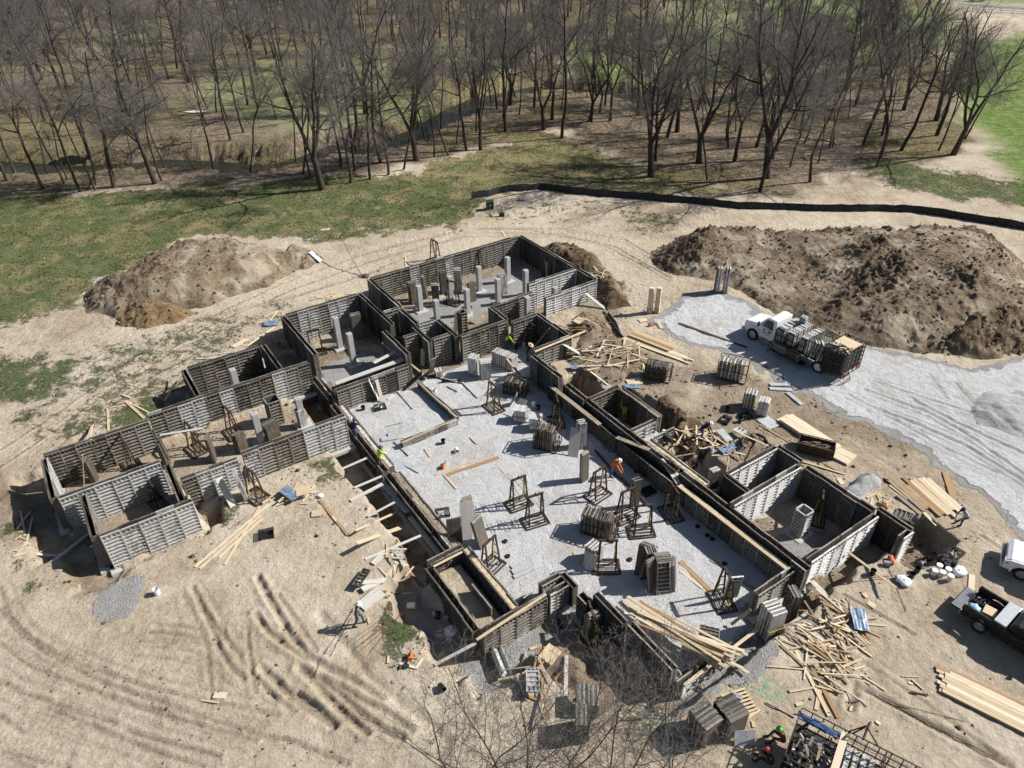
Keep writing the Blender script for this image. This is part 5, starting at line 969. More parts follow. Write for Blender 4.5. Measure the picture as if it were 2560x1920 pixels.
lean_panels(3, 745, 1440, 2, .55, 2.2, -.2, 0, 'tall ribbed panel standing on the rack by the long beam', ('form_b', 'form_b')); lean_panels(3, 460, 1290, 3, .55, 2.2, .1, -.03, 'tall ribbed panels on the rack near the orange-shirted worker', ('form_b', 'form_a')); lean_panels(3, 445, 1100, 5, .5, 2.1, -.3, -.05, 'pale-capped panels leaning above the orange-shirted worker', ('form_w', 'form_b')); lean_panels(3, 395, 1150, 1, .75, 1.9, -.6, -.25, 'smooth grey panel leaning away from the pale-capped panels', ('form_face',))  if False else None
lean_panels(4, 735, 780, 2, .8, 1.9, -.3, -.1, 'ribbed panel with an orange mark leaning near the shaft box', ('form_b', 'form_a')); lean_panels(4, 905, 790, 3, .8, 1.9, .35, -.22, 'ribbed panels leaning with a loose filler near the shaft box', ('form_b', 'form_a')); lean_panels(5, 1045, 1215, 1, .8, 1.8, 2.7, -.08, 'pale panel held upright on the single-panel rack', ('form_w',)); lean_panels(5, 195, 1470, 5, .75, 1.9, -.1, -.03, 'panel bundle standing on the rack in the front opening', ('form_b', 'form_b'))
lean_panels(5, 585, 1150, 2, 1.0, 2.05, .05, -.20, 'broad weathered panels leaning flat on the front of the big fan', ('form_b', 'form_b')); lean_panels(5, 505, 1075, 4, .8, 2.0, -1.1, -.24, 'dark ribbed panels splayed at the side of the big fan', ('form_c', 'form_b')); lean_panels(5, 690, 1150, 3, .7, 2.0, .75, -.12, 'narrow panels splayed at the right of the big fan', ('form_b', 'form_c'))
fan = empty('fanned_forms', gp(5, 610, 1120), YAW-.45, 'large fan of weathered panels leaning round a rack on the gravel floor', 'form panels', 'stacked form panels')
for s, n in ((1, 6), (-1, 5)):
    for i in range(n):
        o = link('form_panel', panel_mesh(.85, 2.05, ('form_b', 'form_c')[i % 2]), fan); y = s*(.75-.105*i)
        o.location = (-.42 if s == 1 else .42, y, .02); o.rotation_euler = (s*s*.24-.02*i if s == 1 else .22-.02*i, 0, 0 if s == 1 else math.pi)
for i in range(5): o = link('form_panel', panel_mesh(.6, 2.0, ('form_b', 'form_c')[i % 2]), fan); o.location = (-.55-.1*i, .3, .02); o.rotation_euler = (.22-.02*i, 0, H_)
# upright bundles
bundle(2, 1385, 985, 7, .75, 1.5, .6, 'cement-white bundle of forms on the gravel, left of the white pair'); bundle(2, 1460, 1010, 7, .8, 1.4, -.35, 'cement-white ribbed bundle of forms on the gravel, right of the white pair'); bundle(2, 1585, 935, 9, .8, 1.1, .35, 'dusty low bundle of forms with a plank leaning on it', ('form_w', 'form_b'), None, 2)
bundle(2, 1690, 1290, 8, .75, .95, .75, 'white bundle of forms with a green band, left of two', ('form_w', 'form_w'), 'green_box'); bundle(2, 1790, 1345, 8, .75, .95, .75, 'white bundle of forms with a green band, right of two', ('form_w', 'form_w'), 'green_box')
bundle(3, 1405, 870, 8, .75, 1.25, .5, 'green-stained bundle of forms beside the gravel drive, left of the pair', ('form_w', 'form_b'), 'yellow'); bundle(3, 1485, 910, 7, .75, 1.15, .5, 'green-stained bundle of forms beside the gravel drive, right of the pair', ('form_w', 'form_a'), 'yellow')
bundle(3, 1222, 205, 4, .6, 2.3, .9, 'tall bundle of narrow forms on the drive edge, left half', ('form_w', 'form_b')); bundle(3, 1270, 208, 4, .6, 2.3, .75, 'tall bundle of narrow forms on the drive edge, right half', ('form_w', 'form_b'))
bundle(4, 1580, 880, 7, .75, 1.05, .2, 'dusty square bundle of forms set on a rack', ('form_w', 'form_b')); bundle(5, 1270, 1440, 9, .85, 2.05, -.25, 'tall strapped bundle of forms at the foremost corner', ('form_w', 'form_b'), 'yellow'); bundle(5, 1395, 1330, 4, .8, 1.9, 1.1, 'grimy bundle of forms behind the tall strapped bundle', ('form_c', 'form_b'))
bundle(5, 930, 540, 5, .6, 1.5, -.15, 'narrow bundle of forms standing in the hollow', ('form_b', 'form_w'))
bundle(23, 640, 850, 10, 1.0, 1.5, .9, 'weathered long box of forms behind the saplings, upper half', ('form_b', 'form_c'), None, 1); bundle(23, 600, 1000, 6, 1.0, 1.3, .9, 'weathered long box of forms behind the saplings, lower half', ('form_c', 'form_b'))
bundle(23, 1640, 1010, 11, 1.0, 1.35, -.05, 'dark weathered stack of forms by the pallet, lighter half', ('form_b', 'form_c')); bundle(23, 1850, 960, 11, 1.0, 1.45, -.15, 'dark weathered stack of forms by the pallet, darker half', ('form_c', 'form_c'))
bundle(2, 1150, 1000, 5, .6, .45, 1.3, 'low pile of pale short forms beside the ladder form', ('form_w', 'form_a'))
# open column boxes
def column_box(k, bx, by, s, h, label, mat='form_b', face=None, foot=False):
    r = empty('column_form', gp(k, bx, by), YAW, label, 'column form', 'open column forms')
    for i in range(4): o = link('form_panel', panel_mesh(s, h, mat), r); a = i*H_; o.location = (math.sin(a)*-s/2*-1*-1 + math.cos(a)*-s/2, -math.cos(a)*-s/2*1 + math.sin(a)*-s/2, 0); o.rotation_euler = (0, 0, a)
    if foot: f = MB(); f.bb(-.7, .7, -.65, .65, -.2, .05); f.obj('footing', M['footing'], r, bevel=.03)
    return r
column_box(2, 1312, 735, .52, 2.35, 'open-topped square column form beside the leaning ply panel', 'form_b'); column_box(5, 1462, 815, .62, 1.9, 'open-topped square column form on a pale footing in the right-hand room', 'form_a', foot=True)
column_box(1, 1555, 625, .8, 2.0, 'open rusty column form standing beside the tall pier', 'form_b')
# sheets leaning
def sheet(k, x0, y0, x1, y1, z1, w, mat, label, t=.03, roll=0.0, name='panel_sheet', zb=None):
    a = gp(k, x0, y0, .02) if zb is None else un(*px(k, x0, y0), zb); b = un(*px(k, x1, y1), z1); return board(a, b, w, t, mat, label, None, name, 'panel', roll)
sheet(2, 1412, 660, 1395, 520, .95, .75, 'form_face' if False else 'wood_grey', 'smooth grey-tan panel leaning beside the open column form'); sheet(2, 1262, 715, 1268, 585, .8, .35, 'wood_grey', 'narrow grey board leaning on the open column form')
sheet(2, 1043, 935, 1045, 820, .6, .35, 'wood_grey', 'grey board leaning on the tiny shaft room'); sheet(2, 1620, 1190, 1665, 1120, .2, .5, 'sheet', 'small grey sheet leaning on the dark basket'); sheet(3, 395, 1160, 415, 990, .9, .7, 'wood_grey', 'grey smooth panel leaning by the pale-capped panels'); sheet(2, 1650, 1290, 1710, 1150, .4, .6, 'wood_grey', 'grey smooth panel leaning on the green-banded bundles')
sheet(4, 800, 760, 800, 520, 1.1, .75, 'wood_grey', 'tall smooth grey panel leaning near the twin shaft box'); sheet(4, 850, 700, 800, 490, 1.3, .6, 'wood_old', 'brown-edged panel leaning behind the tall smooth one'); sheet(4, 1550, 940, 1575, 840, .2, .75, 'wood_grey', 'smooth grey panel leaning on the dusty square bundle'); sheet(5, 575, 1175, 625, 975, .9, .7, 'wood_old', 'ribbed-edge brown panel leaning on the fan')
sheet(23, 2010, 1120, 2010, 990, .6, .9, 'sheet', 'pale grey sheet leaning beside the dark form stack')
gboard(3, 1480, 930, 1560, 990, 1.0, .04, 'sheet', 'flat silver-grey panel lying beside the green-stained bundles', name='panel_sheet', cat='panel')
for a_, lb in (((3, 1530, 745, 1640, 745, .35), 'silver form lying on the gravel drive edge, upper of two'), ((3, 1530, 768, 1655, 775, .35), 'silver form lying on the gravel drive edge, lower of two'), ((3, 1630, 790, 1715, 860, .3), 'silver form lying slanted off the gravel drive edge'), ((2, 305, 190, 375, 250, .5), 'grey form dropped on the small clod heap'),
               ((4, 1080, 935, 1250, 870, .3), 'grey form lying on the gravel, back one of three'), ((4, 1085, 965, 1265, 890, .35), 'grey form lying on the gravel, middle of three'), ((4, 1095, 995, 1260, 920, .25), 'grey form lying on the gravel, front one of three'), ((4, 150, 1180, 280, 1080, .7), 'flat grey panel lying behind the walking worker'), ((4, 165, 1080, 300, 1015, .35), 'grey plank on the small plank pile by the trench'), ((4, 135, 1045, 290, 1035, .3), 'grey plank crossing the small plank pile by the trench'), ((4, 225, 915, 280, 860, .3), 'short grey plank beside the dark ribbed form'),
               ((4, 330, 250, 435, 380, .7), 'wide grey form lying along the left stem wall inside'), ((4, 380, 270, 520, 345, .4), 'grey form sliding off the left stem wall pile'), ((4, 370, 155, 460, 240, .4), 'grey ladder-like form near the vested worker'), ((4, 330, 110, 345, 150, .3), 'small grey panel near the vested worker'), ((4, 280, 150, 420, 130, .4), 'grey form pile beside the low gravel bay corner'), ((2, 885, 1105, 985, 1220, .22), 'dark grey form strip lying in the low gravel bay'), ((2, 815, 1160, 850, 1130, .12), 'short grey plank on the low gravel bay'), ((2, 810, 1335, 915, 1310, .06), 'thin rod lying in the low gravel bay'), ((2, 1295, 1035, 1410, 1150, .12), 'grey narrow plank lying on the gravel floor'), ((2, 1210, 1070, 1280, 1105, .2), 'grey offcut on the gravel near the dark pipes')):
    gboard(a_[0], a_[1], a_[2], a_[3], a_[4], a_[5], .09, 'wood_grey' if 'plank' in lb or 'flat' in lb else 'sheet', lb, name='loose_form', cat='form')
def flat_panel(k, x, y, w, h, rz, label, mat='form_a', tilt=0.0, dz=.0):
    o = link('loose_form', panel_mesh(w, h, mat)); p = gp(k, x, y, .03+dz); o.location = p; o.rotation_euler = (H_*-1+tilt+math.pi, 0, YAW+rz) if False else (-H_+tilt, 0, YAW+rz); o.rotation_euler = (H_-tilt, 0, YAW+rz); return prop(o, label, 'form')
flat_panel(23, 120, 500, .62, 1.3, -.6, 'small grey ribbed form lying on the dirt ledge scrap', 'form_a', .1, .35); flat_panel(5, 850, 1420, 1.0, 1.9, -.9, 'bleached ribbed panel lying at the front edge under the pine boards', 'form_b', .1, .45); flat_panel(4, 170, 955, .45, 1.3, -.9, 'dark ribbed form lying by the trench-side grass', 'form_c', .1, .15); flat_panel(3, 1310, 1030, .62, .75, 0, 'black-framed window-like form on the offcut heap', 'form_w', .15, .3); flat_panel(2, 945, 1090, .7, 1.7, 1.0, 'ladder-like grimy form leaning at the gravel bay', 'form_c', .75, .05)
flat_panel(28, 470, 810, .8, .9, .3, 'dark grey form lying near the crouching green-hatted worker', 'form_c', .05); flat_panel(2, 1085, 990, .5, 1.6, .2, 'narrow form leaning on the tiny shaft room', 'form_b', 1.25); flat_panel(4, 1110, 1170, .62, 1.3, .1, 'brown form leaning inside the front wall', 'form_b', 1.1)
chn = MB(); chn.bb(-.28, .28, -.9, .9, 0, .03); chn.bb(-.28, -.25, -.9, .9, .03, .3); chn.bb(.25, .28, -.9, .9, .03, .3); prop(chn.obj('steel_channel', M['sheet'], None, gp(23, -110, 420, .25), (0, .5, .35)), 'grey channel-shaped form leaning at the trench corner', 'form')
# stone bay's low wall inside the court
for a_, lb in (((1020, 1040, 1270, 1262), 'low form edge of the gravel bay running away from the stem wall'), ((905, 1435, 1268, 1280), 'low form edge of the gravel bay with a pine strip')):
    p0, p1 = un(*px(2, a_[0], a_[1]), -.3), un(*px(2, a_[2], a_[3]), -.3); A0 = (p0[:2]@AV, p0[:2]@BV); A1 = (p1[:2]@AV, p1[:2]@BV)
    wall(A0[0], A0[1], A1[0], A1[1], -.3, .55, lb, ('form_b', 'form_b'), gap=.16, foot=False, cap='wood')
# cages full of panels
def cage(k, bx, by, w, d, h, rz, label, n=9, mats=('form_b', 'form_c'), ph=1.0, p=None, lid=True):
    r = empty('form_cage', gp(k, bx, by) if p is None else p, YAW+rz, label, 'form cage', 'steel cages of forms'); b = MB(); t = .045
    for z in (.08, h*.55, h):
        for s in (-1, 1): b.bar((-w/2, s*d/2, z), (w/2, s*d/2, z), t); b.bar((s*w/2, -d/2, z), (s*w/2, d/2, z), t)
    for i in range(5):
        for s in (-1, 1): x = -w/2+i*w/4; b.bar((x, s*d/2, .05), (x, s*d/2, h), t)
    for i in range(1, 3):
        for s in (-1, 1): y = -d/2+i*d/3; b.bar((s*w/2, y, .05), (s*w/2, y, h), t)
    if lid:
        for i in range(1, 4): x = -w/2+i*w/4; b.bar((x, -d/2, h), (x, d/2, h), .03)
    b.obj('cage_frame', M['steel'], r); q = random.Random(int(bx+by))
    fl = MB(); fl.bb(-w/2, w/2, -d/2, d/2, .05, .10); fl.obj('deck', M['wood_old'], r)
    for i in range(n):
        o = link('form_panel', panel_mesh(min(d*.9, .85), ph, mats[i % len(mats)]), r); o.location = (-w/2+.1+i*(w-.25)/n, -d*.43+q.uniform(-.03, .03), .12+q.uniform(0, .12)); o.rotation_euler = (0, q.uniform(-.05, .12), H_+q.uniform(-.05, .05))
    return r
cage(3, 885, 700, 1.9, 1.1, 1.15, -.95, 'dark steel cage of black forms beside the offcut mound', 14, ('form_c', 'form_c'), 1.05); cage(3, 1310, 700, 2.1, 1.2, 1.6, -1.0, 'steel cage of white-topped forms beside the gravel drive', 14, ('form_w', 'form_b'), 1.3); cage(2, 1660, 1110, 1.7, 1.0, 1.2, -1.0, 'dark rusty cage of small forms on the court gravel', 10, ('form_c', 'form_b'), .9)
cage(2, 1865, 1460, 1.6, 1.3, 1.75, -.95, 'open steel cage of leaning forms casting a lattice shadow', 9, ('form_b', 'form_c'), 1.5, lid=False); cage(3, 550, 1590, 2.0, 1.1, 1.5, -1.0, 'rusty cage crammed with small forms beside a form rack', 15, ('form_c', 'form_b'), 1.3)
bk = cage(3, 1790, 1125, 2.2, 1.1, .75, -1.02, 'dark steel basket filled with tie rods on the dirt', 0, lid=False)
rd = MB()
for i in range(60): x, y = rng.uniform(-.9, .9), rng.uniform(-.4, .4); a_ = rng.uniform(-.7, .7); rd.bar((x-.2*math.cos(a_), y-.2*math.sin(a_), rng.uniform(.3, .55)), (x+.2*math.cos(a_), y+.2*math.sin(a_), rng.uniform(.35, .62)), .035)
ro = rd.obj('tie_rods', M['wood_old']); ro.location = bk.location; ro.rotation_euler = bk.rotation_euler; prop(ro, 'jumble of tan tie rods filling the dark steel basket', 'tie rods')
wp_ = MB(); wp_.bb(-1.07, 1.07, -.535, -.515, .1, .7); wp_.bb(-1.07, 1.07, .515, .535, .1, .7); wp_.bb(-1.085, -1.065, -.51, .51, .1, .7); wp_.bb(1.065, 1.085, -.51, .51, .1, .7); wp_.obj('side_panel', M['steel'], bk)
# lumber stacks
def lumber(k, x0, y0, x1, y1, n, layers, w, t, mats, label, group, seed=1, jit=.15, name='board'):
    r = random.Random(seed); a, b = gp(k, x0, y0), gp(k, x1, y1); d = (b-a); d[2] = 0; L = np.linalg.norm(d); d /= L; nrm = np.array([-d[1], d[0], 0])
    for l in range(layers):
        for i in range(n):
            off = (i-(n-1)/2)*w*1.04 + r.uniform(-.01, .01); s0 = r.uniform(-jit, jit); z = .08+l*t*1.03
            p = a+nrm*off+d*s0; q = b+nrm*off+d*(s0+r.uniform(-jit, jit)); p[2] = a[2]+z; q[2] = b[2]+z
            board(p, q, w, t, r.choice(mats), label, group, name, 'lumber')
lumber(6, 1680, 880, 2290, 1180, 7, 2, .19, .045, ['wood_pale', 'wood_pale', 'wood'], 'long pale board in the neat lumber stack by the black pickup', 'lumber stack by the pickup', 3, .25); lumber(6, 1700, 822, 2290, 1100, 3, 1, .16, .045, ['wood', 'wood_brown'], 'long tan board in the loose strip above the neat lumber stack', 'loose boards above the lumber stack', 4, .4)
lumber(3, 735, 455, 965, 545, 5, 4, .2, .045, ['wood_brown', 'wood'], 'orange-brown board in the squared lumber stack on the drive edge', 'orange-brown lumber stack', 5, .05); lumber(3, 700, 475, 1060, 605, 6, 1, .14, .045, ['wood', 'wood_pale'], 'long pine board spread beside the orange-brown stack', 'long pine boards beside the orange stack', 6, .5)
lumber(28, 470, 590, 700, 790, 3, 1, .27, .05, ['wood_old', 'wood_grey', 'wood_brown'], 'weathered plank of the spread by the bending worker, left strip', 'planks left of the bending worker', 7, .5); lumber(28, 560, 590, 790, 800, 4, 1, .25, .05, ['wood_old', 'wood', 'wood_brown'], 'weathered plank of the spread by the bending worker, middle strip', 'planks in the middle of the spread', 8, .4); lumber(28, 650, 580, 880, 790, 3, 1, .26, .05, ['wood', 'wood_pale'], 'pale plank under the bending worker\'s raised foot', 'planks under the raised foot', 9, .3)
gboard(28, 785, 540, 855, 760, .34, .05, 'wood_brown', 'lone orange-brown plank lying apart at the gravel edge'); gboard(28, 495, 685, 635, 800, .26, .05, 'wood_old', 'old plank lying left of the plank spread', name='plank'); gboard(28, 640, 770, 735, 865, .22, .05, 'wood', 'pine plank lying nearest the formwork in the plank spread', name='plank'); gboard(28, 450, 620, 560, 705, .2, .05, 'wood', 'short plank at the head of the plank spread', name='plank')
lumber(3, 1620, 945, 1900, 1130, 2, 6, .6, .04, ['wood_pale', 'ply'], 'sheet of the strapped pale plywood stack behind the rod basket', 'upper plywood stack', 10, .03, 'plywood_sheet'); lumber(3, 1890, 1130, 2000, 1185, 2, 3, .62, .04, ['wood_pale', 'ply'], 'sheet of the low pale plywood stack nearest the gravel pile', 'lower plywood stack', 11, .05, 'plywood_sheet'); lumber(3, 1600, 935, 1680, 985, 2, 2, .55, .04, ['wood_pale'], 'sheet of the low pale plywood stack beside the grey panel', 'plywood stack beside the grey panel', 12, .05, 'plywood_sheet')
# the two standing form beams
for x, lb, mt in ((838, 'tall plain pale beam standing on its end at the drive edge', 0), (880, 'tall pale box beam with open cells standing at the drive edge', 1)):
    p = gp(3, x, 325); b = MB(); r = empty('form_beam', p, YAW-1.0, lb, 'form beam')
    if mt: b.bb(-.2, .2, -.2, -.17, 0, 2.4); b.bb(-.2, -.16, -.17, .12, 0, 2.4); b.bb(.16, .2, -.17, .12, 0, 2.4); [b.bb(-.16, .16, -.17, .12, z, z+.035) for z in (.02, .5, .9, 1.3, 1.7, 2.05, 2.36)]
    else: b.bb(-.2, .2, -.2, .16, .0, 2.4)
    b.obj('beam', M['wood_pale'], r, bevel=.006); c = MB()
    for i in range(5): c.bb(-.22, .22, -.24+.0*i, .22, .1*i+.02, .1*i+.09)
    c.obj('end_cleat', M['ply'], r)
# ply offcuts
for k, x, y, w, h, a_, mt, lb in ((1, 1725, 1080, .9, .7, .3, 'ply', 'square plywood offcut on the small offcut heap'), (1, 1800, 1195, .6, .5, .1, 'ply', 'plywood offcut lying beside a few short boards'), (23, 330, 340, .9, .8, .9, 'ply', 'square plywood offcut on the dirt ledge'), (3, 430, 400, .9, .7, .8, 'ply', 'orange plywood offcut on the small dirt heap'), (3, 750, 730, 1.1, .8, .2, 'ply', 'brown plywood offcut at the pit edge beside the blue sheet'), (3, 800, 375, .7, .5, .3, 'ply', 'plywood offcut on the pale drive edge'), (3, 1265, 1060, .5, 1.2, .4, 'sheet', 'grey panel thrown on the offcut heap'), (2, 490, 480, 1.1, .6, .3, 'ply', 'plywood sheet outside the two-pier room')):
    p = gp(k, x, y, .10 if 'heap' not in lb else .42); b = MB(); b.bb(-w/2, w/2, -h/2, h/2, 0, .02); prop(b.obj('plywood_offcut', M[mt], None, p, (.06, -.05, a_)), lb, 'plywood')
for k, x, y, w, h, a_, lb, dz in ((6, 1145, 510, .75, 1.3, -.15, 'blue-grey metal sheet on the scrap heap', .35), (1, 1640, 1090, .7, 1.3, .9, 'blue-grey sheet on the small offcut heap', .38), (2, 50, 662, 1.2, .7, .1, 'blue-grey sheet on the grass by the two-pier room', .12), (3, 415, 645, .9, .6, .3, 'dark blue folded sheet below the offcut mound', .15), (3, 740, 755, 1.2, .5, .0, 'blue sheet on the edge of the clay pit', .1), (3, 1290, 1120, 1.4, .5, .6, 'dark blue sheet on the offcut heap by the hollow', .2)):
    p = gp(k, x, y, dz); b = MB(); nx_ = 6; V = [(-w/2+w*i/nx_, -h/2+h*j/2, .03*math.sin(i*1.7+j)) for j in range(3) for i in range(nx_+1)]; V += [(vx, vy, vz-.015) for vx, vy, vz in V]; n0 = 3*(nx_+1); Fs = []
    for j in range(2):
        for i in range(nx_): q_ = j*(nx_+1)+i; Fs += [(q_, q_+1, q_+nx_+2, q_+nx_+1), (q_+n0, q_+nx_+1+n0, q_+nx_+2+n0, q_+1+n0)]
    b.add(V, Fs); prop(b.obj('metal_sheet', M['blue'], None, p, (.08, .05, a_)), lb, 'metal sheet')
# ------------------------------------------------------------------ vehicles
M['paint_white'] = plain('white vehicle paint', (.76, .77, .78), .30, 0, .05, 1.5, .5, True, (.50, .44, .36), .12); M['paint_black'] = plain('black vehicle paint', (.014, .014, .016), .28, 0, .2, 2, .5, True, (.16, .13, .095), .22)
M['glass'] = plain('dark glass', (.015, .02, .022), .06, 0, .3, 1.5, .6); M['chrome'] = plain('bright wheel metal', (.62, .63, .64), .30, .8, .08, 3, .5, True, (.20, .17, .13), .25); M['lamp'] = plain('clear lamp', (.55, .56, .57), .12, 0, .1, 3, .6)
M['amber'] = plain('amber lens', (.75, .28, .03), .2, 0, .1, 3, .5); M['red'] = plain('red lens', (.42, .025, .02), .25, 0, .15, 4, .5); M['chassis'] = plain('black chassis', (.022, .021, .02), .6, .2, .3, 3, .3, True, (.13, .10, .07), .35); M['alu'] = plain('tread aluminium', (.52, .54, .56), .34, .7, .08, 6, .5)
M['ink'] = plain('dark green lettering', (.015, .05, .035), .5, 0, .1, 3)
def wheel(parent, x, y, r, w, out, steel='chrome'):
    wd_ = empty('wheel', (x, y, r)); wd_.parent = parent; R = Matrix.Rotation(-out*math.pi/2, 4, 'X')
    b = MB(); b.lathe([(r*.62, -w/2), (r*.93, -w/2), (r, -w*.36), (r, w*.36), (r*.93, w/2), (r*.62, w/2), (r*.62, -w/2)], 28, M=R, cap=False); b.obj('tyre', M['rubber'], wd_, smooth=False)
    c = MB(); c.lathe([(r*.63, w*.30), (r*.63, w*.44), (r*.52, w*.46), (r*.46, w*.20), (r*.20, w*.16), (r*.18, w*.42), (r*.06, w*.44)], 24, M=R)
    c.obj('rim', M[steel], wd_); h = MB()
    for i in range(8): a = i*math.pi/4; h.lathe([(r*.07, w*.19), (r*.07, w*.24)], 8, (r*.34*math.cos(a), r*.34*math.sin(a), 0), M=R)
    h.obj('hub_hole', M['chassis'], wd_); return wd_
# --- flatbed truck loaded with forms
pf, pr_ = gp(24, 318, 608), gp(24, 1215, 1062); hd = pf-pr_; TH = math.atan2(hd[1], hd[0]); WB = math.hypot(hd[0], hd[1])
nT = np.array([-math.sin(TH), math.cos(TH), 0.]); org = pf - nT*1.12; org[2] = surf(org[0], org[1])+.01
TR = empty('form_truck', tuple(org), TH, 'white cab flatbed truck with steel racks for concrete forms parked on the gravel drive', 'truck')
def tp(x, y, z): return Vector((org[0]+x*math.cos(TH)-y*math.sin(TH), org[1]+x*math.sin(TH)+y*math.cos(TH), org[2]+z))
b = MB()
b.prism([(1.0, .62), (1.02, 1.05), (.93, 1.42), (-.42, 1.66), (-.46, .70), (-.40, .60), (.62, .60)], -.94, .94); b.obj('hood', M['paint_white'], TR, bevel=.07)
b = MB(); b.prism([(-.40, .62), (-.36, 1.66), (-1.02, 2.44), (-1.25, 2.52), (-1.88, 2.50), (-1.92, .62)], -1.0, 1.0); b.obj('cab', M['paint_white'], TR, bevel=.06)
b = MB(); b.prism([(-.415, 1.70), (-.385, 1.735), (-.955, 2.40), (-.985, 2.37)], -.86, .86); b.obj('windshield', M['glass'], TR)
for s in (1, -1):
    b = MB(); b.prism([(-.60, 1.62), (-1.02, 2.30), (-1.62, 2.34), (-1.66, 1.58)], s*.985, s*1.012); b.obj('side_window', M['glass'], TR)
    d = MB(); d.bb(-1.74, -.60, s*1.001, s*1.010, .72, 1.54); dr = d.obj('door', M['paint_white'], TR); h = MB(); h.bb(-1.66, -1.50, s*1.010, s*1.04, 1.36, 1.41); h.obj('handle', M['chassis'], dr)
    f = MB(); f.tube([(math.cos(a)*.66, s*.99, .50+math.sin(a)*.62) for a in [math.pi*i/10 for i in range(11)]], .085, 8); f.bb(-.58, .60, s*.80, s*1.0, 1.05, 1.22); f.obj('fender', M['paint_white'], TR, smooth=True)
    mr = MB(); mr.bar((-.52, s*1.0, 1.66), (-.46, s*1.30, 1.72), .03); mr.bb(-.50, -.40, s*1.22-.10, s*1.22+.10, 1.56, 1.95); mr.obj('mirror', M['chassis'], TR, bevel=.02)
    l = MB(); l.bb(.96, 1.035, s*.62-.16, s*.62+.16, .98, 1.18); l.obj('headlight', M['lamp'], TR, bevel=.03); l = MB(); l.bb(.90, 1.02, s*.86-.05, s*.86+.05, .98, 1.16); l.obj('turn_signal', M['amber'], TR, bevel=.02)
    st = MB(); st.bb(-1.55, -.75, s*.78, s*1.08, .40, .46); st.bb(-1.5, -1.46, s*.80, s*.84, .46, .7); st.obj('step', M['alu'], TR); tk = MB(); tk.lathe([(.22, -.5), (.27, -.47), (.27, .47), (.22, .5)], 16, M=Matrix.Translation((-2.3, s*.78, .72)) @ Matrix.Rotation(H_, 4, 'Y')); tk.obj('fuel_tank', M['alu'], TR)
b = MB()
for z in (.70, .78, .86, .94): b.bb(1.0, 1.03, -.42, .42, z, z+.035)
b.obj('grille', M['chassis'], TR); b = MB(); b.bb(1.02, 1.16, -1.08, 1.08, .48, .74); b.obj('bumper', M['paint_white'], TR, bevel=.04)
for y in (-.5, -.25, 0, .25, .5): l = MB(); l.lathe([(.035, 0), (.03, .03)], 8, (-1.18, y, 2.52)); l.obj('roof_lamp', M['amber'], TR)
dl = [c for c in TR.children if c.name.startswith('door')][0]
def lettering(txt, size, loc, rot, mat, parent, name='lettering'):
    cu = bpy.data.curves.new(name, 'FONT'); cu.body = txt; cu.size = size; cu.extrude = .003; cu.align_x = 'CENTER'; cu.offset = .006; cu.materials.append(M[mat])
    o = bpy.data.objects.new(name, cu); COL.objects.link(o); me_ = bpy.data.meshes.new_from_object(o.evaluated_get(bpy.context.evaluated_depsgraph_get())); bpy.data.objects.remove(o)
    o = bpy.data.objects.new(name, me_); COL.objects.link(o); o.parent = parent; o.location = loc; o.rotation_euler = rot; return o
lettering('JCB', .50, (-1.16, 1.016, 1.18), (H_, 0, math.pi), 'ink', dl)
sm = MB()                                                  # two lines too small to read
for z, w_ in ((1.08, .52), (1.00, .62)):
    x = -1.16-w_/2
    while x < -1.16+w_/2: l_ = rng.uniform(.03, .09); sm.bb(x, x+l_, 1.011, 1.015, z, z+.035); x += l_+.025
sm.obj('lettering', M['ink'], dl)
fr = MB()
for s in (-1, 1): fr.bb(-WB-1.6, .8, s*.42-.05, s*.42+.05, .60, .85)
for i in range(7): x = -1.2-i*(WB)/6; fr.bb(x-.05, x+.05, -.37, .37, .64, .8)
fr.tube([(0, -.9, .5), (0, .9, .5)], .07, 8); fr.tube([(-WB, -.9, .5), (-WB, .9, .5)], .10, 8); fr.obj('chassis', M['chassis'], TR)
for s in (1, -1):
    wheel(TR, 0, s*.97, .50, .30, s, 'chrome'); wheel(TR, -WB, s*.98, .50, .28, s, 'paint_white'); wheel(TR, -WB, s*.66, .50, .26, s, 'paint_white')
RE = -WB-1.95                                              # rear end of the body
dk = MB(); dk.bb(RE, -2.05, -1.2, 1.2, .95, 1.05); dk.obj('deck', M['chassis'], TR)
def rails(name, x0, x1, y0, y1, z0, z1, nx_, nz, sides='xyXY', t=.045, mat='chassis'):
    b = MB()
    for k in range(nz+1):
        z = z0+(z1-z0)*k/nz
        if 'y' in sides: b.bar((x0, y0, z), (x1, y0, z), t)
        if 'Y' in sides: b.bar((x0, y1, z), (x1, y1, z), t)
        if 'x' in sides: b.bar((x0, y0, z), (x0, y1, z), t)
        if 'X' in sides: b.bar((x1, y0, z), (x1, y1, z), t)
    for i in range(nx_+1):
        x = x0+(x1-x0)*i/nx_
        if 'y' in sides: b.bar((x, y0, z0), (x, y0, z1), t)
        if 'Y' in sides: b.bar((x, y1, z0), (x, y1, z1), t)
    m_ = max(2, int(nx_*abs(y1-y0)/max(.1, abs(x1-x0))))
    for i in range(m_+1):
        y = y0+(y1-y0)*i/m_
        if 'x' in sides: b.bar((x0, y, z0), (x0, y, z1), t)
        if 'X' in sides: b.bar((x1, y, z0), (x1, y, z1), t)
    return b.obj(name, M[mat], TR)
rails('rear_cage', RE, -WB-.25, -1.22, 1.22, .60, 2.75, 4, 6, t=.05); rails('rack_frame', -4.6, -2.1, -1.2, 1.2, 1.05, 2.15, 5, 2); rails('mesh_rail', -WB-.25, -4.75, -1.2, 1.2, 1.05, 2.35, 7, 3, 'yYX', .028)
ms_ = MB()
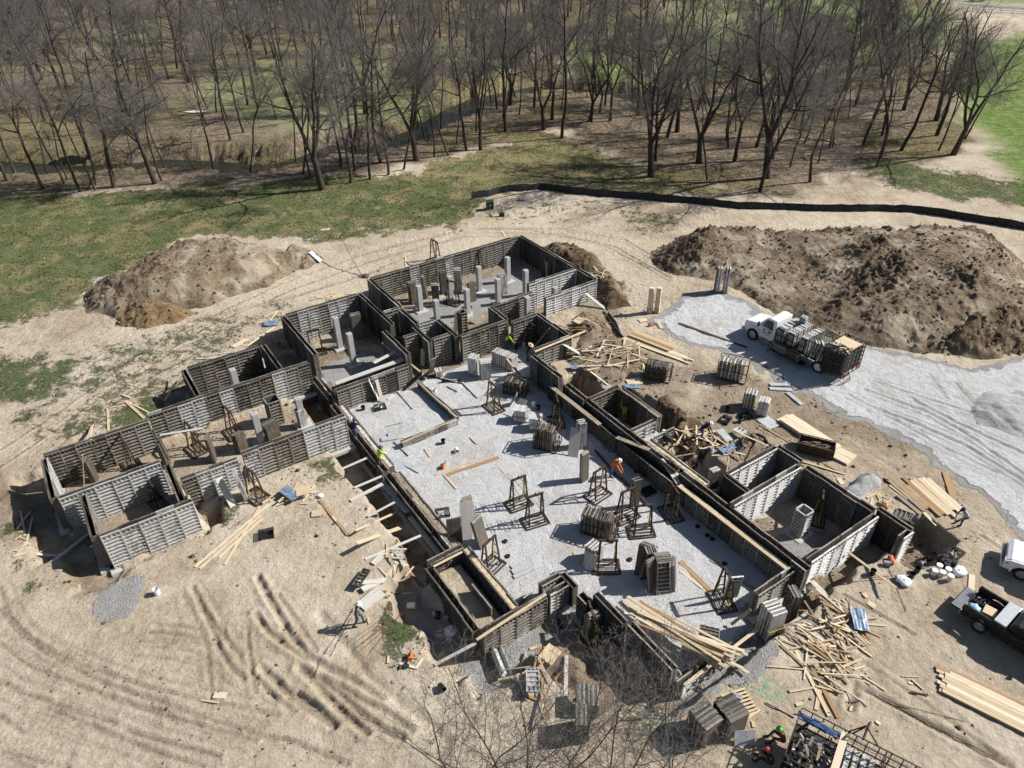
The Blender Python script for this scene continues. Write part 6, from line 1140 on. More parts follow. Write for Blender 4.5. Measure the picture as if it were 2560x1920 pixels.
for i in range(18): x = -WB-.25+i*(WB+.25-4.75)/17; ms_.bar((x, -1.2, 2.34), (x, 1.2, 2.34), .018)
for i in range(4): y = -1.2+i*.8; ms_.bar((-WB-.25, y, 2.33), (-4.75, y, 2.33), .03)
ms_.obj('mesh_roof', M['chassis'], TR)
for s in (1, -1):
    sh_ = MB(); sh_.bb(-5.15, -2.2, s*1.15 if s > 0 else -1.75, 1.75 if s > 0 else -1.15, .40, .44)
    for x in (-2.2, -3.2, -4.2, -5.15): sh_.bar((x, s*1.2, 1.0), (x, s*1.72, .42), .04)
    sh_.bar((-5.15, s*1.74, .5), (-2.2, s*1.74, .5), .035); sh_.obj('side_shelf', M['chassis'], TR)
gt = MB(); gt.bar((-2.15, 1.3, .35), (-2.15, 1.3, 1.1), .035); gt.bar((-2.15, 1.95, .35), (-2.15, 1.95, 1.1), .035); gt.bar((-2.15, 1.3, 1.1), (-2.15, 1.95, 1.1), .035); gt.bar((-2.15, 1.3, .35), (-2.15, 1.95, .35), .035)
for i in range(5): gt.bar((-2.15, 1.3+i*.15, .35), (-2.15, 1.3+i*.15, 1.1), .015)
gt.obj('side_gate', M['chassis'], TR); tl = MB(); tl.bb(RE-.06, RE-.03, -1.0, -.7, .75, .95); tl.obj('tail_lamp', M['red'], TR); tl = MB(); tl.bb(RE-.06, RE-.03, .7, 1.0, .75, .95); tl.obj('tail_lamp', M['red'], TR)
stp = MB()
for z in (.15, .30, .45): stp.bar((RE-.25, .2, z), (RE-.25, .9, z), .03)
stp.bar((RE-.25, .2, .1), (RE-.05, .2, .7), .03); stp.bar((RE-.25, .9, .1), (RE-.05, .9, .7), .03); stp.obj('ladder_step', M['chassis'], TR)
TG = TH-YAW
bundle(0, 1, 1, 9, .6, 1.0, TG+H_*0, 'white-topped row of forms standing on the truck bed right behind the cab', ('form_w', 'form_a'), None, 2, p=tp(-2.55, 0, 1.06), lift=.02) if False else None
def on_truck(x, y, z, n, w, h, turn, label, mats=('form_w', 'form_a'), lean=0.0):
    r = empty('form_bundle', tp(x, y, z), TH+turn, label, 'form bundle', 'forms loaded on the truck'); q = random.Random(int(x*100+y*10+z))
    for i in range(n): o = link('form_panel', panel_mesh(w, h, mats[i % len(mats)]), r); o.location = (-w/2+q.uniform(-.04, .04), (i-(n-1)/2)*.105, .01+q.uniform(0, .10)); o.rotation_euler = (lean, 0, 0)
for x, w_, h, lb in ((-2.45, .62, 1.15, 'right behind the cab'), (-3.35, .62, 1.15, 'in the second row'), (-4.45, .60, 1.2, 'in the third row')):
    for j, y in enumerate((.58, -.58)): on_truck(x, y, 1.07, 10, w_, h, 0, 'white-topped row of forms %s on the truck, %s side' % (lb, ('drive', 'heap')[j]))
on_truck(-2.95, -.9, 1.4, 4, .5, 1.35, 0, 'pale taller forms poking up behind the cab on the heap side')
on_truck(-2.9, 1.42, .46, 4, 1.1, .55, 0, 'grimy forms on the lower side shelf of the truck, front end', ('form_c', 'form_b')); on_truck(-4.1, 1.42, .46, 4, 1.1, .55, 0, 'grimy forms on the lower side shelf of the truck, rear end', ('form_c', 'form_b'))
on_truck(-5.25, .95, .95, 5, .5, 1.35, H_+.75, 'slanted zigzag stack of forms ahead of the rear wheel, first', ('form_w', 'form_c'), -.2); on_truck(-5.85, .95, .95, 5, .5, 1.35, H_+.75, 'slanted zigzag stack of forms ahead of the rear wheel, second', ('form_w', 'form_c'), -.2)
CX_ = (RE-WB-.25)/2
for j, (y, lb) in enumerate(((.9, 'drive side'), (.3, 'middle'), (-.3, 'middle far'), (-.9, 'heap side'))): on_truck(CX_, y, .66, 5, 1.5, 1.75, 0, 'weathered forms packed in the rear cage of the truck, '+lb, ('form_c', 'form_b'))
pl = MB(); pl.bb(-.75, .75, -.62, .62, 0, .05); o = pl.obj('plywood_sheet', M['ply'], None, tp(CX_+.05, -.3, 2.62), (0, 0, TH)); prop(o, 'tan plywood sheet lying on top of the truck\'s rear cage', 'plywood')
for i in range(16): x, y = CX_+rng.uniform(-.8, .8), rng.uniform(.35, 1.0); a_ = rng.uniform(0, 3); q = tp(x, y, 2.62+rng.uniform(0, .12)); dx, dy = .22*math.cos(a_), .22*math.sin(a_); board((q.x-dx, q.y-dy, q.z), (q.x+dx, q.y+dy, q.z+rng.uniform(-.05, .1)), .12, .06, rng.choice(['wood_grey', 'wood_old', 'wood_pale', 'form_c']), 'short filler block in the litter on the truck\'s rear cage', 'filler blocks on the rear cage', 'filler_block', 'block')
# --- pickups
def pickup(p, heading, paint, label, open_tail):
    r = empty('pickup_truck', p, heading, label, 'pickup truck'); X = M[paint]
    # x=0 at the tail of the bed, forward +x ; bed 0..1.85, cab 1.9..3.9, hood ..5.3
    W = .93; zb, zr = .62, 1.16
    def side(s):
        arch = lambda cx: [(cx+.52*math.cos(a), .38+.52*math.sin(a)) for a in [math.pi*i/12 for i in range(13)]]
        pts = [(0.0, .48), (.0, zr), (5.15, 1.12), (5.35, .95), (5.38, .45), (5.02, .42)] + arch(4.45)[0:] + [(3.9, .40), (1.5, .40)] + arch(.95) + [(.40, .46)]
        pts = [(0.0, .48), (0.0, zr), (1.88, zr), (3.95, 1.14), (5.1, 1.06), (5.36, .92), (5.38, .45), (4.97, .42)] + [(4.45+.52*math.cos(a), .40+.50*math.sin(a)) for a in [math.pi*i/12 for i in range(1, 12)]] + [(3.93, .40), (1.47, .40)] + [(.95+.52*math.cos(a), .40+.50*math.sin(a)) for a in [math.pi*i/12 for i in range(1, 12)]] + [(.43, .46)]
        b = MB(); b.prism(pts, s*(W-.10) if s > 0 else -W, W if s > 0 else -(W-.10)); b.obj('side_panel', X, r, bevel=.012)
        for cx in (.95, 4.45):
            f = MB(); f.tube([(cx+.54*math.cos(a), s*(W+.015), .40+.52*math.sin(a)) for a in [math.pi*(-.03+1.06*i/12) for i in range(13)]], .045, 6); f.obj('wheel_arch', M['chassis'] if paint == 'paint_black' else X, r)
            wheel(r, cx, s*(W-.10), .39, .25, s)
    side(1); side(-1)
    b = MB(); b.bb(.0, 1.86, -W+.1, W-.1, zb-.04, zb)
    for i in range(9): y = -.72+i*.18; b.bb(.02, 1.84, y-.03, y+.03, zb, zb+.02)
    b.bb(1.80, 1.88, -W+.1, W-.1, zb, zr); b.obj('bed', M['chassis'] if paint == 'paint_black' else X, r)
    for s in (1, -1): q = MB(); q.bb(.55, 1.35, s*(W-.22)-.11, s*(W-.22)+.11, zb, zb+.22); q.obj('wheel_well', M['chassis'], r, bevel=.03)
    t = MB()
    if open_tail:
        t.bb(-.56, -.02, -W+.06, W-.06, zb-.06, zb)
        tg = t.obj('tailgate', X, r, bevel=.01); g = MB()
        for i in range(11): y = -.75+i*.15; g.bb(-.52, -.05, y-.035, y+.035, zb, zb+.018)
        g.obj('tailgate_liner', M['alu'], tg)
    else: t.bb(-.03, .03, -W+.06, W-.06, zb, zr); t.obj('tailgate', X, r, bevel=.01)
    c = MB(); c.prism([(1.93, .5), (1.93, 1.14), (2.05, 1.62), (2.25, 1.72), (3.25, 1.74), (3.45, 1.66), (4.02, 1.14), (4.05, .5)], -W+.09, W-.09); c.obj('cab', X, r, bevel=.05)
    g = MB(); g.prism([(3.50, 1.62), (3.53, 1.645), (4.02, 1.19), (3.99, 1.165)], -.74, .74); g.obj('windshield', M['glass'], r); g = MB(); g.prism([(2.00, 1.22), (2.02, 1.215), (2.10, 1.60), (2.075, 1.60)], -.66, .66); g.obj('rear_window', M['glass'], r)
    for s in (1, -1):
        g = MB(); g.prism([(2.22, 1.18), (2.30, 1.60), (3.28, 1.62), (3.80, 1.18)], s*(W-.10), s*(W-.075)); g.obj('side_window', M['glass'], r)
        h = MB(); h.bb(2.75, 2.95, s*(W), s*(W+.03), 1.0, 1.04); h.obj('handle', M['chassis'], r); mi = MB(); mi.bb(3.72, 3.86, s*(W+.10)-.09, s*(W+.10)+.09, 1.12, 1.30); mi.obj('mirror', X, r, bevel=.03)
        l = MB(); l.bb(5.28, 5.385, s*.70-.16, s*.70+.16, .76, .94); l.obj('headlight', M['lamp'], r, bevel=.03); l = MB(); l.bb(5.16, 5.33, s*(W-.05)-.05, s*(W-.05)+.06, .76, .92); l.obj('turn_signal', M['amber'], r, bevel=.02); l = MB(); l.bb(-.03, .06, s*(W-.05)-.05, s*(W-.05)+.055, .78, 1.08); l.obj('tail_lamp', M['red'], r, bevel=.01)
    h = MB(); h.prism([(3.9, .85), (3.98, 1.16), (5.1, 1.09), (5.34, .94), (5.36, .5), (3.9, .5)], -W+.10, W-.10); h.obj('hood', X, r, bevel=.05)
    k = MB(); k.bb(5.36, 5.50, -W+.02, W-.02, .42, .60); k.obj('front_bumper', M['chrome'], r, bevel=.03); k = MB(); k.bb(-.18 if not open_tail else -.10, -.02, -W+.05, W-.05, .40, .54); k.obj('rear_bumper', M['chrome'], r, bevel=.02)
    k = MB()
    for z in (.66, .73, .80, .87): k.bb(5.37, 5.40, -.48, .48, z, z+.035)
    k.obj('grille', M['chassis'], r); k = MB(); k.bb(.3, 5.0, -.7, .7, .30, .44); k.obj('chassis', M['chassis'], r)
    return r
q0, q1 = un(*px(25, 800, 600), 1.16), un(*px(25, 1030, 745), 1.16); ph = math.atan2(q1[1]-q0[1], q1[0]-q0[0])
q0[2] = surf(q0[0], q0[1]); off = np.array([-math.sin(ph), math.cos(ph), 0])*.90
PK = pickup(tuple(q0+off), ph, 'paint_black', 'black pickup truck with open tailgate and silver toolbox parked on the dirt', True); PKo = q0+off
def pp(x, y, z): return (PKo[0]+x*math.cos(ph)-y*math.sin(ph), PKo[1]+x*math.sin(ph)+y*math.cos(ph), PKo[2]+z)
b = MB(); b.bb(-.27, .27, -.86, .86, 0, .42); b.bb(-.29, .29, -.88, .88, .42, .46); tb = b.obj('toolbox', M['alu'], None, pp(1.62, 0, .84), (0, 0, ph), bevel=.015); prop(tb, 'silver tread-plate toolbox across the black pickup\'s bed', 'toolbox')
b = MB(); b.bb(-.28, .28, -.30, .30, 0, .30); b.bb(-.285, .285, -.02, .02, .301, .306); prop(b.obj('cardboard_box', M['ply'], None, pp(.95, -.12, .65), (0, 0, ph+.15)), 'tan cardboard box in the black pickup\'s bed', 'box')
b = MB(); b.lathe([(.06, 0), (.17, .02), (.18, .16), (.1, .18)], 14); prop(b.obj('pail', M['grey_plastic'], None, pp(.72, -.45, .65), smooth=True), 'pale round pail beside the cardboard box in the pickup bed', 'pail')
def lumpy(k, p, rx, ry, rz_, mat, name, label, cat, seed):
    r = random.Random(seed); b = MB(); n, m_ = 12, 7; V = []
    for i in range(m_+1):
        for j in range(n):
            th = math.pi*i/m_; f = math.sin(th); a = 2*math.pi*j/n; w_ = 1+.22*r.uniform(-1, 1); V.append((rx*f*math.cos(a)*w_, ry*f*math.sin(a)*w_, max(0, rz_*(1+math.cos(th))/2*(1+.15*r.uniform(-1, 1)))))
    b.add(V, [(i*n+j, i*n+(j+1) % n, (i+1)*n+(j+1) % n, (i+1)*n+j) for i in range(m_) for j in range(n)]); return prop(b.obj(name, M[mat], None, tuple(p), (0, 0, r.uniform(0, 3)), smooth=True), label, cat)
M['blue_bag'] = plain('blue white plastic bag', (.30, .50, .72), .3, 0, .5, 7); lumpy(0, pp(.35, -.30, .64), .30, .24, .24, 'blue_bag', 'plastic_bag', 'crumpled blue and white plastic bag in the black pickup\'s bed', 'bag', 3)
def crate(p, rz, s, mat, label, items=True):
    r = empty('crate', p, rz, label, 'crate'); w, d, h = .42*s, .32*s, .26*s; b = MB()
    for k in range(3):
        z = .01+k*h*.36
        for q in (-1, 1): b.bb(-w, w, q*d-.012, q*d+.012, z, z+.06*s); b.bb(q*w-.012, q*w+.012, -d+.013, d-.013, z+.001, z+.059*s)
    for sx in (-1, 1):
        for sy in (-1, 1): b.bb(sx*w-.02, sx*w+.02, sy*d-.02, sy*d+.02, .0, h)
    b.bb(-w+.013, w-.013, -d+.013, d-.013, .0, .012); b.obj('body', M[mat], r)
    if items:
        c = MB(); q = random.Random(5)
        for i in range(5): c.bar((q.uniform(-w, w)*.7, q.uniform(-d, d)*.7, .05), (q.uniform(-w, w)*.7, q.uniform(-d, d)*.7, .16), .05)
        c.obj('contents', M['grey_plastic'], r)
    return r
crate(pp(.35, .42, .65), ph+.1, .75, 'black', 'black open crate with tools in the pickup bed')
for i in range(4): board(pp(.75+.05*i, .28+.09*i, .70), pp(1.28+.05*i, .22+.08*i, .74), .05, .04, 'black', 'black tool handle lying in the pickup bed', 'tool handles in the pickup bed', 'tool_handle', 'tool')
wq = un(*px(25, 1224, 408), 0.0); whd = rad(146); wo = np.array([wq[0]-4.45*math.cos(whd)+(.93)*math.sin(whd), wq[1]-4.45*math.sin(whd)-(.93)*math.cos(whd), 0]); wo[2] = surf(wo[0], wo[1])
pickup(tuple(wo), whd, 'paint_white', 'white pickup truck cut off at the picture edge beside the black pickup', False)
# --- steel rack bed at the bottom of the picture
ZT = 2.1; r0, r1, r2_ = un(*px(26, 462, 285), ZT), un(*px(26, 1040, 578), ZT), un(*px(26, 290, 720), ZT); bh = math.atan2(r1[1]-r0[1], r1[0]-r0[0]); bw = min(2.5, np.linalg.norm((r2_-r0)[:2])); 
RB = empty('rack_trailer', (r0[0], r0[1], surf(r0[0], r0[1])), bh, 'dark steel mesh rack trailer heaped with small form offcuts at the bottom edge', 'trailer')
def rp(x, y, z): return (r0[0]+x*math.cos(bh)-y*math.sin(bh), r0[1]+x*math.sin(bh)+y*math.cos(bh), RB.location.z+z)
TRs = TR; TR = RB; W_ = -2.45
RBo = RB.location.z; ZL = ZT-RBo
rails('side_rail', 0, 6.2, W_, 0, .95, ZL, 14, 3, 'xyXY', .04)
b = MB(); b.bb(0, 6.2, W_, 0, .85, .93); b.bb(.2, 6.6, -1.75, -1.65, .62, .85); b.bb(.2, 6.6, -.85, -.75, .62, .85); b.bar((6.2, -1.2, .7), (7.6, -1.2, .6), .12); b.obj('chassis', M['chassis'], RB)
for x in (1.9, 3.35, 4.45): d_ = MB(); d_.bar((x, W_, ZL), (x, 0, ZL), .06); d_.bar((x, W_, 1.5), (x, 0, 1.5), .04); [d_.bar((x, W_*i/9, .95), (x, W_*i/9, ZL), .025) for i in range(10)]; d_.obj('divider', M['chassis'], RB)
d_ = MB()
for i in range(16): x = 1.95+i*.155; d_.bar((x, W_, ZL-.02), (x, 0, ZL-.02), .012)
for i in range(14): y = W_*i/13; d_.bar((1.9, y, ZL-.03), (4.45, y, ZL-.03), .012)
d_.obj('mesh_cover', M['chassis'], RB); fl_ = MB(); fl_.prism([(2.0, ZL-.02), (2.05, ZL-.02), (2.35, ZL+.75), (2.30, ZL+.75)], -.02, .02); fl_.bar((1.9, .02, ZL), (2.35, .05, ZL+.8), .04); fl_.bar((2.35, .05, ZL+.8), (3.0, .02, ZL), .04); fl_.obj('raised_flap', M['chassis'], RB)
for x in (2.6, 3.7):
    for s in (-2.55, .10): wheel(RB, x, s, .40, .24, 1 if s > 0 else -1)
TR = TRs
for i in range(70):                                        # the jumble of filler forms
    x, y = rng.uniform(.2, 1.65), rng.uniform(-2.25, -.55); z = .95+rng.uniform(.1, .85); q = Vector(rp(x, y, z)); d_ = Vector((rng.gauss(0, 1), rng.gauss(0, 1), rng.gauss(0, .45))).normalized()*rng.uniform(.16, .3)
    board(q-d_, q+d_, rng.choice([.12, .16, .2]), .07, rng.choice(['wood_grey', 'form_c', 'form_c', 'form_b', 'sheet', 'wood_old', 'chassis']), 'short filler form in the jumble heaped in the rack trailer', 'filler forms in the rack trailer', 'filler_form', 'form', rng.uniform(0, 3))
for i in range(16):
    x = .15+i*.1; q = Vector(rp(x, -.32+rng.uniform(-.15, .15), ZL-.1+rng.uniform(-.1, .12))); d_ = Vector((math.cos(bh+rng.uniform(-.6, .2)), math.sin(bh+rng.uniform(-.6, .2)), rng.uniform(-.15, .15)))*rng.uniform(.3, .5); board(q-d_, q+d_, .06, .05, 'blue_steel', 'blue steel brace piled along the rack trailer side', 'blue braces in the rack trailer', 'steel_brace', 'brace')
board(rp(1.78, -.15, ZL+.05), rp(1.78, -2.2, ZL+.05), .28, .06, 'wood_pale', 'pale plank laid across the rack trailer', None, 'plank', 'plank')
for i in range(4): board(rp(2.15+.3*i, -.1, 1.3), rp(2.15+.3*i, -2.3, 1.3), .2, .06, 'wood_grey' if i % 2 else 'sheet', 'grey length lying under the mesh of the rack trailer', 'lengths under the trailer mesh', 'form_length', 'form')
for i in range(5): board(rp(4.6+.28*i, -.15, ZL-.25), rp(4.6+.28*i, -2.35, ZL-.25), .26, .05, 'wood_grey', 'weathered silver plank on the far end of the rack trailer', 'silver planks on the trailer', 'plank', 'plank')
# --- far car, road, white fence
def far(x, y, z=0.0): return un(*px(14, x, y), z)
rdp = [far(1480, 20), far(1900, 45), far(2212, 62), far(2700, 90)]; rdq = [far(1480, 36), far(1900, 68), far(2212, 86), far(2700, 118)]
b = MB(); nn = len(rdp); b.add([(p[0], p[1], surf(p[0], p[1])+.12) for p in rdq]+[(p[0], p[1], surf(p[0], p[1])+.12) for p in rdp], [(i, i+1, i+1+nn, i+nn) for i in range(nn-1)]); M['asphalt'] = plain('pale old asphalt', (.25, .25, .255), .9, 0, .1, .5, .2, False); prop(b.obj('road', M['asphalt']), 'pale grey road beyond the lawn', None, None, 'structure')
fr_ = empty('rail_fence', tuple(far(1900, 122)), 0, 'white three-rail fence along the far road', 'fence'); fpts = [far(1560, 98), far(1900, 118), far(2212, 134), far(2700, 162)]; fl0 = Vector(fr_.location)
b = MB()
for i in range(3):
    for z in (.45, .95, 1.4): b.bar(Vector(fpts[i])+Vector((0, 0, z))-fl0, Vector(fpts[i+1])+Vector((0, 0, z))-fl0, .05, .16)
b.obj('rail', M['white'], fr_)
for i in range(3):
    n_p = int(np.linalg.norm(fpts[i+1]-fpts[i])/2.6)
    for j in range(n_p): q = fpts[i]+(fpts[i+1]-fpts[i])*j/n_p; c = MB(); c.bb(-.07, .07, -.07, .07, -.1, 1.6); c.obj('post', M['white'], fr_, tuple(Vector(q)-fl0))
cp = far(1795, 22); cr = empty('parked_car', (cp[0], cp[1], surf(cp[0], cp[1])+.12), -.08, 'small dark car on the far road at the top edge', 'car')
b = MB(); b.prism([(-2.2, .3), (-2.2, .8), (-1.5, .92), (-1.0, 1.4), (.5, 1.42), (1.2, .95), (2.1, .8), (2.2, .3)], -.88, .88); b.obj('body', M['paint_black'], cr, bevel=.05); b = MB(); b.prism([(-1.35, .95), (-.95, 1.33), (.45, 1.35), (1.05, .95)], -.9, .9); b.obj('window', M['glass'], cr)
for x in (-1.35, 1.35):
    for s in (1, -1): wheel(cr, x, s*.8, .33, .2, s)
# ------------------------------------------------------------------ people
SKIN = plain('skin', (.42, .26, .18), .6, 0, .1, 6)
def cloth(name, c): return plain(name, c, .9, 0, .25, 5, .1)
CL_ = {'grey': cloth('grey shirt', (.13, .135, .15)), 'jeans': cloth('blue jeans', (.06, .09, .16)), 'lime': cloth('lime safety shirt', (.50, .68, .06)), 'navy': cloth('dark hoodie', (.03, .033, .045)), 'dark': cloth('dark work clothes', (.045, .042, .04)), 'orange': cloth('orange safety shirt', (.85, .20, .02)),
       'green': cloth('green shirt', (.20, .48, .06)), 'pale': cloth('pale grey shirt', (.42, .43, .46)), 'maroon': cloth('faded red jacket', (.22, .075, .06)), 'tan': cloth('tan trousers', (.22, .17, .12)), 'white': cloth('white shirt', (.65, .65, .63))}
BOOT = plain('work boots', (.05, .035, .022), .8, 0, .3, 5)
def base_pose():
    J = {'pel': (0, 0, .95), 'wai': (0, 0, 1.12), 'che': (.01, 0, 1.32), 'nek': (0, 0, 1.47), 'hea': (.025, 0, 1.62)}
    for s, n in ((1, 'L'), (-1, 'R')):
        J.update({'hip'+n: (0, s*.095, .92), 'kne'+n: (.03, s*.10, .50), 'ank'+n: (0, s*.11, .10), 'toe'+n: (.17, s*.13, .045), 'sho'+n: (0, s*.185, 1.405), 'elb'+n: (-.02, s*.25, 1.13), 'wri'+n: (.09, s*.24, .89)})
    return {k: np.array(v, float) for k, v in J.items()}
def bend(J, ang, keys=('wai', 'che', 'nek', 'hea', 'shoL', 'shoR', 'elbL', 'elbR', 'wriL', 'wriR')):
    c, s = math.cos(ang), math.sin(ang); p = J['pel']
    for k in keys: x, y, z = J[k]-p; J[k] = p+np.array([x*c+z*s, y, -x*s+z*c])
def capsule(b, p, q, r0, r1, n=10):
    p, q = Vector(p), Vector(q); d = q-p
    if d.length < 1e-4: d = Vector((0, 0, 1e-3))
    d = d.normalized(); pts, rr = [], []
    for a in (-.98, -.7, -.35): pts.append(p+d*a*r0); rr.append(r0*math.sqrt(1-a*a))
    pts += [p, q]; rr += [r0, r1]
    for a in (.35, .7, .98): pts.append(q+d*a*r1); rr.append(r1*math.sqrt(1-a*a))
    b.tube(pts, rr, n)
def person(k, x, y, heading, pose, shirt, pants, hat, label, z=None, hair=(.03, .02, .012), s=1.0, p=None):
    J = base_pose(); sk = {'L': 0.0, 'R': 0.0}
    if pose: pose(J)
    segs = []                                              # (p, q, r0, r1, material: 0 shirt 1 trousers 2 skin 3 boots)
    W = lambda k_, dy: J[k_]+np.array([0, dy, 0])
    for sy in (-.065, .065): segs += [(W('pel', sy), W('wai', sy*.9), .115, .105, 1 if False else 0), (W('wai', sy), W('che', sy*1.25), .108, .115, 0)]
    segs += [(W('pel', -.06), W('pel', .06), .122, .122, 1), (J['shoL'], J['shoR'], .068, .068, 0), (J['che'], J['nek'], .10, .062, 0), (J['nek'], J['nek']+(J['hea']-J['nek'])*.5, .055, .052, 2)]
    hd_ = J['hea']; up_ = hd_-J['nek']; up_ /= np.linalg.norm(up_); fw_ = np.array([1., 0, 0])-up_*up_[0]; fw_ /= np.linalg.norm(fw_)+1e-9; sd_ = np.cross(up_, fw_)
    segs += [(hd_-up_*.02, hd_+up_*.055, .088, .092, 2), (hd_-up_*.06+fw_*.03, hd_-up_*.075+fw_*.045, .055, .04, 2), (hd_+fw_*.085, hd_+fw_*.108-up_*.022, .013, .017, 2), (hd_+fw_*.085-up_*.062, hd_+fw_*.092-up_*.064, .018, .018, 2)]
    for q in (1, -1): segs.append((hd_+sd_*.093*q, hd_+sd_*.098*q-up_*.02, .02, .015, 2))
    for n, sy in (('L', 1), ('R', -1)):
        segs += [(J['hip'+n], J['kne'+n], .092, .062, 1), (J['kne'+n], J['ank'+n], .062, .045, 1), (J['ank'+n], J['toe'+n], .048, .042, 3), (J['ank'+n]-np.array([.03, 0, .03]), J['ank'+n], .045, .045, 3), (J['sho'+n], J['elb'+n], .062, .048, 0), (J['elb'+n], J['wri'+n], .046, .033, 0)]
        d = J['wri'+n]-J['elb'+n]; d /= np.linalg.norm(d); ax = np.cross(d, [0, sy*1.0, .2]); ax /= np.linalg.norm(ax)+1e-9; nr = np.cross(d, ax); wr = J['wri'+n]; pm = wr+d*.085
        segs += [(wr+d*.02, pm, .033, .036, 2), (wr+d*.03+ax*.014, pm+ax*.022, .026, .026, 2), (wr+d*.03-ax*.014, pm-ax*.022, .026, .026, 2)]
        for i, L in enumerate((.070, .082, .076, .058)):
            o = ax*(.036-.024*i); m1 = pm+o+d*.035; m2 = m1+d*L*.5+nr*.018; m3 = m2+d*L*.3+nr*.03; segs += [(m1, m2, .0115, .011, 2), (m2, m3, .011, .010, 2)]
        t0 = wr+d*.04+ax*.035; t1 = t0+ax*.034+d*.035+nr*.01; segs += [(t0, t1, .014, .012, 2), (t1, t1+d*.032+nr*.008, .012, .011, 2)]
    b = MB()
    for q in segs: capsule(b, *q[:4])
    me = b.mesh('tmp'); o = bpy.data.objects.new('tmp', me); COL.objects.link(o)
    rm = o.modifiers.new('r', 'REMESH'); rm.mode = 'VOXEL'; rm.voxel_size = .0125; sm_ = o.modifiers.new('s', 'SMOOTH'); sm_.iterations = 3; sm_.factor = .5; dc = o.modifiers.new('d', 'DECIMATE'); dc.ratio = .3
    dg = bpy.context.evaluated_depsgraph_get(); me2 = bpy.data.meshes.new_from_object(o.evaluated_get(dg)); bpy.data.objects.remove(o); me2.name = 'person'
    co = np.empty(len(me2.polygons)*3); me2.polygons.foreach_get('center', co); co = co.reshape(-1, 3); best = np.full(len(co), 9.); mi = np.zeros(len(co), np.int32)
    for a, c, ra, rb, mt in segs:
        a, c = np.array(a), np.array(c); e = c-a; t = np.clip(((co-a)@e)/(e@e+1e-9), 0, 1); dd = np.linalg.norm(co-a-t[:, None]*e, axis=1)-(ra+(rb-ra)*t); k_ = dd < best; best[k_] = dd[k_]; mi[k_] = mt
    me2.materials.clear()
    for mt in (CL_[shirt], CL_[pants], SKIN, BOOT): me2.materials.append(mt)
    me2.polygons.foreach_set('material_index', mi); me2.polygons.foreach_set('use_smooth', np.ones(len(mi), bool)); me2.update()
    loc = np.array(p) if p is not None else gp(k, x, y) if z is None else un(*px(k, x, y), z)
    r = link('person', me2); r.location = loc; r.rotation_euler = (0, 0, heading); r.scale = (s, s, s); prop(r, label, 'person')
    R_ = Matrix((Vector(fw_), Vector(sd_), Vector(up_))).transposed().to_4x4(); R_.translation = Vector(hd_)
    hb = MB(); hb.lathe([(.085, -.035), (.101, .0), (.104, .05), (.085, .105), (.03, .135)], 16, (-.012, 0, 0), R_); hb.obj('hair', plain('hair', hair, .8, 0, .2, 8), r, smooth=True)
    for q in (1, -1): e = MB(); e.lathe([(.004, -.008), (.011, 0), (.004, .008)], 8, (.088, .034*q, .012), R_); e.obj('eye', M['black'], r)
    kind, colr = hat
    hm = plain('hat '+label[:12], colr, .5, 0, .08, 5, .4)
    h = MB()
    if kind == 'hard': h.lathe([(.165, .058), (.150, .070), (.125, .072), (.120, .11), (.100, .155), (.05, .185), (.01, .192)], 20, (.01, 0, 0), R_); h.obj('hard_hat', hm, r, smooth=True)
    elif kind == 'straw': h.lathe([(.25, .05), (.24, .065), (.12, .075), (.115, .12), (.09, .16), (.02, .175)], 22, (0, 0, 0), R_); h.obj('straw_hat', hm, r, smooth=True)
    elif kind == 'cap': h.lathe([(.108, .03), (.110, .07), (.095, .12), (.05, .15), (.01, .155)], 18, (-.005, 0, 0), R_); h.box((.13, 0, .055), (.13, .14, .018), R_); h.obj('cap', hm, r)
    elif kind == 'hood': h.lathe([(.09, -.10), (.122, -.04), (.128, .05), (.10, .12), (.02, .15)], 16, (-.025, 0, 0), R_); h.obj('hood', hm, r, smooth=True)
    return r
def arms(J, L=None, R=None):
    for n, v in (('L', L), ('R', R)):
        if v: J['elb'+n], J['wri'+n] = np.array(v[0], float), np.array(v[1], float)
def walk(J): bend(J, .22); J['kneL'] = np.array([.22, .10, .56]); J['ankL'] = np.array([.24, .11, .12]); J['toeL'] = np.array([.40, .12, .06]); J['kneR'] = np.array([-.04, -.10, .50]); J['ankR'] = np.array([-.26, -.11, .14]); J['toeR'] = np.array([-.10, -.12, .05])
def reach(J): bend(J, .35); arms(J, ((.38, .26, 1.12), (.55, .20, .92)), ((.40, -.24, 1.10), (.58, -.16, .95)))
def stoop(J): bend(J, .75); arms(J, ((.55, .22, .85), (.70, .16, .60)), ((.55, -.22, .85), (.68, -.14, .62))); J['kneL'] = np.array([.12, .12, .50]); J['kneR'] = np.array([.10, -.12, .50])
def kick(J):
    bend(J, .55); J['kneL'] = np.array([.38, .12, .86]); J['ankL'] = np.array([.72, .14, .60]); J['toeL'] = np.array([.88, .15, .58]); arms(J, ((.45, .24, 1.0), (.62, .14, .84)), ((.42, -.24, .98), (.60, -.05, .86)))
def crouch(J):
    for k_ in J: J[k_] = J[k_]-np.array([0, 0, .48])
    for n, s in (('L', 1), ('R', -1)): J['kne'+n] = np.array([.36, s*.16, .48]); J['ank'+n] = np.array([.06, s*.14, .10]); J['toe'+n] = np.array([.23, s*.16, .045])
    J['pel'][0] -= .1; bend(J, .7); arms(J, ((.35, .24, .55), (.55, .15, .40)), ((.35, -.24, .55), (.55, -.13, .40)))
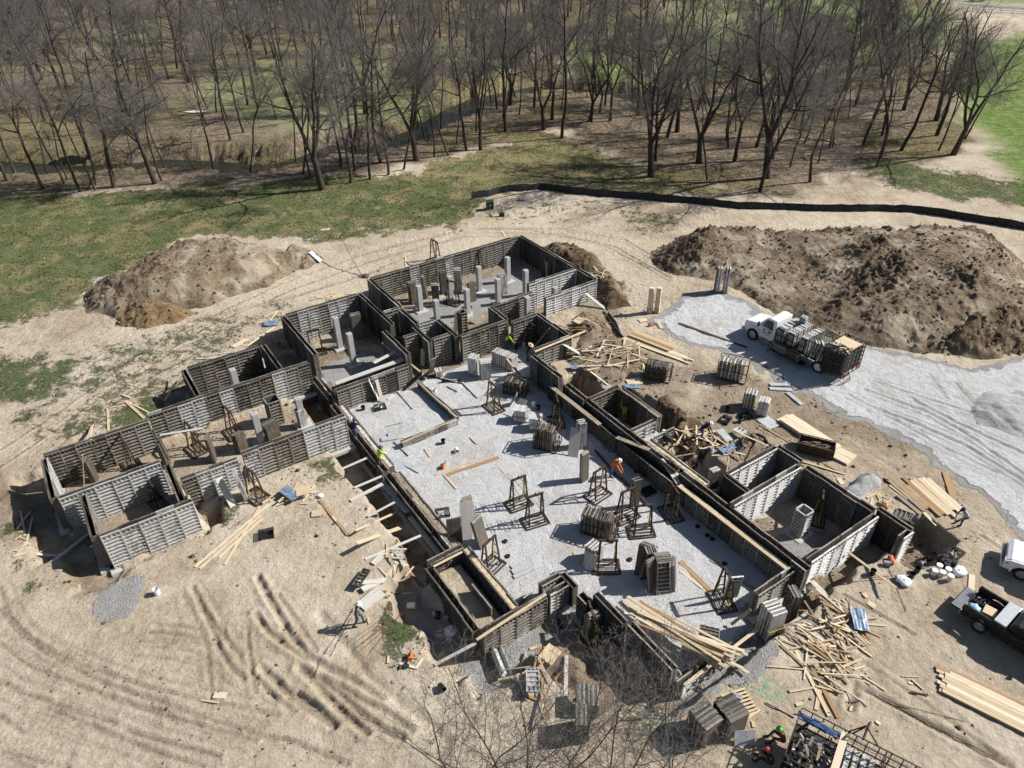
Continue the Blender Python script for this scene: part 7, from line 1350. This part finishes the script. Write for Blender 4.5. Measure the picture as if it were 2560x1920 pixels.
def sit(J):
    for k_ in J: J[k_] = J[k_]-np.array([0, 0, .62])
    for n, s in (('L', 1), ('R', -1)): J['kne'+n] = np.array([.40, s*.17, .52]); J['ank'+n] = np.array([.55, s*.16, .10]); J['toe'+n] = np.array([.72, s*.17, .05])
    bend(J, .35); arms(J, ((.22, .28, .58), (.42, .14, .50)), ((.22, -.28, .58), (.42, -.10, .52)))
def overhead(J): arms(J, ((.18, .26, 1.58), (.30, .18, 1.80)), ((.14, -.26, 1.25), (.36, -.14, 1.20)))
person(22, 890, 425, rad(10), walk, 'grey', 'jeans', ('hard', (.72, .72, .72)), 'person in grey jacket and jeans walking across the dirt, pale hard hat'); person(4, 275, 325, rad(60), reach, 'lime', 'tan', ('hard', (.04, .05, .09)), 'person in lime shirt on the trench walkway, dark hard hat', z=-.42)
person(4, 120, 150, rad(70), reach, 'navy', 'jeans', ('hood', (.03, .033, .045)), 'person in dark hooded sweatshirt on the trench plank', z=-.38); person(2, 555, 1150, rad(60), stoop, 'dark', 'tan', ('straw', (.50, .38, .22)), 'person in straw hat stooping at the two-pier room corner', z=-.75)
person(2, 1590, 825, rad(10), stoop, 'lime', 'jeans', ('hard', (.75, .75, .75)), 'person in lime shirt bending at the far court wall'); person(2, 1735, 905, rad(-20), reach, 'dark', 'dark', ('straw', (.52, .40, .24)), 'person in straw hat beside the upright bundle and wall')
person(3, 612, 1268, rad(-15), stoop, 'orange', 'jeans', ('hard', (.75, .72, .72)), 'person in orange shirt on the gravel floor, pale hard hat'); person(3, 690, 965, rad(100), overhead, 'green', 'tan', ('none', (0, 0, 0)), 'person in green shirt raising an arm in the wall pit', z=-1.45)
person(3, 1130, 1055, rad(-20), stoop, 'navy', 'jeans', ('hard', (.72, .72, .74)), 'person in dark shirt bending over the offcut heap', z=.25); person(3, 950, 1085, rad(150), crouch, 'dark', 'dark', ('hard', (.78, .78, .78)), 'person crouching at the wall end, white hard hat')
person(28, 885, 878, rad(185), kick, 'pale', 'dark', ('cap', (.03, .04, .06)), 'person in pale shirt with one foot up on the planks'); person(28, 560, 885, rad(200), crouch, 'dark', 'dark', ('hard', (.13, .42, .10)), 'person with bright green hat crouching behind the end wall')
person(26, 300, 560, rad(170), sit, 'maroon', 'dark', ('hard', (.10, .40, .08)), 'person in faded red jacket and green hat sitting by the rack trailer'); person(26, 205, 740, rad(150), sit, 'dark', 'dark', ('cap', (.55, .08, .07)), 'person in black sitting at the bottom edge, red and white cap')
# ------------------------------------------------------------------ small things
def bucket(k, x, y, mat, label, group=None, lid=False, tip=None, s=1.0):
    r = empty('bucket', gp(k, x, y), rng.uniform(0, 6), label, 'bucket', group); b = MB(); R = .15*s; H = .36*s
    if lid: b.lathe([(R*.86, 0), (R, H), (R*1.06, H), (R*1.06, H+.03), (R*.5, H+.032)], 16)
    else: b.lathe([(R*.86, 0), (R, H), (R*1.05, H), (R*1.05, H-.03), (R*.97, H-.03), (R*.94, H), (R*.80, .02), (R*.1, .02)], 16)
    b.obj('body', M[mat], r); h = MB(); h.tube([(R*math.cos(a), 0, H*.9-.9*R*math.sin(a)*.6) if False else (R*1.05*math.cos(a), -.02-R*.9*math.sin(a), H*.86-.02*math.sin(a)) for a in [math.pi*i/8 for i in range(9)]], .008, 5); h.obj('handle', M['chrome'], r)
    if tip is not None: r.rotation_euler = (H_*.93, 0, tip); r.location.z += R
    return r
for x, y, lb in ((548, 372, 'front left'), (585, 330, 'back left'), (608, 385, 'front middle'), (655, 360, 'back right'), (674, 415, 'foremost right')): bucket(25, x, y, 'white', 'white lidded bucket in the bucket cluster by the pickup, '+lb, 'white lidded buckets', True)
for x, y, lb in ((593, 262, 'leftmost'), (633, 255, 'back'), (622, 290, 'middle'), (660, 295, 'right of middle'), (645, 318, 'nearest the white ones'), (705, 300, 'under the stakes')): bucket(25, x, y, 'black', 'black lidded bucket in the bucket cluster by the pickup, '+lb, 'black lidded buckets', True)
bucket(25, 64, 368, 'black', 'black bucket standing alone near the pit edge'); bucket(25, 415, 350, 'black', 'black bucket at the brink of the pit, farther of two'); bucket(25, 372, 395, 'black', 'black bucket at the brink of the pit, nearer of two'); bucket(25, 150, 290, 'grey_plastic', 'grey bucket lying on its side by the clay pipe', tip=1.2)
bucket(4, 738, 212, 'white', 'white bucket tipped over on the gravel floor', tip=.3); bucket(4, 660, 170, 'black', 'black bucket on the gravel near the white bucket'); bucket(22, 1312, 275, 'white', 'weathered white bucket lying in the grass by the trench', tip=1.5, s=1.25); bucket(22, 1590, 955, 'black', 'black bucket lying on the dirt near the saplings', tip=.6); bucket(21, 1362, 155, 'white', 'white bucket standing on the open dirt', s=1.15)
bucket(22, 1540, 330, 'grey_plastic', 'grey bucket in the stone trench, back', tip=.5); bucket(22, 1575, 360, 'black', 'black bucket in the stone trench'); bucket(22, 1620, 385, 'grey_plastic', 'grey bucket in the stone trench, front', tip=2.0); bucket(2, 655, 1225, 'black', 'black bucket beside the ledge form'); bucket(2, 1775, 1200, 'white', 'white bucket behind the green-banded bundles'); bucket(2, 1805, 1222, 'black', 'black bucket behind the green-banded bundles'); bucket(2, 1125, 1105, 'white', 'pale bucket by the dark pipes', s=.9)
bucket(2, 1710, 800, 'white', 'white bucket in the shaded recess'); bucket(2, 1662, 825, 'black', 'black bucket beside the lime-shirted worker'); bucket(3, 558, 520, 'grey_plastic', 'grey bucket on the small dirt heap'); bucket(3, 1702, 1120, 'grey_plastic', 'grey bucket beside the rod basket'); bucket(3, 1360, 955, 'black', 'black bucket behind the offcut heap'); bucket(3, 1285, 895, 'black', 'black bucket near the green-stained bundles'); bucket(1, 2190, 550, 'grey_plastic', 'dark bucket on the gravel bay edge'); bucket(2, 612, 840, 'grey_plastic', 'grey bucket beside the front pier of the pair')
crate(gp(25, 715, 215), .6, 1.0, 'black', 'black open crate behind the bucket cluster'); crate(gp(25, 485, 290), .3, 1.0, 'black', 'dark crate of tools at the brink of the pit'); crate(gp(1, 1490, 1325), .3, 1.0, 'black', 'black wire crate alone on the open dirt', False); crate(gp(2, 765, 1215), .4, .95, 'black', 'black crate on the low gravel bay'); crate(gp(4, 655, 605), .2, 1.0, 'black', 'black open tool case by the left stem wall'); crate(gp(4, 1918, 470), .5, .95, 'black', 'black crate in the shade of the stem wall', False); crate(gp(3, 1390, 930), .4, .9, 'black', 'black crate behind the offcut heap'); crate(gp(3, 1275, 950), .9, .9, 'black', 'black crate among the long offcuts', False)
M['tarp'] = plain('white cloth', (.72, .74, .78), .8, 0, .08, 4); lumpy(0, gp(25, 745, 355), .42, .34, .28, 'tarp', 'plastic_bag', 'crumpled white bag beside the white buckets', 'bag', 7); lumpy(0, gp(25, 305, 430), .42, .36, .30, 'tarp', 'plastic_bag', 'white bag slumped on the dirt near thin rods', 'bag', 9); lumpy(0, gp(22, 1700, 465), .5, .35, .10, 'tarp', 'cloth', 'pale cloth lying in the stone trench', 'cloth', 12); lumpy(0, gp(28, 432, 590), .22, .16, .12, 'black', 'jacket', 'dark jacket dropped by the plank spread', 'jacket', 14); lumpy(0, gp(3, 1195, 1105), .35, .2, .15, 'blue', 'cloth', 'blue cloth on the offcut heap', 'cloth', 15); lumpy(0, gp(1, 1820, 1085), .2, .18, .2, 'tarp', 'plastic_bag', 'small white and dark bag by the offcut heap', 'bag', 18); lumpy(0, gp(7, 720, 415), .6, .4, .3, 'footing', 'rubble', 'small pale rubble pile inside the silt fence bend', 'rubble', 21); lumpy(0, gp(2, 1380, 1265), .01, .01, .01, 'steel', 'pebble', 'tiny pebble', 'pebble', 1) if False else None
def saw(k, x, y, rz, label):
    r = empty('cutoff_saw', gp(k, x, y), rz, label, 'saw'); b = MB(); b.bb(-.18, .14, -.12, .12, .05, .28); b.obj('body', M['orange'], r, bevel=.03); b = MB(); b.bar((-.18, 0, .28), (.1, 0, .36), .04); b.bar((-.18, -.0, .1), (-.30, 0, .25), .04); b.bb(.1, .32, -.05, -.01, .12, .2); b.obj('handle', M['black'], r); b = MB(); b.lathe([(.17, -.012), (.175, 0), (.17, .012)], 20, M=Matrix.Translation((.38, -.03, .18)) @ Matrix.Rotation(H_, 4, 'X')); b.obj('blade', M['chrome'], r)
saw(22, 1335, 715, -1.5, 'orange cut-off saw on the dirt among pine offcuts'); saw(4, 660, 318, 1.2, 'orange cut-off saw on the gravel floor near the planks'); saw(28, 415, 760, 1.5, 'orange power drill standing near the dark flat form'); saw(3, 845, 405, .3, 'orange-yellow tool on the drive edge near plywood scraps')
# pallet, channel, hose, pipes, rods, beams
pt = empty('pallet', gp(23, 1960, 760, .02), math.atan2(-(gp(23, 2110, 790)-gp(23, 1870, 870))[1]*-1, (gp(23, 2110, 790)-gp(23, 1870, 870))[0]), 'wooden pallet lying on the dirt with a grey block on it', 'pallet')
b = MB()
for i in range(7): y = -.52+i*.173; b.bb(-.62, .62, y-.05, y+.05, .12, .14)
b.obj('deck_board', M['wood'], pt); b = MB()
for x in (-.57, 0, .57): b.bb(x-.045, x+.045, -.57, .57, .02, .118)
b.obj('stringer', M['wood_brown'], pt)
b = MB(); [b.bb(-.2+i*.08, -.14+i*.08, -.12, .12, 0, .1) for i in range(6)]; b.bb(-.2, .26, -.1, .1, .0, .06); prop(b.obj('grey_block', M['grey_plastic'], None, gp(23, 1935, 715, .17), (0, 0, -.4)), 'small grey ribbed block lying on the pallet', 'block')
def tubeobj(name, pts, r, mat, label, cat, n=8):
    b = MB(); b.tube(pts, r, n); return prop(b.obj(name, M[mat], smooth=True), label, cat)
hp = [gp(3, x, y, .12+dz) for x, y, dz in ((1362, 1090, 0), (1375, 1062, .05), (1410, 1045, .1), (1460, 1043, .1), (1500, 1060, .05), (1515, 1085, -.05))]; tubeobj('drain_hose', hp, .11, 'black', 'thick black ribbed hose arching over the small dirt heap', 'hose'); tubeobj('drain_pipe', [gp(3, 575, 335, .15), gp(3, 610, 390, .2), gp(3, 650, 440, .15), gp(3, 685, 475, .1)], .14, 'black', 'thick black corrugated pipe beside the small dirt heap', 'pipe'); tubeobj('drain_pipe', [gp(3, 600, 335, .1), gp(3, 640, 390, .15), gp(3, 672, 455, .1)], .10, 'black', 'second black corrugated pipe lying against the thick one', 'pipe')
tubeobj('drain_pipe', [gp(23, 400, 40, .1), gp(23, 412, 80, .1), gp(23, 430, 125, .1)], .09, 'black', 'short curved black pipe in the front opening', 'pipe'); tubeobj('clay_pipe', [gp(25, 205, 240, .15), gp(25, 212, 295, .12)], .15, 'red_pipe', 'red-brown pipe end beside the pit', 'pipe', 14)
for i, (x0, y0, x1, y1) in enumerate(((1150, 1050, 1300, 1030), (1170, 1035, 1310, 1055), (1060, 1000, 1250, 1040))): tubeobj('dark_pipe', [gp(2, x0, y0, .06), gp(2, (x0+x1)/2, (y0+y1)/2, .06), gp(2, x1, y1, .06)], .05, 'black', ('dark pipe on the gravel floor, farthest of three', 'dark pipe on the gravel floor, middle of three', 'dark pipe running from the ladder form')[i], 'pipe')
bm = [gp(3, x, y, .09) for x, y in ((525, 1125), (640, 1260), (740, 1345), (830, 1440))]; [board(bm[i], bm[i+1], .12, .14, 'steel', 'long dark steel beam on the gravel floor, %s piece' % ('upper', 'middle', 'lower')[i], None, 'steel_beam', 'beam') for i in range(3)]
def rods(k, ls, r, label, grp, mat='rebar'):
    for x0, y0, x1, y1 in ls:
        P = [gp(k, x0+(x1-x0)*t, y0+(y1-y0)*t, .03+r) for t in (0, .25, .5, .75, 1)]; b = MB(); b.tube(P, r, 5); prop(b.obj('steel_rod', M[mat]), label, 'rod', grp)
rods(22, [(1195, 305, 800, 575), (1215, 310, 830, 600), (1230, 320, 850, 640), (1240, 345, 870, 625), (1250, 330, 905, 590), (1240, 360, 890, 660)], .014, 'rusty reinforcing rod in the fan near the walking worker', 'fan of rusty rods'); rods(22, [(1280, 300, 985, 665)], .014, 'single rusty rod lying apart from the fan', None)
rods(6, [(1085, 235, 1420, 200), (1120, 245, 1440, 215)], .012, 'thin rusty rod across the dirt by the pit', 'thin rods by the pit'); rods(6, [(1340, 150, 1455, 440)], .014, 'thin rusty rod pointing toward the lumber', None); rods(6, [(1050, 320, 1520, 590), (1060, 318, 1525, 580)], .014, 'long thin rod from the trench toward the pickup', 'long rods toward the pickup'); rods(6, [(1200, 950, 2100, 1420), (1280, 975, 2060, 1400)], .012, 'long thin cable along the shallow groove', 'cables along the groove', 'steel'); rods(6, [(1350, 1020, 1830, 1145)], .012, 'thin dark cable lying on the dirt by the lumber stack', None, 'steel'); rods(6, [(1480, 950, 1595, 980), (1475, 960, 1590, 970)], .03, 'short rusty bar by the lumber stack', 'short rusty bars'); rods(4, [(495, 1120, 630, 960)], .02, 'rusty rod leaning across the dark trench', None); rods(22, [(820, 370, 640, 700)], .01, 'thin line trailing from the walking worker', None, 'steel'); rods(22, [(850, 260, 1050, 60), (820, 330, 560, 720), (560, 720, 510, 870)], .012, 'thin dark cable snaking past the walking worker', 'cable past the walking worker', 'steel'); rods(4, [(20, 1340, 110, 1180)], .01, 'cable on the dirt left of the walking worker', None, 'steel')
for k, x, y, lb in ((4, 1040, 773, 'by the leaning panels'), (4, 1055, 865, 'in the middle of the gravel'), (3, 760, 1245, 'beside the orange-shirted worker'), (3, 765, 1208, 'nearest the stem wall'), (4, 1805, 885, 'near the fanned panels'), (5, 845, 780, 'along the shaded stem wall, upper'), (5, 905, 835, 'along the shaded stem wall, middle'), (5, 935, 858, 'along the shaded stem wall, lower'), (5, 1010, 1010, 'near the brown plank end')): b = MB(); b.lathe([(.15, 0), (.16, .05), (.13, .07), (.03, .06)], 18); prop(b.obj('floor_drain', M['black'], None, gp(k, x, y, .02)), 'round black drain cap on the gravel '+lb, 'floor drain', 'floor drains')
slab_pts = ((4, 900, 130, 1.6, .9, 'smooth pale concrete pad in the gravel, back one'), (4, 1060, 320, 1.2, .8, 'smooth pale concrete pad in the gravel, front one'))
for k, x, y, w, h, lb in slab_pts: b = MB(); b.bb(-w/2, w/2, -h/2, h/2, -.1, .075); prop(b.obj('concrete_pad', M['footing'], None, gp(k, x, y), (0, 0, YAW), bevel=.03), lb, 'concrete pad')
tubeobj('yellow_hose', [gp(4, x, y, .03) for x, y in ((1455, 840), (1470, 870), (1510, 905), (1560, 930), (1600, 950), (1640, 985))], .035, 'yellow', 'flat yellow hose around the dusty square bundle', 'hose', 6); tubeobj('yellow_hose', [gp(23, x, y, .03+.5*(y < 150)) for x, y in ((625, 90), (600, 170), (585, 215), (590, 260), (620, 280), (655, 270))], .035, 'yellow', 'yellow strap trailing from the rack in the front opening', 'strap', 6); tubeobj('yellow_rope', [gp(7, x, y, .03) for x, y in ((340, 640), (390, 600), (440, 610), (500, 580), (450, 575), (380, 590))], .025, 'yellow', 'loose yellow cord on the dirt near the green cabinet', 'cord', 5)
# utility cabinet, meter post, marker
r = empty('utility_cabinet', gp(7, 432, 495), .1, 'dark green utility cabinet standing by the silt fence bend', 'cabinet'); b = MB(); b.bb(-.42, .42, -.38, .38, .08, .92); b.obj('body', M['green_box'], r, bevel=.02); b = MB(); b.prism([(-.45, .92), (-.45, .97), (.45, 1.02), (.45, .92)], -.42, .42); b.obj('lid', M['green_box'], r, bevel=.015); b = MB(); b.bb(-.5, .5, -.48, .48, -.1, .08); b.obj('pad', M['footing'], r); b = MB(); b.bb(-.06, .10, -.40, -.382, .55, .68); b.obj('notice', M['white'], r)
r = empty('meter_post', gp(7, 533, 553), .2, 'grey meter box on a short post with a black box at its foot', 'meter post'); b = MB(); b.bb(-.05, .05, -.05, .05, 0, 1.0); b.obj('post', M['wood_old'], r); b = MB(); b.bb(-.16, .16, -.16, -.05, .75, 1.35); b.obj('meter_box', M['sheet'], r, bevel=.02); b = MB(); b.bb(-.30, .25, -.30, .1, .0, .42); b.obj('foot_box', M['black'], r, bevel=.03)
b = MB(); b.bar((0, 0, 0), (0, 0, .55), .03); b.bb(-.03, .09, -.004, .004, .45, .55); prop(b.obj('survey_stake', M['orange'], None, gp(7, 430, 560)), 'small orange survey stake beside the meter post', 'stake')
# silt fence
SF = [(7, 275, 405), (7, 340, 392), (7, 420, 382), (7, 500, 355), (7, 600, 340), (7, 720, 335), (7, 860, 320), (7, 1000, 332), (7, 1150, 358), (7, 1300, 372), (7, 1450, 385), (7, 1600, 395), (7, 1800, 412), (7, 2000, 432), (7, 2200, 445), (16, 560, 95), (16, 760, 98), (16, 1000, 108), (16, 1200, 112), (16, 1400, 108), (16, 1600, 118), (16, 1800, 148), (16, 1990, 180), (16, 2120, 200), (16, 2260, 222), (16, 2420, 245)]
_mm = list(MOUNDS); MOUNDS.clear(); P = [gp(*a_) for a_ in SF]; fine_ = []
for a_, c_ in zip(P[:-1], P[1:]):
    n_ = max(1, int(np.linalg.norm(c_-a_)/.9)); fine_ += [a_+(c_-a_)*t/n_ for t in range(n_)]
fine_.append(P[-1]); sf = empty('silt_fence', tuple(fine_[0]), 0, 'long low black silt fence curving across the sandy ground', 'silt fence'); o0 = np.array(fine_[0]); b = MB(); V = []
for i, q in enumerate(fine_):
    z = surf(q[0], q[1]); w_ = rng.uniform(-.07, .07); h_ = .80+rng.uniform(-.10, .06)
    for dy, zz in ((.0+w_, h_), (-.10+w_*.5, h_*.5), (-.16, -.05), (-.12, -.06), (-.07+w_*.5, h_*.5), (.03+w_, h_)): V.append((q[0]-o0[0], q[1]-o0[1]+dy, z-o0[2]+zz))
n_ = len(fine_); b.add(V, [(i*6+j, (i+1)*6+j, (i+1)*6+(j+1) % 6, i*6+(j+1) % 6) for i in range(n_-1) for j in range(6)]); b.obj('fabric', M['silt'], sf)
for i in range(0, n_, 2):
    q = fine_[i]; c = MB(); c.bar((0, .05, -.3), (0, .07, .95), .045); c.obj('stake', M['wood_old'], sf, (q[0]-o0[0], q[1]-o0[1], surf(q[0], q[1])-o0[2]))
MOUNDS.extend(_mm)
# leafless stake pole with rope by the far wall, little tree stub
tubeobj('leaning_pole', [un(*px(2, 645, 340), .1), un(*px(2, 560, 190), 1.4), un(*px(2, 510, 80), 2.2)], .05, 'wood_old', 'thin crooked pole leaning up beside the far wall corner', 'pole', 6)
b = MB(); [b.tube([(rng.uniform(-.4, .4), rng.uniform(-.25, .25), .05), (rng.uniform(-.5, .5), rng.uniform(-.3, .3), .2), (rng.uniform(-.6, .6), rng.uniform(-.3, .3), .1)], .03, 5) for i in range(14)]; prop(b.obj('dead_branches', M['bark_pale'], None, gp(2, 665, 350)), 'small heap of dead branches at the foot of the crooked pole', 'branches')
pd_ = un(*px(11, 1690, 972), 0); b = MB(); n_ = 14; b.add([(1.7*math.cos(6.283*i/n_)*(1+.2*math.sin(i*2.1)), .75*math.sin(6.283*i/n_)*(1+.2*math.cos(i*1.7)), 0) for i in range(n_)], [tuple(range(n_))]); M['puddle'] = plain('pale tarp', (.62, .66, .70), .35, 0, .1, 1); prop(b.obj('tarp', M['puddle'], None, (pd_[0], pd_[1], surf(pd_[0], pd_[1])+.12)), 'small pale tarp lying on the grass in the wood', 'tarp')
# ------------------------------------------------------------------ loose ground cover: clods, pebbles, grass tufts
def scatter(n, x0, x1, y0, y1, fn, seed):
    r = np.random.default_rng(seed); X = r.uniform(x0, x1, n); Y = r.uniform(y0, y1, n); i = np.clip(np.searchsorted(GX, X)-1, 0, nx-2); j = np.clip(np.searchsorted(GY, Y)-1, 0, ny-2)
    k = fn(X, Y, i, j, r.random(n)); return X[k], Y[k], Zg[j[k], i[k]], r
def rocks(name, n, box, fn, size, mat, label, seed):
    X, Y, Z, r = scatter(n, *box, fn, seed); m_ = len(X); oct_ = np.array([(1, 0, 0), (0, 1, 0), (-1, 0, 0), (0, -1, 0), (0, 0, .75), (0, 0, -.5)]); f = np.array([(0, 1, 4), (1, 2, 4), (2, 3, 4), (3, 0, 4), (1, 0, 5), (2, 1, 5), (3, 2, 5), (0, 3, 5)])
    s = size[0]*(size[1]/size[0])**(r.random(m_)**3); V = oct_[None]*s[:, None, None]*r.uniform(.6, 1.25, (m_, 6, 1)); a = r.uniform(0, 6.28, m_); c, q = np.cos(a)[:, None], np.sin(a)[:, None]
    V = np.stack([V[..., 0]*c-V[..., 1]*q, V[..., 0]*q+V[..., 1]*c, V[..., 2]], -1)+np.stack([X, Y, Z+s*.2], -1)[:, None]
    prop(link(name, np_mesh(name, V.reshape(-1, 3), (f[None]+(np.arange(m_)*6)[:, None, None]).reshape(-1, 3), M[mat])), label, None, None, 'stuff')
zg0, zg1, zl, zd = zone[..., 0], zone[..., 1], zone[..., 2], zone2[..., 0]
rocks('dirt_clods', 60000, (-38, 40, 13, 66), lambda X, Y, i, j, u: (zg1[j, i] < .3) & (u < np.clip(.10+.55*zd[j, i]+.6*TRK_SHADE[j, i]+1.1*fbm(X*.35, Y*.35, 91, 4), .03, 1)), (.015, .10), 'mound_tan', 'loose dirt clods strewn over the site', 5)
rocks('dark_clods', 26000, (-38, 40, 13, 66), lambda X, Y, i, j, u: (zg1[j, i] < .3) & (u < np.clip(zd[j, i]*.9-.1+.5*fbm(X*.4, Y*.4, 95, 3), 0, 1)), (.03, .20), 'mound_dark', 'dark clay clods around the excavations', 6)
rocks('gravel', 70000, (-14, 40, 14, 60), lambda X, Y, i, j, u: (u < np.clip(zg1[j, i]*1.2, .004, 1)) & (zg1[j, i] > .02), (.016, .042), 'gravel', 'loose pale stones on the gravel', 8)
def tufts(n, box, fn, mats, label, seed, h=(.05, .16)):
    X, Y, Z, r = scatter(n, *box, fn, seed); m_ = len(X); K = 4; X = np.repeat(X, K)+r.normal(0, .06, m_*K); Y = np.repeat(Y, K)+r.normal(0, .06, m_*K); Z = np.repeat(Z, K); hh = r.uniform(*h, m_*K); a = r.uniform(0, 6.28, m_*K); w = .035; dx, dy = np.cos(a)*w, np.sin(a)*w; lx, ly = r.normal(0, .06, m_*K), r.normal(0, .06, m_*K)
    V = np.stack([np.stack([X-dx, Y-dy, Z], -1), np.stack([X+dx, Y+dy, Z], -1), np.stack([X+lx, Y+ly, Z+hh], -1)], 1).reshape(-1, 3)
    prop(link('grass', np_mesh('grass', V, np.arange(len(V)).reshape(-1, 3), mats)), label, None, None, 'stuff')
_t = NT('green grass'); _n = _t.noise(_t.pos(), 2.0, 5, .7); _t.color(_t.ramp(_n, [(.35, (.034, .070, .020)), (.55, (.075, .122, .034)), (.7, (.17, .18, .07))])); M['grass'] = _t.m
_t = NT('straw grass'); _n = _t.noise(_t.pos(), 1.5, 5, .7); _t.color(_t.ramp(_n, [(.35, (.10, .11, .035)), (.55, (.22, .19, .09)), (.7, (.36, .30, .17))])); M['straw'] = _t.m
gg = zone2[..., 3]; pz = lambda X, Y: fbm(X*.9, Y*.9, 98, 4)
tufts(90000, (-60, 30, 13, 95), lambda X, Y, i, j, u: (u < np.clip(zg0[j, i]*gg[j, i]*1.3+.9*pz(X, Y)-.25, 0, 1)) & (zg0[j, i] > .25), M['grass'], 'patchy green weeds and grass around the site', 15)
tufts(90000, (-85, 75, 60, 112), lambda X, Y, i, j, u: (u < np.clip(zg0[j, i]*1.2+.9*pz(X, Y)-.3, 0, 1)) & (zg0[j, i] > .3), M['straw'], 'short straw-coloured meadow grass at the wood edge', 16, (.04, .12))

def mound_clods(n, seed, size, mat, label):
    r = np.random.default_rng(seed); pts = []
    for o in [o for o in COL.objects if o.name.startswith('dirt_mound')]:
        me = o.data; co = np.empty(len(me.vertices)*3, np.float32); me.vertices.foreach_get('co', co); co = co.reshape(-1, 3); k = r.choice(len(co), min(len(co), int(len(co)*(.20 if mat == 'mound_mix' else .05))), replace=False); c = co[k]; keep = r.random(len(c)) < np.clip(.45+1.8*fbm(c[:, 0]*.5, c[:, 1]*.5, seed, 3), .03, 1); pts.append(c[keep])
    P = np.concatenate(pts); m_ = len(P); oct_ = np.array([(1, 0, 0), (0, 1, 0), (-1, 0, 0), (0, -1, 0), (0, 0, .8), (0, 0, -.6)]); f = np.array([(0, 1, 4), (1, 2, 4), (2, 3, 4), (3, 0, 4), (1, 0, 5), (2, 1, 5), (3, 2, 5), (0, 3, 5)])
    s = size[0]*(size[1]/size[0])**(r.random(m_)**2.6); V = oct_[None]*s[:, None, None]*r.uniform(.55, 1.3, (m_, 6, 1)); a = r.uniform(0, 6.28, m_); c, q = np.cos(a)[:, None], np.sin(a)[:, None]
    V = np.stack([V[..., 0]*c-V[..., 1]*q, V[..., 0]*q+V[..., 1]*c, V[..., 2]], -1)+(P+np.stack([r.normal(0, .06, m_), r.normal(0, .06, m_), s*.25], -1))[:, None]
    prop(link('dirt_clods', np_mesh('dirt_clods', V.reshape(-1, 3), (f[None]+(np.arange(m_)*6)[:, None, None]).reshape(-1, 3), M[mat])), label, None, None, 'stuff')
mound_clods(0, 301, (.025, .22), 'mound_mix', 'clods and crumbs lying on the spoil heaps'); mound_clods(0, 307, (.03, .16), 'mound_dark', 'dark clods lying on the spoil heaps')

def paint(k, pts, n, mat, label, seed, spread=.28):
    r = random.Random(seed); b = MB()
    for i in range(n):
        x, y = r.choice(pts); p = gp(k, x, y); px_, py_ = p[0]+r.gauss(0, spread), p[1]+r.gauss(0, spread); R = r.uniform(.012, .04); m_ = 6; a0 = r.random()*6; z = max(surf(px_+dx, py_+dy) for dx in (-R, R) for dy in (-R, R))+.008
        b.add([(px_+R*r.uniform(.6, 1.4)*math.cos(a0+6.283*j/m_), py_+R*r.uniform(.6, 1.4)*math.sin(a0+6.283*j/m_), z) for j in range(m_)], [tuple(range(m_))])
    prop(b.obj('spray_paint', M[mat]), label, None, None, 'stuff')
M['spray'] = plain('green spray paint', (.16, .40, .25), .8, 0, .2, 5); M['spray_dark'] = plain('dark green stain', (.045, .115, .085), .9, 0, .3, 5)
paint(6, [(525, 860), (560, 905), (600, 895), (560, 950), (600, 975), (640, 940), (660, 970), (620, 1010), (505, 940)], 200, 'spray', 'bright green spray paint flecks on the dirt', 3, .16)
paint(23, [(1180, 860), (1250, 820), (1330, 870), (1400, 940), (1380, 1020), (1250, 1000), (1150, 960), (1230, 1080), (1960, 600)], 620, 'spray_dark', 'dark green spray stain on the dirt behind the saplings', 4, .34)
